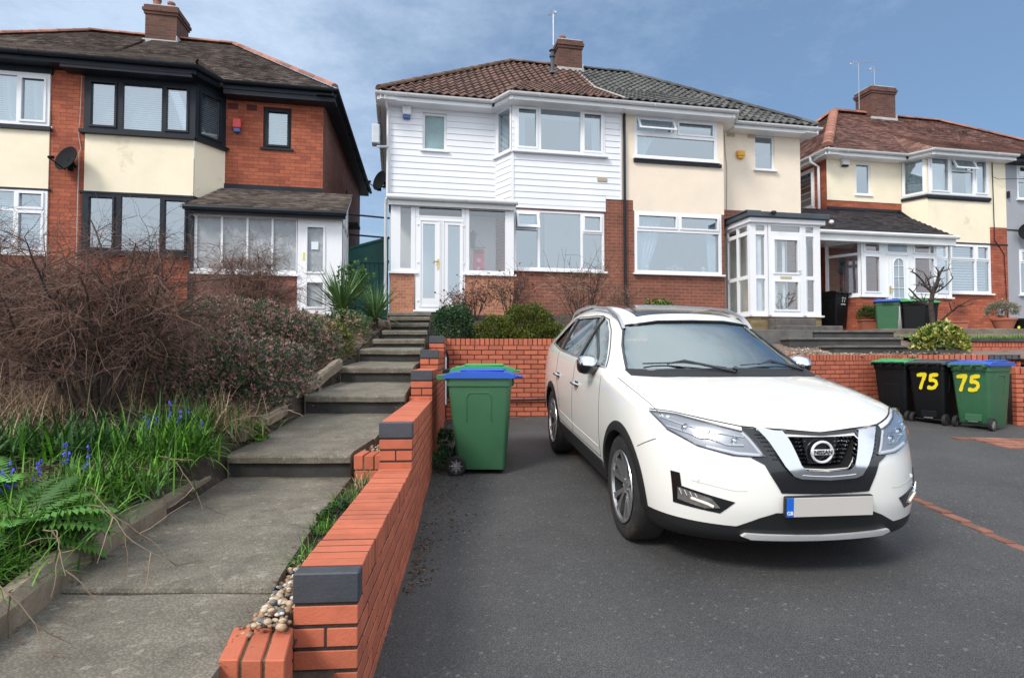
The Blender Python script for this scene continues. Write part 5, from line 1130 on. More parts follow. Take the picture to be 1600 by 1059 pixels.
gM = 'wheelie bins in front of the right house'
b = make_bin(BG, BB, 'green wheelie bin with blue lid beside the terracotta trough in front of the right house', gM); place(b, 9.75, 15.4, .46, -32)
b = make_bin(BK, BL, 'black wheelie bin with green lid behind the bare pruned tree', gM); place(b, 10.42, 15.4, .46, -30)
b = make_bin(BK, BL, 'black wheelie bin with green lid, rightmost of the three before the right house', gM); place(b, 11.05, 15.9, .46, -20)
b = make_bin(BK, BK, 'black wheelie bin with small white number 77 beside the glazed box porch', gM); place(b, 8.85, 16.35, .76, 25)
digits('77', .13, -.07, .76, lambda z: -.345+(.9-z)*.08, 1, b, WHT, bw=.07)
m = MB()
rr = random.Random(2)
for i in range(5): m.box(-.09+i*.04, -.065+i*.04, -.338, -.334, .685, .72-.01*rr.random())
m.build('painted_lettering', WHT, b)
# ------------------------------------------------------------ the white car
PAINT = M('white_pearl_paint', (.80, .80, .765), .28, var=.015, vs=1, bst=0, coat=1)
PBLK = M('black_car_plastic', (.011, .012, .013), .55, var=.15, bs=120, bst=.1)
GBLK = M('gloss_black_trim', (.008, .009, .011), .18, var=.05, bst=0, coat=.6)
CHR = M('chrome', (.72, .74, .77), .09, 1, var=.02, bst=0)
SILV = M('satin_silver', (.55, .56, .58), .3, .9, var=.03, bst=0)
CGL = glassmat('car_glass', tint=(.82, .93, .93), refl=.38, thru=.6)
CGD = glassmat('dark_privacy_glass', tint=(.8, .9, .95), refl=.16, thru=.22)
LENS = glassmat('headlamp_lens', tint=(.95, .97, 1), refl=.08, thru=.96)
SEATM = M('dark_seat_fabric', (.03, .03, .032), .8, bst=.1); DASH = M('dashboard_plastic', (.045, .047, .05), .6, bst=.1)
GAP = M('panel_gap', (.02, .02, .02), .8, bst=0)
TYRE = M('tyre_rubber', (.018, .018, .018), .8, var=.4, vs=10, bs=60, bst=.3, dirt=((.09, .07, .05), 6, .55))
TREDG = M('red_lamp', (.35, .01, .01), .15, bst=0, coat=1)
def car():
    e = empty('parked_car', (0, 0, 0), 0, 'white five-door family SUV parked nose towards the viewer on the dark drive', 'car')
    # control cage of one half: rings R0..R5 round the body, rows over the top and the bottom
    Sx = [.12, -.15, -.42, -.58, -.82, -1.15, -1.45, -1.9, -2.4, -2.9, -3.3, -3.52]
    belt = [(.88, 1.0), (.895, 1.035), (.90, 1.07), (.895, 1.095), (.892, 1.11), (.89, 1.125), (.89, 1.135), (.89, 1.145), (.89, 1.16), (.88, 1.18), (.85, 1.2), (.81, 1.19)]
    fr = [ # x for F0 F1 F2 C, y of C, z
        ([.80, .785, .70, .50], .82, .20), ([.90, .885, .81, .55], .88, .30), ([.955, .94, .85, .55], .895, .47), ([.95, .93, .83, .53], .90, .64), ([.93, .905, .79, .50], .885, .81), ([.87, .84, .71, .445], .85, .912)]
    rz_ = [([-3.66, -3.65, -3.58, -3.5], .78, .26), ([-3.74, -3.73, -3.66, -3.56], .84, .38), ([-3.76, -3.75, -3.68, -3.58], .86, .55), ([-3.75, -3.74, -3.67, -3.58], .86, .75), ([-3.74, -3.73, -3.66, -3.57], .83, .95), ([-3.70, -3.69, -3.64, -3.56], .76, 1.14)]
    sy = [.84, .885, .915, .93, .92]; sz = [.24, .34, .50, .68, .88]
    FY = [0, .32, .61]; rings = []
    for r in range(6):
        xs, cy, z = fr[r]; ring = [(xs[i], FY[i], z + (0, 0, .004, 0)[i]) for i in range(3)] + [(xs[3], cy, z + (.03 if r == 5 else 0))]
        for k, x in enumerate(Sx):
            if r == 5: ring.append((x, belt[k][0], belt[k][1]))
            else:
                f = 1 if k < 10 else (.965 if k == 10 else .93)
                ring.append((x, sy[r]*f, sz[r] + (belt[k][1]-1.0)*(.0, .0, .05, .2, .5)[r]))
        xs, cy, z = rz_[r]; ring += [(xs[3], cy, z), (xs[2], .56, z), (xs[1], .3, z), (xs[0], 0, z)]
        rings.append(ring)
    rows = [
     [(.75, 0, .975), (.72, .31, .978), (.61, .57, .986), (.40, .75, .998)],
     [(.35, 0, 1.06), (.33, .30, 1.068), (.27, .56, 1.078), (.15, .765, 1.045)],
     [(-.02, 0, 1.128), (-.03, .30, 1.13), (-.09, .58, 1.122), (-.22, .78, 1.09)],
     [(-.16, 0, 1.15), (-.18, .30, 1.147), (-.26, .60, 1.135), (-.42, .785, 1.115)],
     [(-.56, 0, 1.36), (-.58, .30, 1.355), (-.66, .55, 1.34), (-.82, .705, 1.31)],
     [(-.96, 0, 1.55), (-.98, .28, 1.545), (-1.04, .50, 1.53), (-1.16, .63, 1.49)],
     [(-1.24, 0, 1.635), (-1.25, .28, 1.63), (-1.3, .49, 1.615), (-1.42, .63, 1.565)],
     [(-1.8, 0, 1.69), (-1.8, .28, 1.687), (-1.8, .49, 1.672), (-1.85, .635, 1.615)],
     [(-2.4, 0, 1.69), (-2.4, .28, 1.686), (-2.4, .49, 1.668), (-2.4, .63, 1.61)],
     [(-3.0, 0, 1.655), (-3.0, .28, 1.65), (-3.0, .48, 1.63), (-2.95, .62, 1.575)],
     [(-3.42, 0, 1.59), (-3.41, .28, 1.585), (-3.38, .46, 1.565), (-3.32, .60, 1.50)],
     [(-3.6, 0, 1.36), (-3.59, .28, 1.36), (-3.57, .48, 1.35), (-3.5, .66, 1.33)]]
    brow = [[(x if 0 else x, y, z) for y, z in ((0, .22), (.3, .22), (.55, .22), (.74, .225))] for x in Sx]
    bm = bmesh.new(); V = {}
    def vert(p):
        k = tuple(round(c, 5) for c in p)
        if k not in V: V[k] = bm.verts.new(p)
        return V[k]
    def face(ps, sgn):
        vs = [vert((x, y*sgn, z)) for x, y, z in ps]; u = []
        for v in vs:
            if v not in u: u.append(v)
        if len(u) > 2:
            try: bm.faces.new(u if sgn > 0 else u[::-1])
            except ValueError: pass
    for sg in (1, -1):
        for r in range(5):
            A, B = rings[r], rings[r+1]
            for i in range(len(A)-1): face([A[i], A[i+1], B[i+1], B[i]], sg)
        def cap(ring, rws):
            n = len(ring); G = [ring[:4]] + [rw+[ring[4+k]] for k, rw in enumerate(rws)] + [[ring[n-1], ring[n-2], ring[n-3], ring[n-4]]]
            # first row has 4 points: F0 F1 F2 C ; following rows have 5 with the ring point last
            out = []
            g0 = G[0]; g1 = G[1]
            for i in range(3): out.append([g0[i], g0[i+1], g1[i+1], g1[i]])
            out.append([g0[3], g1[4], g1[3]])
            for a, b in zip(G[1:-1], G[2:-1]):
                for i in range(4): out.append([a[i], a[i+1], b[i+1], b[i]])
            a, b = G[-2], G[-1]
            for i in range(3): out.append([a[i], a[i+1], b[i+1], b[i]])
            out.append([a[3], a[4], b[3]])
            return out
        for f in cap(rings[5], rows): face(f, sg)
        for f in cap(rings[0], brow): face(f[::-1], sg)
    bmesh.ops.recalc_face_normals(bm, faces=bm.faces)
    cl_ = bm.edges.layers.float.get('crease_edge') or bm.edges.layers.float.new('crease_edge')
    def crease(pts, val):
        for a_, b_ in zip(pts, pts[1:]):
            for sg in (1, -1):
                va, vb = (V.get(tuple(round(c, 5) for c in (p[0], p[1]*sg, p[2]))) for p in (a_, b_))
                if va and vb:
                    ed = bm.edges.get((va, vb))
                    if ed: ed[cl_] = val
    crease(rings[5][:16], .45); crease(rings[3][:4], .35); crease(rings[2][:16], .25); crease([r_[2] for r_ in rows[:4]], .35); crease(rings[1][:4], .4)
    me = bpy.data.meshes.new('body'); bm.to_mesh(me); bm.free()
    tmp = bpy.data.objects.new('tmp', me); S.collection.objects.link(tmp)
    md = tmp.modifiers.new('s', 'SUBSURF'); md.levels = md.render_levels = 3
    def bake(o):
        dg = bpy.context.evaluated_depsgraph_get(); dg.update(); ev = o.evaluated_get(dg); m2 = bpy.data.meshes.new_from_object(ev)
        bpy.data.objects.remove(o); return m2
    smooth_me = bake(tmp)
    bm = bmesh.new(); bm.from_mesh(smooth_me); bm.normal_update(); bvh = BVHTree.FromBMesh(bm)
    # split along the lower black cladding line
    bmesh.ops.bisect_plane(bm, geom=bm.verts[:]+bm.edges[:]+bm.faces[:], plane_co=(0, 0, .365), plane_no=(0, 0, 1), dist=1e-5)
    for f in bm.faces: f.material_index = 1 if f.calc_center_median().z < .365 else 0; f.smooth = True
    bme = bpy.data.meshes.new('body'); bm.to_mesh(bme); bm.free()
    for mt in (PAINT, PBLK): bme.materials.append(mt)
    body = bpy.data.objects.new('body', bme); S.collection.objects.link(body)
    cutters = []
    def cutter(mb, mi=1):
        q = bpy.data.meshes.new('c'); q.from_pydata(mb.v, [], mb.f)
        b2 = bmesh.new(); b2.from_mesh(q); bmesh.ops.recalc_face_normals(b2, faces=b2.faces); b2.to_mesh(q); b2.free()
        q.materials.append(PAINT); q.materials.append(PBLK); q.polygons.foreach_set('material_index', [mi]*len(q.polygons))
        o = bpy.data.objects.new('c', q); S.collection.objects.link(o); cutters.append(o); return o
    AX = (0, -2.705)
    for ax in AX:
        for sg in (1, -1): m = MB(); m.cyl((ax, sg*.60, .37), (ax, sg*1.1, .37), .395, n=48); cutter(m)
    cav = MB(); st = [(-.42, .70, .70, .50, 1.06), (-.62, .78, .58, .48, 1.22), (-.95, .80, .54, .45, 1.42), (-1.3, .80, .50, .45, 1.54), (-1.8, .80, .50, .45, 1.62), (-2.6, .80, .50, .45, 1.61), (-3.15, .74, .46, .55, 1.50), (-3.42, .66, .48, .62, 1.15)]
    rg = []
    for x, hb, ht, z0, z1 in st:
        zb = min(1.08, z1-.02); rg.append([(x, -hb, z0), (x, -hb, zb), (x, -ht, z1), (x, ht, z1), (x, hb, zb), (x, hb, z0)])
    loft(cav, rg)
    SW = [[(-.70, 1.15), (-1.52, 1.175), (-1.55, 1.555), (-1.38, 1.515), (-1.18, 1.425), (-.92, 1.275)], [(-1.60, 1.178), (-2.40, 1.2), (-2.52, 1.535), (-1.63, 1.555)], [(-2.48, 1.205), (-2.98, 1.245), (-2.88, 1.40), (-2.60, 1.52)]]
    for w in SW:
        for sg in (1, -1): m = MB(); m.prism([(x, sg*.40, z) for x, z in w], (0, sg*.8, 0)); cutter(m)
    ws = [(.0, 1.175), (.45, 1.165), (.735, 1.15), (.665, 1.32), (.575, 1.485), (.3, 1.525), (0, 1.53)]
    wfull = ws + [(-y, z) for y, z in ws[::-1] if y > 0]
    m = MB(); m.prism([(-1.3, y, z) for y, z in wfull], (1.6, 0, 0)); cutter(m)
    m = MB(); m.prism([(-3.9, y, z) for y, z in ((-.55, 1.2), (.55, 1.2), (.45, 1.5), (-.45, 1.5))], (.7, 0, 0)); cutter(m)
    gr = [(0, .875), (.222, .877), (.165, .748), (.135, .709), (0, .702)]; gfull = gr + [(-y, z) for y, z in gr[::-1] if y > 0]
    m = MB(); m.prism([(.76, y, z) for y, z in gfull], (.4, 0, 0)); cutter(m)
    lo = [(0, .455), (.27, .455), (.44, .375), (.42, .365), (0, .36)]; lfull = lo+[(-y, z) for y, z in lo[::-1] if y > 0]
    m = MB(); m.prism([(.78, y, z) for y, z in lfull], (.4, 0, 0)); cutter(m)
    cutter(cav)
    for c in cutters:
        keep = body.copy(); S.collection.objects.link(keep)
        b_ = keep.modifiers.new('b', 'BOOLEAN'); b_.operation = 'DIFFERENCE'; b_.object = c; b_.solver = 'EXACT'
        m3 = bake(keep); b9 = bmesh.new(); b9.from_mesh(m3); v_ = b9.calc_volume(signed=True); b9.free()
        if v_ > 3: body.data = m3
        else: print('cut skipped', cutters.index(c), v_)
    fin = body.data; bpy.data.objects.remove(body)
    for c in cutters: bpy.data.objects.remove(c)
    fin.name = 'body'; fin.polygons.foreach_set('use_smooth', [True]*len(fin.polygons)); fin.set_sharp_from_angle(angle=R(38))
    for mt in list(fin.materials)[2:]: pass
    body = bpy.data.objects.new('body', fin); S.collection.objects.link(body); body.parent = e
    # --- patches laid on the body surface
    def hit(axis, a, b, sg=1):
        if axis == 'X' and .60 < b < 1.0 : b -= .02*min(1, (b-.6)/.08)*max(0, 1-abs(a)/.8)
        if axis == 'X' and .86 < b < 1.0: b -= .035*min(1, (b-.86)/.06)*max(0, 1-abs(a)/.75)
        if axis == 'X': o, d = Vector((2, a, b)), Vector((-1, 0, 0))
        elif axis == 'Y': o, d = Vector((a, sg*2, b)), Vector((0, -sg, 0))
        else: o, d = Vector((a, b, 3)), Vector((0, 0, -1))
        p, n, i, _ = bvh.ray_cast(o, d); return (p, n) if p else (None, None)
    def patch(name, poly, axis, mat, off, par=e, sg=1, depth=.02, step=.03, flatx=None, smooth=50):
        b = bmesh.new(); f = b.faces.new([b.verts.new((x, y, 0)) for x, y in poly])
        xs = [p[0] for p in poly]; ys = [p[1] for p in poly]
        for lo_, hi_, no in ((min(xs), max(xs), (1, 0, 0)), (min(ys), max(ys), (0, 1, 0))):
            k = int((hi_-lo_)/step)+1
            for i in range(1, k):
                t = lerp(lo_, hi_, i/k); bmesh.ops.bisect_plane(b, geom=b.verts[:]+b.edges[:]+b.faces[:], plane_co=(t, 0, 0) if no[0] else (0, t, 0), plane_no=no, dist=1e-6)
        last = None
        for v in b.verts:
            p, n = hit(axis, v.co.x, v.co.y, sg)
            if p is None:
                q = Vector((.5, v.co.x, v.co.y)) if last is None else last; v.co = q; continue
            if flatx is not None: v.co = Vector((p.x*(1-flatx[1])+flatx[0]*flatx[1]+off, p.y, p.z))
            else: v.co = p+n*off
            last = v.co.copy()
        ctr = Vector((-1.4, 0, .8))
        edges = [ed for ed in b.edges if ed.is_boundary]
        r = bmesh.ops.extrude_edge_only(b, edges=edges); vs = [g for g in r['geom'] if isinstance(g, bmesh.types.BMVert)]
        dv = {'X': Vector((-1, 0, 0)), 'Y': Vector((0, -sg, 0)), 'Z': Vector((0, 0, -1))}[axis]
        for v in vs: v.co += dv*depth
        bmesh.ops.recalc_face_normals(b, faces=b.faces)
        tot = sum((f.normal.dot(-dv)*f.calc_area() for f in b.faces))
        if tot < 0: bmesh.ops.reverse_faces(b, faces=b.faces)
        me = bpy.data.meshes.new(name); b.to_mesh(me); b.free(); me.materials.append(mat)
        me.polygons.foreach_set('use_smooth', [True]*len(me.polygons)); me.set_sharp_from_angle(angle=R(smooth))
        o = bpy.data.objects.new(name, me); S.collection.objects.link(o); o.parent = par; return o
    def mir(poly): return [(-y, z) for y, z in poly][::-1]
    def line(pts, axis, r=.0028, sg=1, mat=GAP, name='panel_gap', par=None, sub=10, off=0):
        m = MB(); P = []
        for (a, b_), (c, d) in zip(pts, pts[1:]):
            for i in range(sub+1):
                p, n = hit(axis, lerp(a, c, i/sub), lerp(b_, d, i/sub), sg)
                if p is not None and (not P or (p-P[-1]).length > .004): P.append(p+n*off)
        if len(P) > 1: m.tube(P, r, 5); return m.build(name, mat, par or body, smooth=80)
    # windows
    glass = []
    for i, w in enumerate(SW):
        for sg in (1, -1): patch('side_window', w, 'Y', CGL if i == 0 else CGD, -.012, sg=sg, depth=.003, step=.08)
    wnd = patch('windscreen', wfull, 'X', CGL, -.008, depth=.002, step=.06)
    patch('rear_window', [(-.55, 1.2), (.55, 1.2), (.45, 1.5), (-.45, 1.5)], 'X', CGD, 0, depth=.003)  if 0 else None
    # black frit edge and dark trims round the glass
    line([(y, z) for y, z in wfull]+[wfull[0]], 'X', .010, mat=GBLK, name='windscreen_seal', par=wnd, sub=6, off=-.004)
    for sg in (1, -1):
        line([(-.66, 1.14), (-1.5, 1.168), (-2.4, 1.192), (-3.02, 1.24)], 'Y', .008, sg, mat=CHR, name='chrome_belt_strip', off=.002)
        line([(-.66, 1.14), (-.90, 1.285), (-1.17, 1.44), (-1.38, 1.53), (-1.6, 1.566), (-2.52, 1.55), (-2.64, 1.53), (-3.02, 1.24)], 'Y', .007, sg, mat=GBLK, name='window_seal', off=.0)
        for q in ([(-1.52, 1.175), (-1.60, 1.175), (-1.635, 1.56), (-1.555, 1.56)], [(-2.40, 1.195), (-2.48, 1.198), (-2.60, 1.525), (-2.52, 1.54)]): patch('pillar_trim', q, 'Y', GBLK, .003, sg=sg, depth=.01, step=.1)
        line([(-.60, 1.11), (-.55, .80), (-.53, .45)], 'Y', sg=sg); line([(-1.56, 1.15), (-1.56, .8), (-1.57, .45)], 'Y', sg=sg)
        line([(-2.44, 1.17), (-2.42, .95), (-2.25, .72), (-2.2, .6)], 'Y', sg=sg); line([(-.53, .45), (-1.57, .45), (-2.2, .47)], 'Y', sg=sg)
        line([(.34, .72), (.42, .76), (.50, .80)], 'Y', sg=sg)
        line([(-.60, .52), (-1.4, .53), (-2.2, .56)], 'Y', .004, sg, mat=PAINT, name='sill_crease')
        for cx, lab in ((-1.40, 'door_handle'), (-2.30, 'door_handle')):
            p, n = hit('Y', cx, .93, sg); m = MB(); m.tube([p+n*.004+Vector((.09, 0, 0)), p+n*.035+Vector((.06, 0, .003)), p+n*.038-Vector((.05, 0, -.003)), p+n*.004-Vector((.09, 0, -.006))], [.010, .014, .014, .01], 8); m.build(lab, CHR, e, smooth=60)
            patch('handle_recess', [(cx-.07, .905), (cx+.07, .905), (cx+.07, .955), (cx-.07, .955)], 'Y', GAP, .0015, sg=sg, depth=.002, step=.05)
        for ax in AX:   # wheel arch cladding
            poly = [(ax+.45*math.cos(t), .37+.45*math.sin(t)) for t in [R(-2+184*i/24) for i in range(25)]] + [(ax+.385*math.cos(t), .37+.385*math.sin(t)) for t in [R(182-184*i/24) for i in range(25)]]
            b0 = []
            m = MB(); Q = []
            for i in range(33):
                t = R(-4+188*i/32); rr_ = []
                for k, (rad, of) in enumerate(((.385, -.05), (.386, .012), (.43, .012), (.452, .003))):
                    p, n = hit('Y', ax+rad*math.cos(t), max(.245, .37+rad*math.sin(t)), sg)
                    if p is None: p = Vector((ax+rad*math.cos(t), sg*.9, .37+rad*math.sin(t)))
                    rr_.append(Vector((p.x, p.y+sg*of, p.z)))
                Q.append(rr_)
            vs = [p for r_ in Q for p in r_]; m.add(vs, [(i*4+k, (i+1)*4+k, (i+1)*4+k+1, i*4+k+1) for i in range(32) for k in range(3)]); m.build('wheel_arch_trim', PBLK, e, smooth=40, fixn=True)
        # sill cladding
        patch('sill_trim', [(-.45, .27), (-2.26, .27), (-2.26, .43), (-2.2, .44), (-.5, .425), (-.45, .38)], 'Y', PBLK, .012, sg=sg, depth=.02, step=.1)
        # wheels
        for ax in AX:
            wy = sg*.79
            m = MB(); m.lathe([(.25, -.10), (.30, -.112), (.345, -.108), (.362, -.09), (.366, -.04), (.366, .04), (.362, .09), (.345, .108), (.30, .112), (.25, .10)], 48, axis='Y', o=(ax, wy, .366))
            for g in (-.05, 0, .05): m.lathe([(.3655, g-.005), (.36, g), (.3655, g+.005)], 48, axis='Y', o=(ax, wy, .366))
            w = m.build('wheel', TYRE, e, smooth=50)
            m = MB(); k = sg; m.lathe([(.252, k*.108), (.247, k*.113), (.236, k*.106), (.228, k*.04), (.222, -k*.08), (.0, -k*.08)], 40, axis='Y', o=(ax, wy, .366)); m.build('rim_barrel', PBLK, w, smooth=40)
            m = MB(); m.lathe([(.252, k*.108), (.249, k*.1145), (.236, k*.109), (.232, k*.09)], 48, axis='Y', o=(ax, wy, .366))
            for i in range(5):
                t0 = 2*math.pi*i/5+.2
                for dt in (-.2, .2):
                    a0 = t0+dt*.55; a1 = t0+dt*1.25; c0, s0_, c1, s1 = math.cos(a0), math.sin(a0), math.cos(a1), math.sin(a1)
                    P0 = Vector((c0, 0, s0_)); P1 = Vector((c1, 0, s1)); T0 = Vector((-s0_, 0, c0)); T1 = Vector((-s1, 0, c1)); C0 = Vector((ax, wy, .366))
                    q = [C0+P0*.05-T0*.014, C0+P0*.05+T0*.014, C0+P1*.238+T1*.021, C0+P1*.238-T1*.021]
                    y0, y1, yb_ = Vector((0, k*.075, 0)), Vector((0, k*.106, 0)), Vector((0, k*.03, 0))
                    vv = [q[0]+y0, q[1]+y0, q[2]+y1, q[3]+y1, q[0]+yb_, q[1]+yb_, q[2]+yb_*1.5, q[3]+yb_*1.5]
                    m.add(vv, [(0, 1, 2, 3), (0, 4, 5, 1), (1, 5, 6, 2), (2, 6, 7, 3), (3, 7, 4, 0)])
            m.lathe([(.0, k*.085), (.028, k*.084), (.05, k*.075), (.055, k*.04)], 20, axis='Y', o=(ax, wy, .366))
            for i in range(5): t = 2*math.pi*i/5+.8; m.cyl((ax+.045*math.cos(t), wy+k*.06, .366+.045*math.sin(t)), (ax+.045*math.cos(t), wy+k*.083, .366+.045*math.sin(t)), .009, n=6)
            m.build('alloy_rim', SILV, w, smooth=35, fixn=True)
            m = MB(); m.cyl((ax, wy-k*.02, .366), (ax, wy-k*.0, .366), .15, n=24); m.build('brake_disc', PBLK, w)
        # mirror
        mc = Vector((-.84, sg*.945, 1.15)); m = MB(); V = []; n = 14
        prof = [(-.10, .2), (-.09, .75), (-.04, 1), (.03, .95), (.085, .7), (.115, .3), (.12, .02)]
        def msurf(lo_, hi_, g=1):
            mm = MB(); V = []; ang = [lerp(lo_, hi_, i/n) for i in range(n+1)]
            for px_, s_ in prof:
                for t in ang: V.append((mc.x+px_*.85, mc.y+sg*.092*s_*g*math.copysign(abs(math.cos(t))**.7, math.cos(t)), mc.z+.082*s_*g*math.copysign(abs(math.sin(t))**.8, math.sin(t))))
            mm.add(V, [(a*(n+1)+i, a*(n+1)+i+1, (a+1)*(n+1)+i+1, (a+1)*(n+1)+i) for a in range(len(prof)-1) for i in range(n)]); return mm
        mm = msurf(0, 2*math.pi, .985); mm.tube([(mc.x, mc.y-sg*.05, mc.z-.06), (mc.x-.01, mc.y-sg*.13, mc.z-.075), (mc.x-.0, sg*.84, mc.z-.05)], [.03, .03, .04], 8); mir_o = mm.build('door_mirror', GBLK, e, smooth=50, fixn=True)
        msurf(R(5), R(175)).build('mirror_cap', CHR, mir_o, smooth=60, fixn=True)
        # roof rail
        pts = []
        for x, dz in ((-1.02, -.01), (-1.08, .02), (-1.18, .045), (-1.5, .055), (-2.2, .055), (-2.8, .055), (-2.98, .04), (-3.1, -.01)):
            p, n_ = hit('Z', x, sg*.585); pts.append(p+Vector((0, 0, dz)))
        m = MB(); k8 = len(pts); V = []
        for p in pts:
            for a_, b_ in ((-.020, -.012), (-.014, .012), (.014, .012), (.022, -.012)): V.append(p+Vector((0, a_, b_)))
        m.add(V, [(i*4+j, i*4+(j+1) % 4, (i+1)*4+(j+1) % 4, (i+1)*4+j) for i in range(k8-1) for j in range(4)]); m.build('roof_rail', SILV, e, smooth=50, fixn=True)
        # headlamp
        hp = [(.835, .952), (.72, .955), (.56, .935), (.425, .912), (.335, .778), (.50, .775), (.66, .805), (.78, .868)]
        if sg < 0: hp = mir(hp)
        rf = patch('headlamp', hp, 'X', M('lamp_housing', (.27, .28, .30), .3, .4, var=.1, bst=0), .003, depth=.02)
        def edge(k): return [(sg*a, b) for a, b in k]
        line(edge([(.80, .93), (.70, .905), (.62, .90), (.55, .885), (.43, .875)]), 'X', .005, mat=CHR, name='daytime_strip', par=rf, off=.006)
        line(edge([(.78, .885), (.70, .868), (.64, .845), (.60, .85), (.52, .825), (.44, .83)]), 'X', .007, mat=CHR, name='daytime_strip', par=rf, off=.006)
        line(edge([(.435, .905), (.355, .785), (.48, .785), (.62, .805)]), 'X', .011, mat=M('white_light_guide', (.6, .62, .66), .3, bst=0), name='light_guide', par=rf, off=.002)
        for cy, cz, rr_ in ((.70, .893, .028), (.585, .872, .03), (.48, .85, .026)):
            p, n_ = hit('X', sg*cy, cz); m = MB(); m.lathe([(rr_, .0), (rr_*.97, .008), (rr_*.8, .006), (rr_*.75, -.01)], 18, axis='X', o=(p.x+.002, p.y, p.z)); m.lathe([(0, .012), (rr_*.4, .010), (rr_*.72, -.004)], 18, axis='X', o=(p.x, p.y, p.z)); m.build('projector', CHR, rf, smooth=60)
        patch('lens', hp, 'X', LENS, .022, par=rf, depth=.02)
        line([(hp[i][0], hp[i][1]) for i in (0, 1, 2, 3, 4, 5, 6, 7, 0)], 'X', .006, mat=GBLK, name='lamp_edge', par=rf, off=.004)
        # fog lamp blade
        fp = [(.785, .635), (.748, .632), (.742, .558), (.50, .508), (.57, .435), (.775, .452)]
        if sg < 0: fp = mir(fp)
        fb = patch('fog_lamp_surround', fp, 'X', GBLK, .004, depth=.02)
        fq = [(.755, .548), (.61, .515), (.57, .468), (.64, .455), (.755, .478)]
        if sg < 0: fq = mir(fq)
        patch('fog_lamp', fq, 'X', M('fog_reflector', (.35, .35, .34), .2, .7, var=.3, vs=30, bst=0), .010, par=fb, depth=.005)
        line(edge([(.70, .50), (.63, .483), (.60, .47)]), 'X', .010, mat=M('fog_glow_strip', (.75, .7, .6), .3, bst=0), name='fog_strip', par=fb, off=.01)
        for i in range(4): line(edge([(.75-.022*i, .545-.005*i), (.74-.022*i, .51)]), 'X', .004, mat=CHR, name='fog_strip', par=fb, off=.012, sub=3)
        line(edge([(.70, .60), (.60, .585), (.50, .57), (.44, .575)]), 'X', .0018, mat=M('crease_shadow', (.45, .45, .43), .5, bst=0), name='bumper_crease')
        p, n_ = hit('X', sg*.665, .605); m = MB(); m.lathe([(0, .003), (.012, .003), (.013, .0)], 14, axis='X', o=(p.x, p.y, p.z)); m.build('parking_sensor', PAINT, e, smooth=30)
        # black surround of the grille, chrome arm
        bs = [(0, .950), (.425, .938), (.43, .915), (.337, .775), (.41, .768), (.345, .735), (.262, .572), (0, .566), (0, .716), (.14, .722), (.172, .765), (.23, .93), (0, .93)]
        bs1 = [(0.0, .950), (.425, .938), (.43, .915), (.232, .927), (0, .927)]; bs2 = [(.43, .915), (.337, .775), (.41, .768), (.345, .735), (.262, .572), (0, .566), (0, .716), (.137, .722), (.17, .763), (.228, .927)]
        for q in (bs1, bs2): patch('grille_surround', q if sg > 0 else mir(q), 'X', GBLK, .006, depth=.02)
        arm = [(.36, .933), (.245, .735), (.20, .682), (.16, .668), (0, .662), (0, .712), (.128, .716), (.158, .742), (.228, .933)]
        patch('chrome_v_trim', arm if sg > 0 else mir(arm), 'X', CHR, .030, depth=.04)
        line(edge([(.155, .69), (.10, .687), (0, .685)]), 'X', .004, mat=CHR, name='chrome_ridge', off=.031)
        for i in range(7):
            z = .90-.022*i; line(edge([(.375-.012*i, z), (.34-.0125*i, z)]), 'X', .004, mat=PBLK, name='mesh_rib', off=.007, sub=2)
        # lower intake and skirt
        m = MB(); m.prism([(.81, 0, .36), (.81, sg*.44, .36), (.79, sg*.44, .37), (.80, sg*.27, .458), (.80, 0, .458)], (.01, 0, 0))
        for z in (.40, .43): m.box(.81, .88, 0, sg*.36, z, z+.012)
        m.build('lower_grille', PBLK, e)
        sk = [(0, .298), (.40, .302), (.45, .318), (.43, .335), (0, .326)]
        patch('chrome_skid_strip', sk if sg > 0 else mir(sk), 'X', M('bright_skid_trim', (.72, .73, .74), .35, .2, bst=0), .022, depth=.03)
        bk = [(.27, .352), (.42, .382), (.50, .385), (.82, .40), (.86, .36), (.40, .352)]
        li = [(0, .462), (.285, .458), (.37, .425), (.49, .362), (0, .362)]
        patch('intake_surround', li if sg > 0 else mir(li), 'X', PBLK, .004, depth=.01)
    # grille bars and emblem
    m = MB()
    m.poly([(.80, y, z) for y, z in gfull][::-1]); m.build('grille_backing', PBLK, e)
    m = MB(); z = .868
    while z > .71:
        hw = interp(z, [(.70, .13), (.75, .16), (.88, .22)])
        for sg in (1, -1):
            P = [(.868-.02*t+.006*math.sin(t*30), sg*lerp(.085, hw, t), z+.004*math.sin(t*34)) for t in [i/16 for i in range(17)]]; m.tube(P, .0065, 5)
        z -= .0235
    m.build('grille_bars', GBLK, e, smooth=60)
    m = MB(); m.prism([(.86, -.115, .88), (.86, .115, .88), (.86, .07, .72), (.86, -.07, .72)], (.012, 0, 0)); m.build('emblem_panel', GBLK, e)
    ez = .79; ex = .893
    m = MB(); m.tube([(ex, .062*math.cos(t*math.pi/16), ez+.058*math.sin(t*math.pi/16)) for t in range(33)], .0075, 8, cap=False); m.box(ex-.004, ex+.010, -.068, .068, ez-.0155, ez+.0155, .003); emb = m.build('emblem', M('bright_emblem', (.75, .76, .78), .3, .3, bst=0), e, smooth=40)
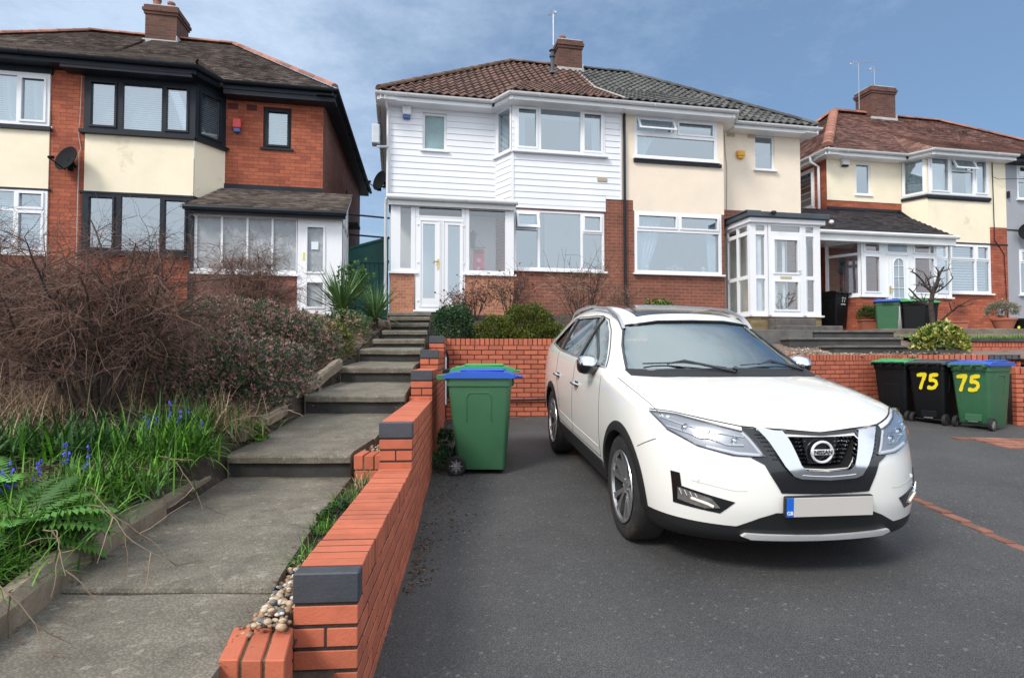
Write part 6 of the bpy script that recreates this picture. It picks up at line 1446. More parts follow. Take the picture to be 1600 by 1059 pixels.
    def text(s_, size, loc, rot, mat, par, name, ext=.0012, bold=0):
        cu = bpy.data.curves.new('t', 'FONT'); cu.body = s_; cu.size = size; cu.extrude = ext; cu.align_x = 'CENTER'; cu.align_y = 'CENTER'; cu.offset = bold
        o = bpy.data.objects.new('t', cu); S.collection.objects.link(o); me = bake(o); me.materials.clear(); me.materials.append(mat)
        T = Matrix.Translation(loc) @ rot.to_4x4(); me.transform(T); q = bpy.data.objects.new(name, me); S.collection.objects.link(q); q.parent = par; return q
    RT = Matrix(((0, 0, 1), (1, 0, 0), (0, 1, 0)))      # text lies in the y-z plane and reads from the front
    text('NISSAN', .033, (ex+.0115, 0, ez), RT, GBLK, emb, 'emblem_lettering', bold=.0006)
    # number plate
    m = MB(); m.box(.945, .975, -.262, .262, .445, .562, .006); pl = m.build('number_plate_holder', PBLK, e)
    m = MB(); m.box(.975, .979, -.215, .257, .45, .557, .002); m.build('number_plate', M('pale_number_plate', (.52, .5, .47), .4, var=.03, bst=0), pl)
    m = MB(); m.box(.975, .9795, -.257, -.2155, .45, .557, .002); pb_ = m.build('plate_band', M('blue_plate_band', (.01, .13, .6), .35, bst=0), pl)
    text('GB', .028, (.9805, -.238, .472), RT, M('white_plate_text', (.85, .85, .85), .4, bst=0), pb_, 'plate_lettering', .0006, .0006)
    # bonnet shut lines
    for sg in (1, -1):
        line([(.50, sg*.79), (.42, sg*.80), (.2, sg*.815), (-.1, sg*.825), (-.36, sg*.825)], 'Z', .0028, sub=8)
        line([(sg*.0, .951), (sg*.2, .952), (sg*.425, .945), (sg*.56, .955), (sg*.72, .968), (sg*.83, .965)], 'X', .0055, mat=GAP, sub=6, off=-.001)
    # cowl, wipers
    patch('cowl', [(0, 1.128), (.45, 1.125), (.74, 1.112), (.748, 1.145), (.45, 1.16), (0, 1.17), (-.45, 1.16), (-.748, 1.145), (-.74, 1.112), (-.45, 1.125)], 'X', PBLK, .004, depth=.01, step=.06)
    for (ya, yb2, yp) in ((-.05, -.62, -.02), (.62, .08, .60)):
        p0, _ = hit('X', yp, 1.15); p1, n1 = hit('X', (ya+yb2)/2, 1.20); p2, n2 = hit('X', yb2, 1.185); p3, n3 = hit('X', ya, 1.17)
        m = MB(); m.tube([p0+Vector((.03, 0, .01)), p1+n1*.03, p2.lerp(p3, .3)+n2*.02], [.012, .009, .006], 6); m.tube([p2+n2*.012, p1+n1*.013, p3+n3*.012], .006, 5); m.cyl(p0, p0+Vector((.03, 0, .04)), .018, n=8); m.build('wiper', GBLK, e, smooth=50)
    # mirror sensor block behind the screen, sunroof, fin
    m = MB(); m.box(-1.02, -.95, -.10, .10, 1.44, 1.50, .02); m.box(-.96, -.93, -.13, .13, 1.38, 1.45, .015); m.build('rear_view_mirror', PBLK, e)
    patch('sunroof', [(-1.12, -.44), (-1.12, .44), (-2.35, .46), (-2.35, -.46)], 'Z', GBLK, .004, depth=.01, step=.08)
    # interior
    m = MB(); m.prism([(-.46, -.72, .98), (-.60, -.74, 1.09), (-.95, -.74, 1.07), (-1.02, -.74, .95), (-.95, -.74, .7), (-.5, -.7, .7)], (0, 1.46, 0)); m.build('dashboard', DASH, e)
    m = MB(); c = Vector((-1.12, -.37, 1.05)); m.tube([c+Vector((-.06*math.sin(t*math.pi/12), .18*math.cos(t*math.pi/12), .17*math.sin(t*math.pi/12))) for t in range(25)], .014, 8); m.box(-1.13, -1.08, -.42, -.32, 1.0, 1.08, .01); m.cyl((-1.11, -.54, 1.05), (-1.11, -.2, 1.05), .012); m.cyl((-1.1, -.37, 1.05), (-.9, -.37, .98), .03); m.build('steering_wheel', PBLK, e, smooth=50)
    for x, ys in ((-1.75, (-.38, .38)), (-2.6, (-.4, 0, .4))):
        for y in ys:
            m = MB(); m.box(x-.1, x+.45, y-.22, y+.22, .5, .72, .06); m.prism([(x-.02, y-.23, .7), (x+.1, y-.23, .7), (x-.1, y-.21, 1.28), (x-.2, y-.21, 1.28)], (0, .44, 0)); m.box(x-.24, x-.12, y-.12, y+.12, 1.31, 1.48, .04); m.cyl((x-.17, y-.05, 1.26), (x-.17, y-.05, 1.34), .008); m.build('seat', SEATM, e)
    m = MB(); m.quad((-3.3, -.7, .5), (-.6, -.7, .5), (-.6, .7, .5), (-3.3, .7, .5)); m.build('cabin_floor', SEATM, e)
    m = MB(); m.box(-3.60, -3.5, -.8, -.62, .95, 1.2, .02); m.box(-3.60, -3.5, .62, .8, .95, 1.2, .02); m.build('tail_lamp', TREDG, e)
    m = MB(); m.box(-3.3, .5, -.7, .7, .22, .26); m.build('underbody', PBLK, e)
    return e
c = car(); c.location = (1.66, 4.33, -1.265); c.rotation_euler = (0, R(3.8), R(-83.7))
# ------------------------------------------------------------ plants
def LM(name, c, rough=.55, var=.25, attr=True): 
    m, N, L, b = nodes(name); a = N.new('ShaderNodeAttribute'); a.attribute_name = 'var'
    L.new(ramp(N, L, a.outputs['Fac'], [(0, mul(c, .45)), (.5, c), (1, tuple(min(1, x*1.7) for x in c))]), b.inputs['Base Color'])
    b.inputs['Roughness'].default_value = rough; b.inputs['Specular IOR Level'].default_value = .35; return m
TWIG = LM('mauve_brown_twig', (.16, .09, .07), .8); TWIG2 = LM('straw_twig', (.20, .145, .10), .8); BARK = M('dark_bark', (.045, .034, .03), .9, var=.4, vs=15, bs=60, bst=.8)
GRN1 = LM('dark_evergreen_leaf', (.035, .08, .042)); GRN2 = LM('mid_green_leaf', (.05, .12, .022)); GRN3 = LM('bright_grass_blade', (.085, .22, .018)); GRN4 = LM('deep_grass_blade', (.03, .09, .018))
PINK = LM('pink_shoot_tip', (.34, .19, .17)); OLIVE = LM('golden_conifer_spray', (.15, .16, .02)); OLIVD = LM('conifer_inner_spray', (.045, .075, .015)); YLW = LM('yellow_green_leaf', (.24, .27, .05)); CRM = LM('cream_leaf_margin', (.42, .42, .16))
YUC = LM('yucca_blade', (.11, .20, .07)); YUD = LM('dry_yucca_blade', (.25, .19, .11)); BLU = LM('bluebell_petal', (.07, .06, .55)); STR = LM('dry_straw', (.33, .25, .15), .8); RED_L = LM('reddish_rose_leaf', (.16, .06, .035)); FERN = LM('fern_frond', (.07, .19, .03)); DAF = LM('daffodil_petal', (.8, .6, .02)); LAV = LM('grey_lavender_leaf', (.16, .17, .13))
TERRA = M('terracotta_pot', (.36, .12, .075), .8, var=.15, bst=.2)
V3 = Vector
def rvec(r): return V3((r.gauss(0, 1), r.gauss(0, 1), r.gauss(0, 1))).normalized()
def leaf(m, p, d, w, l, up, fold=0):
    d = d.normalized(); s = d.cross(up)
    if s.length < 1e-3: s = d.orthogonal()
    s.normalize(); m.add([p, p+d*l*.45+s*w, p+d*l, p+d*l*.45-s*w], [(0, 1, 2, 3)])
def blade(m, p, d, l, w, droop, r, seg=4):
    """a curved grass or strap blade"""
    d = d.normalized(); s = d.cross(V3((0, 0, 1)));
    if s.length < 1e-3: s = V3((1, 0, 0))
    s.normalize(); V = []; q = p.copy(); v = d.copy()
    for i in range(seg+1):
        t = i/seg; ww = w*(1-t**1.5)*(.75+.25*min(1, t*4)); V += [q-s*ww, q+s*ww]; v = (v+V3((0, 0, -droop/seg))).normalized(); q = q+v*(l/seg)
    m.add(V, [(2*i, 2*i+1, 2*i+3, 2*i+2) for i in range(seg)])
def shrub_bare(name, label, cat, base, H, spread, stems, seed, mats=(TWIG, TWIG2), levels=4, twigr=.0016, stemr=.018, kids_=(4, 5, 5), droop=.06, wig=.27, lean=(0, 0), buds=0, budm=None, curl=1., straw=.12):
    rr = random.Random(seed); parts = {0: MB(), 1: MB(), 2: MB()}
    def grow(p, d, l, r, lv):
        n = 5 if lv < 2 else (4 if lv == 2 else 3); pts = [p.copy()]; q = p.copy(); v = d.normalized(); nodes_ = []
        for i in range(n):
            v = (v+rvec(rr)*wig*(.35+.3*lv)*curl+V3((0, 0, -droop*lv if lv > 1 else .05))).normalized(); q = q+v*(l/n); pts.append(q.copy()); nodes_.append((q.copy(), v.copy()))
        k = 0 if lv == 0 else 1
        mm = parts[0 if lv < 2 else (2 if rr.random() < straw else 1)]; mm.av = rr.random()
        mm.tube(pts, r, (6, 5, 3, 3, 3)[lv], r1=r*.45, cap=False)
        if lv < levels-1:
            for j in range(kids_[min(lv, len(kids_)-1)]):
                q, v = nodes_[rr.randrange(0 if lv else 1, n)]; dd = (v*.75+rvec(rr)*(.95 if lv else .8)); dd.z = dd.z*.8+.12
                grow(q, dd, l*rr.uniform(.45, .72), max(twigr, r*(.5 if lv == 0 else .34)), lv+1)
        elif buds and rr.random() < buds:
            parts[1].av = rr.random()
            if budm is not None:
                parts.setdefault(3, MB()).av = rr.random(); leaf(parts[3], pts[-1], rvec(rr)+V3((0, 0, .4)), rr.uniform(.014, .024), rr.uniform(.04, .065), rvec(rr))
    for i in range(stems):
        a = 2*math.pi*(i+rr.random()*.8)/stems; o = V3((math.cos(a), math.sin(a), 0)); t = rr.uniform(.25, 1)
        grow(V3(base)+o*spread*.12, V3((o.x*spread*t/H+lean[0], o.y*spread*t/H+lean[1], rr.uniform(.55, 1.0))), H*rr.uniform(.5, .72), stemr*rr.uniform(.6, 1), 0)
    e = empty(name, tuple(base), 0, label, cat); off = tuple(-x for x in e.location)
    parts[0].build('stem', BARK, e, off, smooth=80); parts[1].build('twig', mats[0], e, off)
    if parts[2].v: parts[2].build('pale_twig', mats[1], e, off)
    if 3 in parts: parts[3].build('leaf', budm, e, off)
    return e
def bush(name, label, cat, lobes, n, mats, lw, ll, seed, out=.7, shell=.35, stem=True, clump=5, upb=.25, noise_=.25, ground=None, core=None):
    """evergreen crown: leaf clumps through the outer part of several noisy lobes; mats = [(material, share)]"""
    rr = random.Random(seed); Ms = [MB() for _ in mats]; tot = sum(r[3]*r[4]*r[5] for r in lobes) if 0 else sum((r[3]*r[4]+r[3]*r[5]) for r in lobes)
    for (cx, cy, cz, rx, ry, rz) in lobes:
        k = int(n*(rx*ry+rx*rz)/tot)
        for i in range(k):
            d = rvec(rr)
            if d.z < -.35: d.z = -d.z
            nz = 1+noise_*noise.noise(V3((cx+d.x*2.2, cy+d.y*2.2, cz+d.z*2.2+seed)))+noise_*.7*noise.noise(V3((d.x*6, d.y*6, d.z*6+seed)))
            depth = 1-shell*rr.random()**1.5; p = V3((cx+d.x*rx*nz*depth, cy+d.y*ry*nz*depth, cz+d.z*rz*nz*depth))
            if ground and p.z < ground(p.x, p.y): continue
            g = (d*out+V3((0, 0, upb))+rvec(rr)*.35).normalized(); u = rr.random(); acc = 0; mi = 0
            for j, (mt, sh) in enumerate(mats):
                acc += sh
                if u < acc: mi = j; break
            m = Ms[mi]
            for c in range(clump):
                m.av = min(1, max(0, rr.gauss(.5, .22))); leaf(m, p+rvec(rr)*ll*.25, g+rvec(rr)*.75, lw*rr.uniform(.7, 1.2), ll*rr.uniform(.6, 1.2), rvec(rr))
    b0 = (lobes[0][0], lobes[0][1], min(l[2] for l in lobes)); 
    if ground: b0 = (b0[0], b0[1], ground(b0[0], b0[1]))
    e = empty(name, b0, 0, label, cat); off = tuple(-x for x in b0)
    for m, (mt, sh) in zip(Ms, mats):
        if m.v: m.build('foliage', mt, e, off)
    m = MB()
    for (cx, cy, cz, rx, ry, rz) in lobes:
        for i in range(7 if stem else 0):
            d = rvec(rr); d.z = abs(d.z); m.tube([V3((b0[0], b0[1], b0[2]-.03)), V3((lerp(b0[0], cx, .6), lerp(b0[1], cy, .6), cz*.7+b0[2]*.3)), V3((cx+d.x*rx*.8, cy+d.y*ry*.8, cz+d.z*rz*.8))], .012, 5, r1=.004)
    if m.v: m.build('stem', BARK, e, off)
    return e
# big bare shrubs on the left bank
shrub_bare('bare_shrub', 'large bare mauve-brown twiggy shrub on the bank at the left of the path', 'shrub', (-3.15, 4.5, hl(-3.15, 4.5)), 1.4, .72, 17, 3, kids_=(9, 9, 8), twigr=.0012, stemr=.022, levels=4, curl=1.15, lean=(-.05, 0), straw=.06)
shrub_bare('bare_shrub', 'bare twiggy shrub at the far left edge in front of the white framed windows', 'shrub', (-4.35, 5.1, hl(-4.35, 5.1)), 1.35, 1.35, 16, 4, kids_=(9, 9, 8), twigr=.0013, stemr=.02, levels=4, curl=1.15, straw=.06)
shrub_bare('bare_shrub', 'fine bare brown shrub before the brick base of the left porch', 'shrub', (-3.9, 8.9, hl(-3.9, 8.9)), 1.3, .6, 14, 5, kids_=(8, 7, 6), twigr=.002, stemr=.012, levels=4)
shrub_bare('bare_shrub', 'thin bare twiggy shrub between the large bare shrub and the dark evergreen mound', 'shrub', (-3.6, 6.2, hl(-3.6, 6.2)), .7, .55, 8, 6, kids_=(6, 6, 4), twigr=.0015, stemr=.01, levels=4)
# dark evergreen mounds with pink tips
heath = [(GRN1, .52), (PINK, .42), (GRN2, .06)]
bush('evergreen_shrub', 'low dark evergreen mound with pinkish tips nearest the path, below the other mound', 'shrub', [(-2.52, 5.35, -.33, .54, .5, .54), (-2.98, 5.5, -.28, .56, .5, .52), (-2.3, 5.75, -.2, .36, .4, .38)], 10000, heath, .005, .036, 11, out=.9, upb=.5, ground=hl, shell=.45)
bush('evergreen_shrub', 'upper dark evergreen mound with pinkish tips between the bare shrub and the steps', 'shrub', [(-3.25, 7.0, .12, .85, .7, .62), (-2.6, 7.1, .02, .58, .55, .52), (-3.9, 7.3, .1, .6, .6, .45), (-2.5, 6.6, -.12, .3, .3, .3)], 10500, heath, .0055, .040, 12, out=.9, upb=.5, ground=hl, shell=.45)
bush('small_conifer', 'small golden green conifer beside the upper path steps', 'shrub', [(-2.32, 7.75, .12, .26, .26, .34)], 900, [(OLIVE, .5), (OLIVD, .5)], .006, .04, 13, ground=hl)
bush('small_shrub', 'small leafy green shrub left of the upper steps under the yucca', 'shrub', [(-2.55, 9.0, .42, .42, .4, .3), (-3.1, 8.6, .35, .4, .4, .3)], 900, [(GRN2, .6), (STR, .25), (GRN1, .15)], .008, .04, 14, ground=hl)
bush('small_shrub', 'bright low weed at the corner of the second path step', 'plant', [(-2.12, 4.75, -.62, .14, .14, .12)], 240, [(GRN3, .7), (GRN2, .3)], .009, .035, 15, stem=False)
bush('small_shrub', 'sparse leafy shrub climbing beside the door of the left porch', 'shrub', [(-2.7, 10.2, 1.15, .35, .3, .5)], 260, [(GRN2, .7), (GRN1, .3)], .018, .06, 16, ground=hl, shell=.9)
# yuccas
def yucca(label, x, y, z, n, l, seed, tilt=1.0):
    rr = random.Random(seed); m, dm, tr = MB(), MB(), MB()
    for i in range(n):
        a = rr.uniform(0, 6.28); el = rr.uniform(-.1, 1.35); d = V3((math.cos(a)*math.cos(el)*tilt, math.sin(a)*math.cos(el)*tilt, math.sin(el))); mm = dm if el < .15 and rr.random() < .7 else m; mm.av = rr.random()
        blade(mm, V3((x, y, z+.12+.12*rr.random())), d, l*rr.uniform(.75, 1.1), .016, rr.uniform(.1, .45), rr, 5)
    tr.cyl((x, y, z-.05), (x, y, z+.22), .05, .04, 8)
    e = empty('yucca', (x, y, z), 0, label, 'plant', 'yuccas beside the upper steps'); off = (-x, -y, -z); m.build('blades', YUC, e, off); tr.build('trunk', BARK, e, off)
    if dm.v: dm.build('dry_blades', YUD, e, off)
yucca('spiky yucca below the green gate, left of the two', -2.75, 9.6, hl(-2.75, 9.6)+.12, 190, .85, 1); yucca('smaller spiky yucca right beside the upper steps', -2.28, 9.9, hl(-2.28, 9.9), 150, .7, 2)
yucca('straggly yucca right behind the others under the left porch door', -3.0, 10.3, hl(-3, 10.3)+.25, 60, .55, 3)
# centre garden shrubs
bush('round_bush', 'rounded dark green bush on the back wall, right of the steps', 'shrub', [(-1.0, 10.2, .48, .36, .36, .42)], 2600, [(GRN1, .75), (GRN2, .25)], .011, .03, 21, ground=hc)
bush('spreading_conifer', 'spreading golden green conifer on the back wall above the left bins', 'shrub', [(.25, 10.3, .5, .48, .42, .42), (-.25, 10.1, .36, .42, .4, .34), (.55, 10.2, .32, .4, .4, .3), (0, 9.95, .28, .4, .3, .22)], 9000, [(OLIVE, .42), (OLIVD, .58)], .006, .045, 22, out=1., upb=.1, ground=hc, shell=.3)
bush('round_bush', 'bright green leafy bush behind the car roof under the cream house window', 'shrub', [(2.75, 11.0, .66, .42, .4, .40), (3.2, 11.1, .6, .35, .35, .35), (2.4, 11, .55, .3, .3, .3)], 2000, [(GRN2, .75), (YLW, .25)], .014, .038, 23, ground=hc)
for i, (x, y, h, s, sd, lab) in enumerate(((-.75, 12.0, .95, .4, 31, 'leggy rose bush with reddish leaves under the white house porch window'), (-.05, 11.9, 1.15, .45, 32, 'taller rose bush with reddish leaves right of the porch, under the bay window'), (-1.1, 12.1, .6, .3, 33, 'low twiggy bush in front of the white double door'))):
    shrub_bare('rose_bush', lab, 'shrub', (x, y, hc(x, y)), h, s, 9, sd, kids_=(5, 5, 3), twigr=.004, stemr=.013, levels=3, buds=1, budm=RED_L, curl=.9, straw=.4)
shrub_bare('bare_shrub', 'upright bare stems in front of the brick under the white house bay window', 'shrub', (1.35, 11.2, hc(1.35, 11.2)), 1.35, .6, 26, 41, kids_=(4, 3), twigr=.004, stemr=.008, levels=3, curl=.45, straw=.6)
shrub_bare('bare_shrub', 'low bare brown twigs beside the black downpipe behind the car', 'shrub', (2.1, 11.4, hc(2.1, 11.4)), .8, .45, 18, 42, kids_=(4, 4), twigr=.004, stemr=.008, levels=3, curl=.6, straw=.5)
# right garden
bush('spotted_laurel', 'round yellow-green spotted laurel bush above the black bin numbered 75', 'shrub', [(7.98, 11.05, .27, .40, .38, .33)], 1100, [(YLW, .55), (CRM, .2), (GRN2, .25)], .024, .085, 51, out=.8, upb=.3, shell=.3, clump=4)
rr = random.Random(9); m = MB(); tx, ty, tz = 8.72, 12.3, hr(8.72, 12.3)
def ptree(p, d, l, r, lv):
    pts = [p.copy()]; q = p.copy(); v = d.normalized()
    for i in range(5): v = (v+rvec(rr)*(.16+.1*lv)+V3((0, 0, .04))).normalized(); q = q+v*(l/5); pts.append(q.copy())
    m.tube(pts, [r*(1-.09*i)*(1+rr.uniform(-.12, .18)) for i in range(6)], 8 if lv < 2 else 5)
    if lv < 3:
        for j in range((3, 5, 4)[lv]):
            s = pts[rr.randrange(2 if lv == 0 else 1, 6)]; dd = v*.5+rvec(rr)*.9; dd.z = abs(dd.z)*.7+.1
            ptree(s, dd, l*(.45, .42, .38)[lv]*rr.uniform(.7, 1.2), r*(.5, .45, .4)[lv], lv+1)
mm = m
pts = [V3((tx, ty, tz-.05)), V3((tx+.03, ty, tz+.5)), V3((tx-.02, ty, tz+.95)), V3((tx+.02, ty, tz+1.2))]; m.tube(pts, [.06, .052, .048, .042], 9)
for dx, dz, l, r, st in ((-.9, .55, .6, .024, 2), (.7, .8, .75, .024, 1), (.15, 1, .65, .032, 3), (-.5, .9, .55, .026, 3), (.7, .8, .6, .022, 3), (-1, .3, .45, .018, 2), (.9, .45, .5, .018, 3), (-.3, 1, .5, .02, 3)): ptree(pts[st], V3((dx, rr.uniform(-.3, .3), dz)), l, r, 1)
e = empty('pruned_tree', (tx, ty, tz), 0, 'bare knobbly pruned tree in front of the right house', 'tree'); m.build('trunk', BARK, e, (-tx, -ty, -tz), smooth=60)
def trough(label, x, y, z, w, d, h, plant=None):
    m = MB(); m.add([(x-w*.45, y-d*.42, z), (x+w*.45, y-d*.42, z), (x+w*.45, y+d*.42, z), (x-w*.45, y+d*.42, z), (x-w/2, y-d/2, z+h), (x+w/2, y-d/2, z+h), (x+w/2, y+d/2, z+h), (x-w/2, y+d/2, z+h)], [(0, 1, 5, 4), (1, 2, 6, 5), (2, 3, 7, 6), (3, 0, 4, 7), (3, 2, 1, 0)]); m.box(x-w/2-.02, x+w/2+.02, y-d/2-.02, y+d/2+.02, z+h-.04, z+h, .008)
    tag(m.build('plant_trough', TERRA, world=True), label, 'planter')
trough('terracotta trough left of the green bin before the right house', 9.62, 16.0, .72, .5, .3, .3); bush('potted_bush', 'round green bush in the terracotta trough left of the green bin', 'plant', [(9.62, 16.0, 1.12, .26, .22, .26)], 700, [(GRN2, .8), (GRN1, .2)], .012, .035, 61)
trough('wide terracotta trough under the bay window of the right house', 11.75, 15.75, .70, .55, .3, .26)
bush('potted_bush', 'round green bush peeping from behind the black bins of the right house', 'plant', [(11.15, 16.05, 1.0, .26, .22, .26)], 600, [(GRN2, .8), (YLW, .2)], .012, .035, 62)
for x, y, mt, lab in ((12.95, 15.6, TERRA, 'round terracotta pot at the right edge holding grey lavender'), (13.5, 15.75, BK, 'dark round pot at the far right edge')):
    m = MB(); m.lathe([(.0, .7), (.17, .7), (.27, .98), (.29, .98), (.29, 1.03), (.25, 1.03), (.22, .9)], 20, o=(x, y, 0)); tag(m.build('plant_pot', mt, world=True, smooth=35), lab, 'plant pot')
bush('lavender', 'grey-green straggly lavender in the round terracotta pot', 'plant', [(12.9, 15.6, 1.2, .38, .3, .26)], 700, [(LAV, .7), (STR, .3)], .006, .07, 63, out=.9, upb=.6)
m = MB(); rr = random.Random(77)
for i in range(26):
    x, y = rr.gauss(12.0, .25), rr.gauss(13.25, .1); z = .45; m.mi = 0; m.av = rr.random(); blade(m, V3((x, y, z)), V3((rr.gauss(0, .2), rr.gauss(0, .2), 1)), .22, .008, .1, rr, 3)
    if i % 2 == 0:
        m.mi = 1; c = V3((x, y, z+.24)); 
        for k in range(6): t = k*1.047; leaf(m, c, V3((math.cos(t), -.4, math.sin(t))), .014, .045, V3((0, 1, 0)))
o = m.build('daffodils', [GRN2, DAF], world=True); tag(o, 'small patch of yellow daffodils on the right lawn', 'flowers')
m = MB(); rr = random.Random(31)
for i in range(2600):
    x = rr.uniform(4.1, 9.2); y = rr.uniform(9.75+max(0, .385*(x-4)), 13); m.mi = rr.choice([0, 1, 1, 2, 3]); pebble(m, x, y, hr(x, y)+.005, rr.uniform(.008, .024), rr)
for i in range(500):
    x = rr.uniform(4.1, 9.2); y = rr.uniform(9.8+max(0, .385*(x-4)), 12); m.mi = 4; litter(m, x, y, hr(x, y)+.01, rr.uniform(.02, .05), rr)
o = m.build('loose_gravel', PEB+[LIT[0]], world=True, smooth=70); tag(o, 'loose gravel above the back wall before the cream house', 'gravel', kind='stuff')
# grass, ferns and bluebells on the near bank
def tuft(m, x, y, z, n, l, w, rr, droop=(.5, 1.3), spread=.06, lean=V3((0, 0, 0))):
    for i in range(n):
        a = rr.uniform(0, 6.28); e_ = rr.uniform(.5, 1.45); m.av = min(1, max(0, rr.gauss(.5, .25)))
        blade(m, V3((x+rr.gauss(0, spread), y+rr.gauss(0, spread), z)), V3((math.cos(a)*math.cos(e_), math.sin(a)*math.cos(e_), math.sin(e_)))+lean, l*rr.uniform(.5, 1.15), w*rr.uniform(.7, 1.3), rr.uniform(*droop), rr, 5)
def tuft_thing(label, cat, name, x, y, n, l, w, mat, seed, dz=0, spread=.06, droop=(.5, 1.3), lean=(0, 0, 0), extra=None):
    rr = random.Random(seed); m = MB(); z = (pz(y)+.02 if x > eL(y) else hl(x, y))+dz; tuft(m, x, y, z, n, l, w, rr, droop, spread, V3(lean))
    if extra:
        m.mi = 1; tuft(m, x, y, z, int(n*extra[1]), l*.9, w, rr, droop, spread*1.2, V3(lean)); m.mi = 0
    return tag(m.build(name, [mat]+([extra[0]] if extra else []), world=True), label, cat)
TT = [('large bright green grass tuft hanging over the kerb beside the first step', -2.14, 3.75, 480, .34, .0055, GRN3, .10), ('bright grass tuft behind the middle kerb stone', -2.18, 3.15, 520, .28, .0055, GRN3, .14), ('bright grass clump above the nearest kerb stone, right of the fern', -2.05, 2.62, 460, .24, .005, GRN3, .13),
      ('thick green grass right above the nearest kerb at the left edge', -1.98, 2.15, 420, .26, .004, GRN3, .11), ('dark green strappy clump under the large bare shrub', -2.65, 3.75, 300, .34, .009, GRN4, .16), ('dark green strappy clump left of the bluebells', -3.05, 3.5, 320, .32, .009, GRN4, .2), ('dark green clump at the foot of the bare shrub beside the upper bluebells', -2.35, 4.25, 260, .34, .006, GRN4, .12)]
for i, (lab, x, y, n, l, w, mt, sp) in enumerate(TT): tuft_thing(lab, 'grass clump', 'grass_tuft', x, y, n, l, w, mt, 100+i, spread=sp, extra=(GRN4 if mt is GRN3 else GRN3, .35), lean=(.15, -.1, 0))
tuft_thing('straw coloured grass spilling over the kerb beside the second path step', 'grass clump', 'grass_tuft', -2.2, 4.55, 380, .34, .003, STR, 120, spread=.14, extra=(GRN2, .5), lean=(.2, -.2, 0), droop=(.9, 1.6))
tuft_thing('dry straw grass at the left edge below the bare shrub', 'grass clump', 'grass_tuft', -3.7, 3.7, 420, .5, .003, STR, 121, spread=.3, extra=(TWIG2, .4), droop=(.8, 1.5))
tuft_thing('dry straw grass between the two bare shrubs on the left', 'grass clump', 'grass_tuft', -3.4, 4.6, 420, .5, .003, STR, 122, spread=.3, extra=(TWIG, .6), droop=(.8, 1.5))
for i, (y, off, n, l, lab) in enumerate(((2.62, -.04, 60, .16, 'green grass tuft between the near slabs and the brick wall above the pebbles'), (3.95, .04, 90, .20, 'straw and green tuft in front of the second brick block'), (3.6, -.08, 60, .13, 'low weeds in the gap beside the brick wall'), (3.1, -.1, 50, .12, 'low dark weeds in the gap nearer the pebbles'))):
    tuft_thing(lab, 'grass clump', 'grass_tuft', (eR(y)+wl_(y))/2+off*.4, y, n, l, .003, GRN3 if i != 1 else STR, 130+i, dz=-.03, spread=.03, extra=(GRN2, .8))
bush('small_weed', 'leafy weed growing in the gap beside the brick wall', 'plant', [(-1.0, 3.35, -.88, .05, .25, .05)], 100, [(GRN2, .6), (GRN1, .4)], .008, .03, 71, stem=False)
bush('small_weed', 'bright green weed at the front edge of the nearest slab beside the brick block', 'plant', [(-.80, 1.63, -.99, .06, .05, .06)], 90, [(GRN3, 1)], .009, .04, 72, stem=False)
bush('small_weed', 'dark weeds at the wall foot behind the spoked wheel of the green bin', 'plant', [(wr(6.2)+.08, 6.3, -1.08, .1, .35, .13), (wr(7.4)+.08, 7.3, -1.0, .1, .3, .12)], 380, [(GRN1, .7), (GRN2, .3)], .01, .035, 73, stem=False)
def fern(label, x, y, n, l, seed):
    rr = random.Random(seed); m = MB(); z = hl(x, y)
    for i in range(n):
        a = rr.uniform(0, 6.28); el = rr.uniform(.35, 1.1); v = V3((math.cos(a)*math.cos(el), math.sin(a)*math.cos(el), math.sin(el))); q = V3((x, y, z)); L_ = l*rr.uniform(.6, 1.1); k = 18; m.av = rr.random()
        for j in range(k):
            t = j/k; v = (v+V3((0, 0, -.075))).normalized(); q2 = q+v*(L_/k); s = v.cross(V3((0, 0, 1))).normalized(); w = L_*.30*math.sin(math.pi*min(1, .12+t*.9))**.8
            m.cyl(q, q2, .0016, n=3, cap=False)
            for sg in (-1, 1):
                dd = s*sg+v*.5+V3((0, 0, -.15)); leaf(m, q2, dd, L_*.026, w, v.cross(s)); 
            q = q2
    tag(m.build('fern', FERN, world=True), label, 'fern', 'ferns above the kerb')
fern('bright green fern at the left edge above the kerb', -2.1, 2.45, 22, .42, 1); fern('second fern at the left edge, behind the first one', -2.5, 2.85, 16, .5, 2); fern('small fern low at the left edge beside the nearest kerb', -1.95, 2.02, 10, .26, 3)
def bluebells(label, x, y, n, sp, seed):
    rr = random.Random(seed); m = MB()
    for i in range(n):
        a, b = x+rr.gauss(0, sp), y+rr.gauss(0, sp); z = hl(a, b); h = rr.uniform(.18, .28); top = V3((a+rr.gauss(0, .03), b+rr.gauss(0, .03), z+h)); m.mi = 0; m.av = rr.random(); m.cyl((a, b, z), top, .0022, n=4, cap=False); m.mi = 1
        for k in range(9):
            m.av = rr.random(); c = V3((a, b, z)).lerp(top, 1-.05*k)+rvec(rr)*.013; m.cyl(c, c+V3((rr.gauss(0, .006), rr.gauss(0, .006), -.014)), .003, .0055, 5)
    tag(m.build('bluebells', [GRN2, BLU], world=True), label, 'flowers', 'bluebells on the near bank')
bluebells('bluebell patch in the grass above the nearest kerb', -2.35, 2.95, 6, .1, 1); bluebells('bluebell patch below the bare shrub near the first step', -2.33, 4.05, 6, .08, 2)
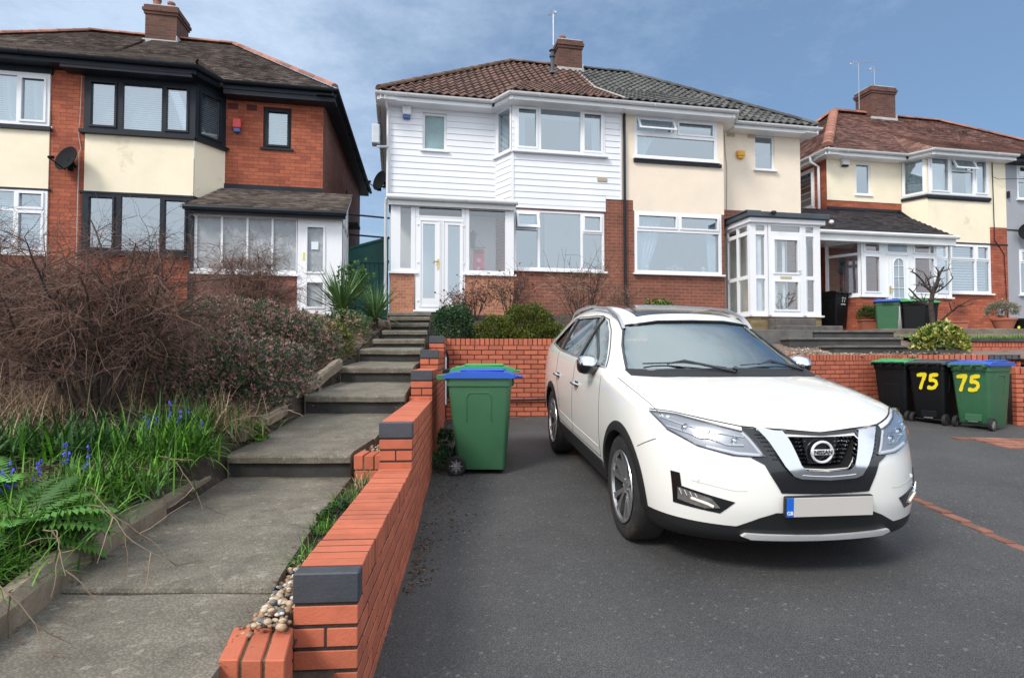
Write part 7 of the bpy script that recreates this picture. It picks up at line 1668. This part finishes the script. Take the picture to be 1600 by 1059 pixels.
# dead branches lying over the kerb
rr = random.Random(15)
for i, (x, y, a, l, lab) in enumerate(((-1.9, 2.7, -.9, .65, 'longest pale dead branch arching over the nearest kerb onto the slabs'), (-1.8, 2.3, -.6, .5, 'pale dead branch curling over the nearest kerb at left'), (-1.95, 3.3, .05, .45, 'dead stick lying on the kerb joint below the grass'), (-1.8, 2.55, -.35, .55, 'forked dead twig on the first slab beside the kerb'), (-1.75, 1.95, -.5, .5, 'dead twig trailing at the left edge of the first slab'), (-1.95, 4.15, .1, .5, 'tangled dead twigs on the slab under the first step'))):
    m = MB(); q = V3((x, y, hl(x, y)+.16)); v = V3((math.cos(a), math.sin(a), .15)); pts = [q.copy()]; n = 12
    for k in range(n):
        v = (v+rvec(rr)*.22+V3((0, 0, -.07))).normalized(); q = q+v*(l/n); q.z = max(q.z, pz(q.y)+.025); pts.append(q.copy())
        if k % 3 == 1:
            w = (v+rvec(rr)*.9).normalized(); b = [q.copy()]; p2 = q.copy()
            for j in range(5): w = (w+rvec(rr)*.25+V3((0, 0, -.05))).normalized(); p2 = p2+w*l*.07; p2.z = max(p2.z, pz(p2.y)+.025); b.append(p2.copy())
            m.av = rr.random(); m.tube(b, .0025, 4, r1=.001)
    m.av = .5; m.tube(pts, .003, 6, r1=.0012); tag(m.build('dead_branch', TWIG2, world=True, smooth=80), lab, 'branch')
# ground cover: short weeds, dry stalks and litter over the bank and the beds
m = MB(); rr = random.Random(19)
for i in range(15000):
    y = 1.4+9.5*rr.random()**1.3; x = eL(min(y, 12))-.12-4.5*rr.random()**1.2
    z = hl(x, y); m.av = rr.random(); g = noise.noise(V3((x*.9, y*.9, 3)))
    near = x > eL(y)-1.3 and y < 4.8
    if near and g > -.25 and rr.random() < .6: m.mi = rr.choice([0, 0, 1]); blade(m, V3((x, y, z)), V3((rr.gauss(0, .6), rr.gauss(0, .6), 1)), rr.uniform(.05, .16), .003, 1, rr, 3)
    else:
        m.mi = rr.choice([2, 2, 3, 3, 4]); a = rr.uniform(0, 6.28); d = V3((math.cos(a), math.sin(a), rr.uniform(-.05, .5))); l = rr.uniform(.04, .22); p = V3((x, y, z+.005)); m.tube([p, p+d*l*.5+V3((0, 0, .01)), p+d*l+rvec(rr)*.02], .0016, 3, cap=False)
    if i % 3 == 0: m.mi = rr.choice([4, 5, 3]); litter(m, x, y, z+.004, rr.uniform(.008, .025), rr)
o = m.build('ground_cover', [GRN3, GRN4, STR, TWIG2, TWIG, LIT[0]], world=True); tag(o, 'dry stalks, weeds and dead leaves covering the left bank', 'ground cover', kind='stuff')
m = MB()
for i in range(2600):
    x, y = rr.uniform(-1.2, 4.2), rr.uniform(9.75, 13); z = hc(x, y); m.av = rr.random(); m.mi = rr.choice([0, 1, 2, 3]); 
    if m.mi == 0: blade(m, V3((x, y, z)), V3((rr.gauss(0, .6), rr.gauss(0, .6), 1)), rr.uniform(.06, .16), .005, 1, rr, 3)
    else: litter(m, x, y, z+.01, rr.uniform(.01, .035), rr)
for i in range(1800):
    x, y = rr.uniform(8.95, 13.9), rr.uniform(12.95, 14.25); m.mi = 4; m.av = rr.random(); blade(m, V3((x, y, .42+.06*(y-12.9))), V3((rr.gauss(0, .3), rr.gauss(0, .3), 1)), rr.uniform(.04, .09), .006, .4, rr, 2)
o = m.build('ground_cover', [GRN2, STR, TWIG, LIT[0], GRN3], world=True); tag(o, 'weeds and dead leaves in the beds behind the back wall', 'ground cover', kind='stuff')
# ------------------------------------------------------------ trims that are several separate strips become one part each
def split_loose(o):
    me = o.data; n = len(me.vertices); par = list(range(n))
    def find(a):
        while par[a] != a: par[a] = par[par[a]]; a = par[a]
        return a
    key = {}
    for v in me.vertices:
        k = tuple(round(c, 4) for c in v.co)
        if k in key: par[find(v.index)] = find(key[k])
        else: key[k] = v.index
    for p in me.polygons:
        r = find(p.vertices[0])
        for i in p.vertices[1:]: par[find(i)] = r
    groups = {}
    for p in me.polygons: groups.setdefault(find(p.vertices[0]), []).append(p)
    if len(groups) < 2: return
    for g in groups.values():
        m = MB()
        for p in g: m.mi = p.material_index; m.add([tuple(me.vertices[i].co) for i in p.vertices], [tuple(range(len(p.vertices)))])
        q = m.build(o.name.split('.')[0], list(me.materials), o.parent, tuple(o.location)); q.rotation_euler = o.rotation_euler
    bpy.data.objects.remove(o)
for o in list(S.collection.objects):
    if o.type == 'MESH' and o.name.split('.')[0] in ('black_trim', 'trim', 'air_brick', 'tail_lamp', 'door_trim', 'moulded_panel') and o.parent is not None and o.data.users == 1: split_loose(o)
# ------------------------------------------------------------ lift everything so that the drive lies near z = 0
for o in S.collection.objects:
    if o.parent is None: o.location.z += EYE
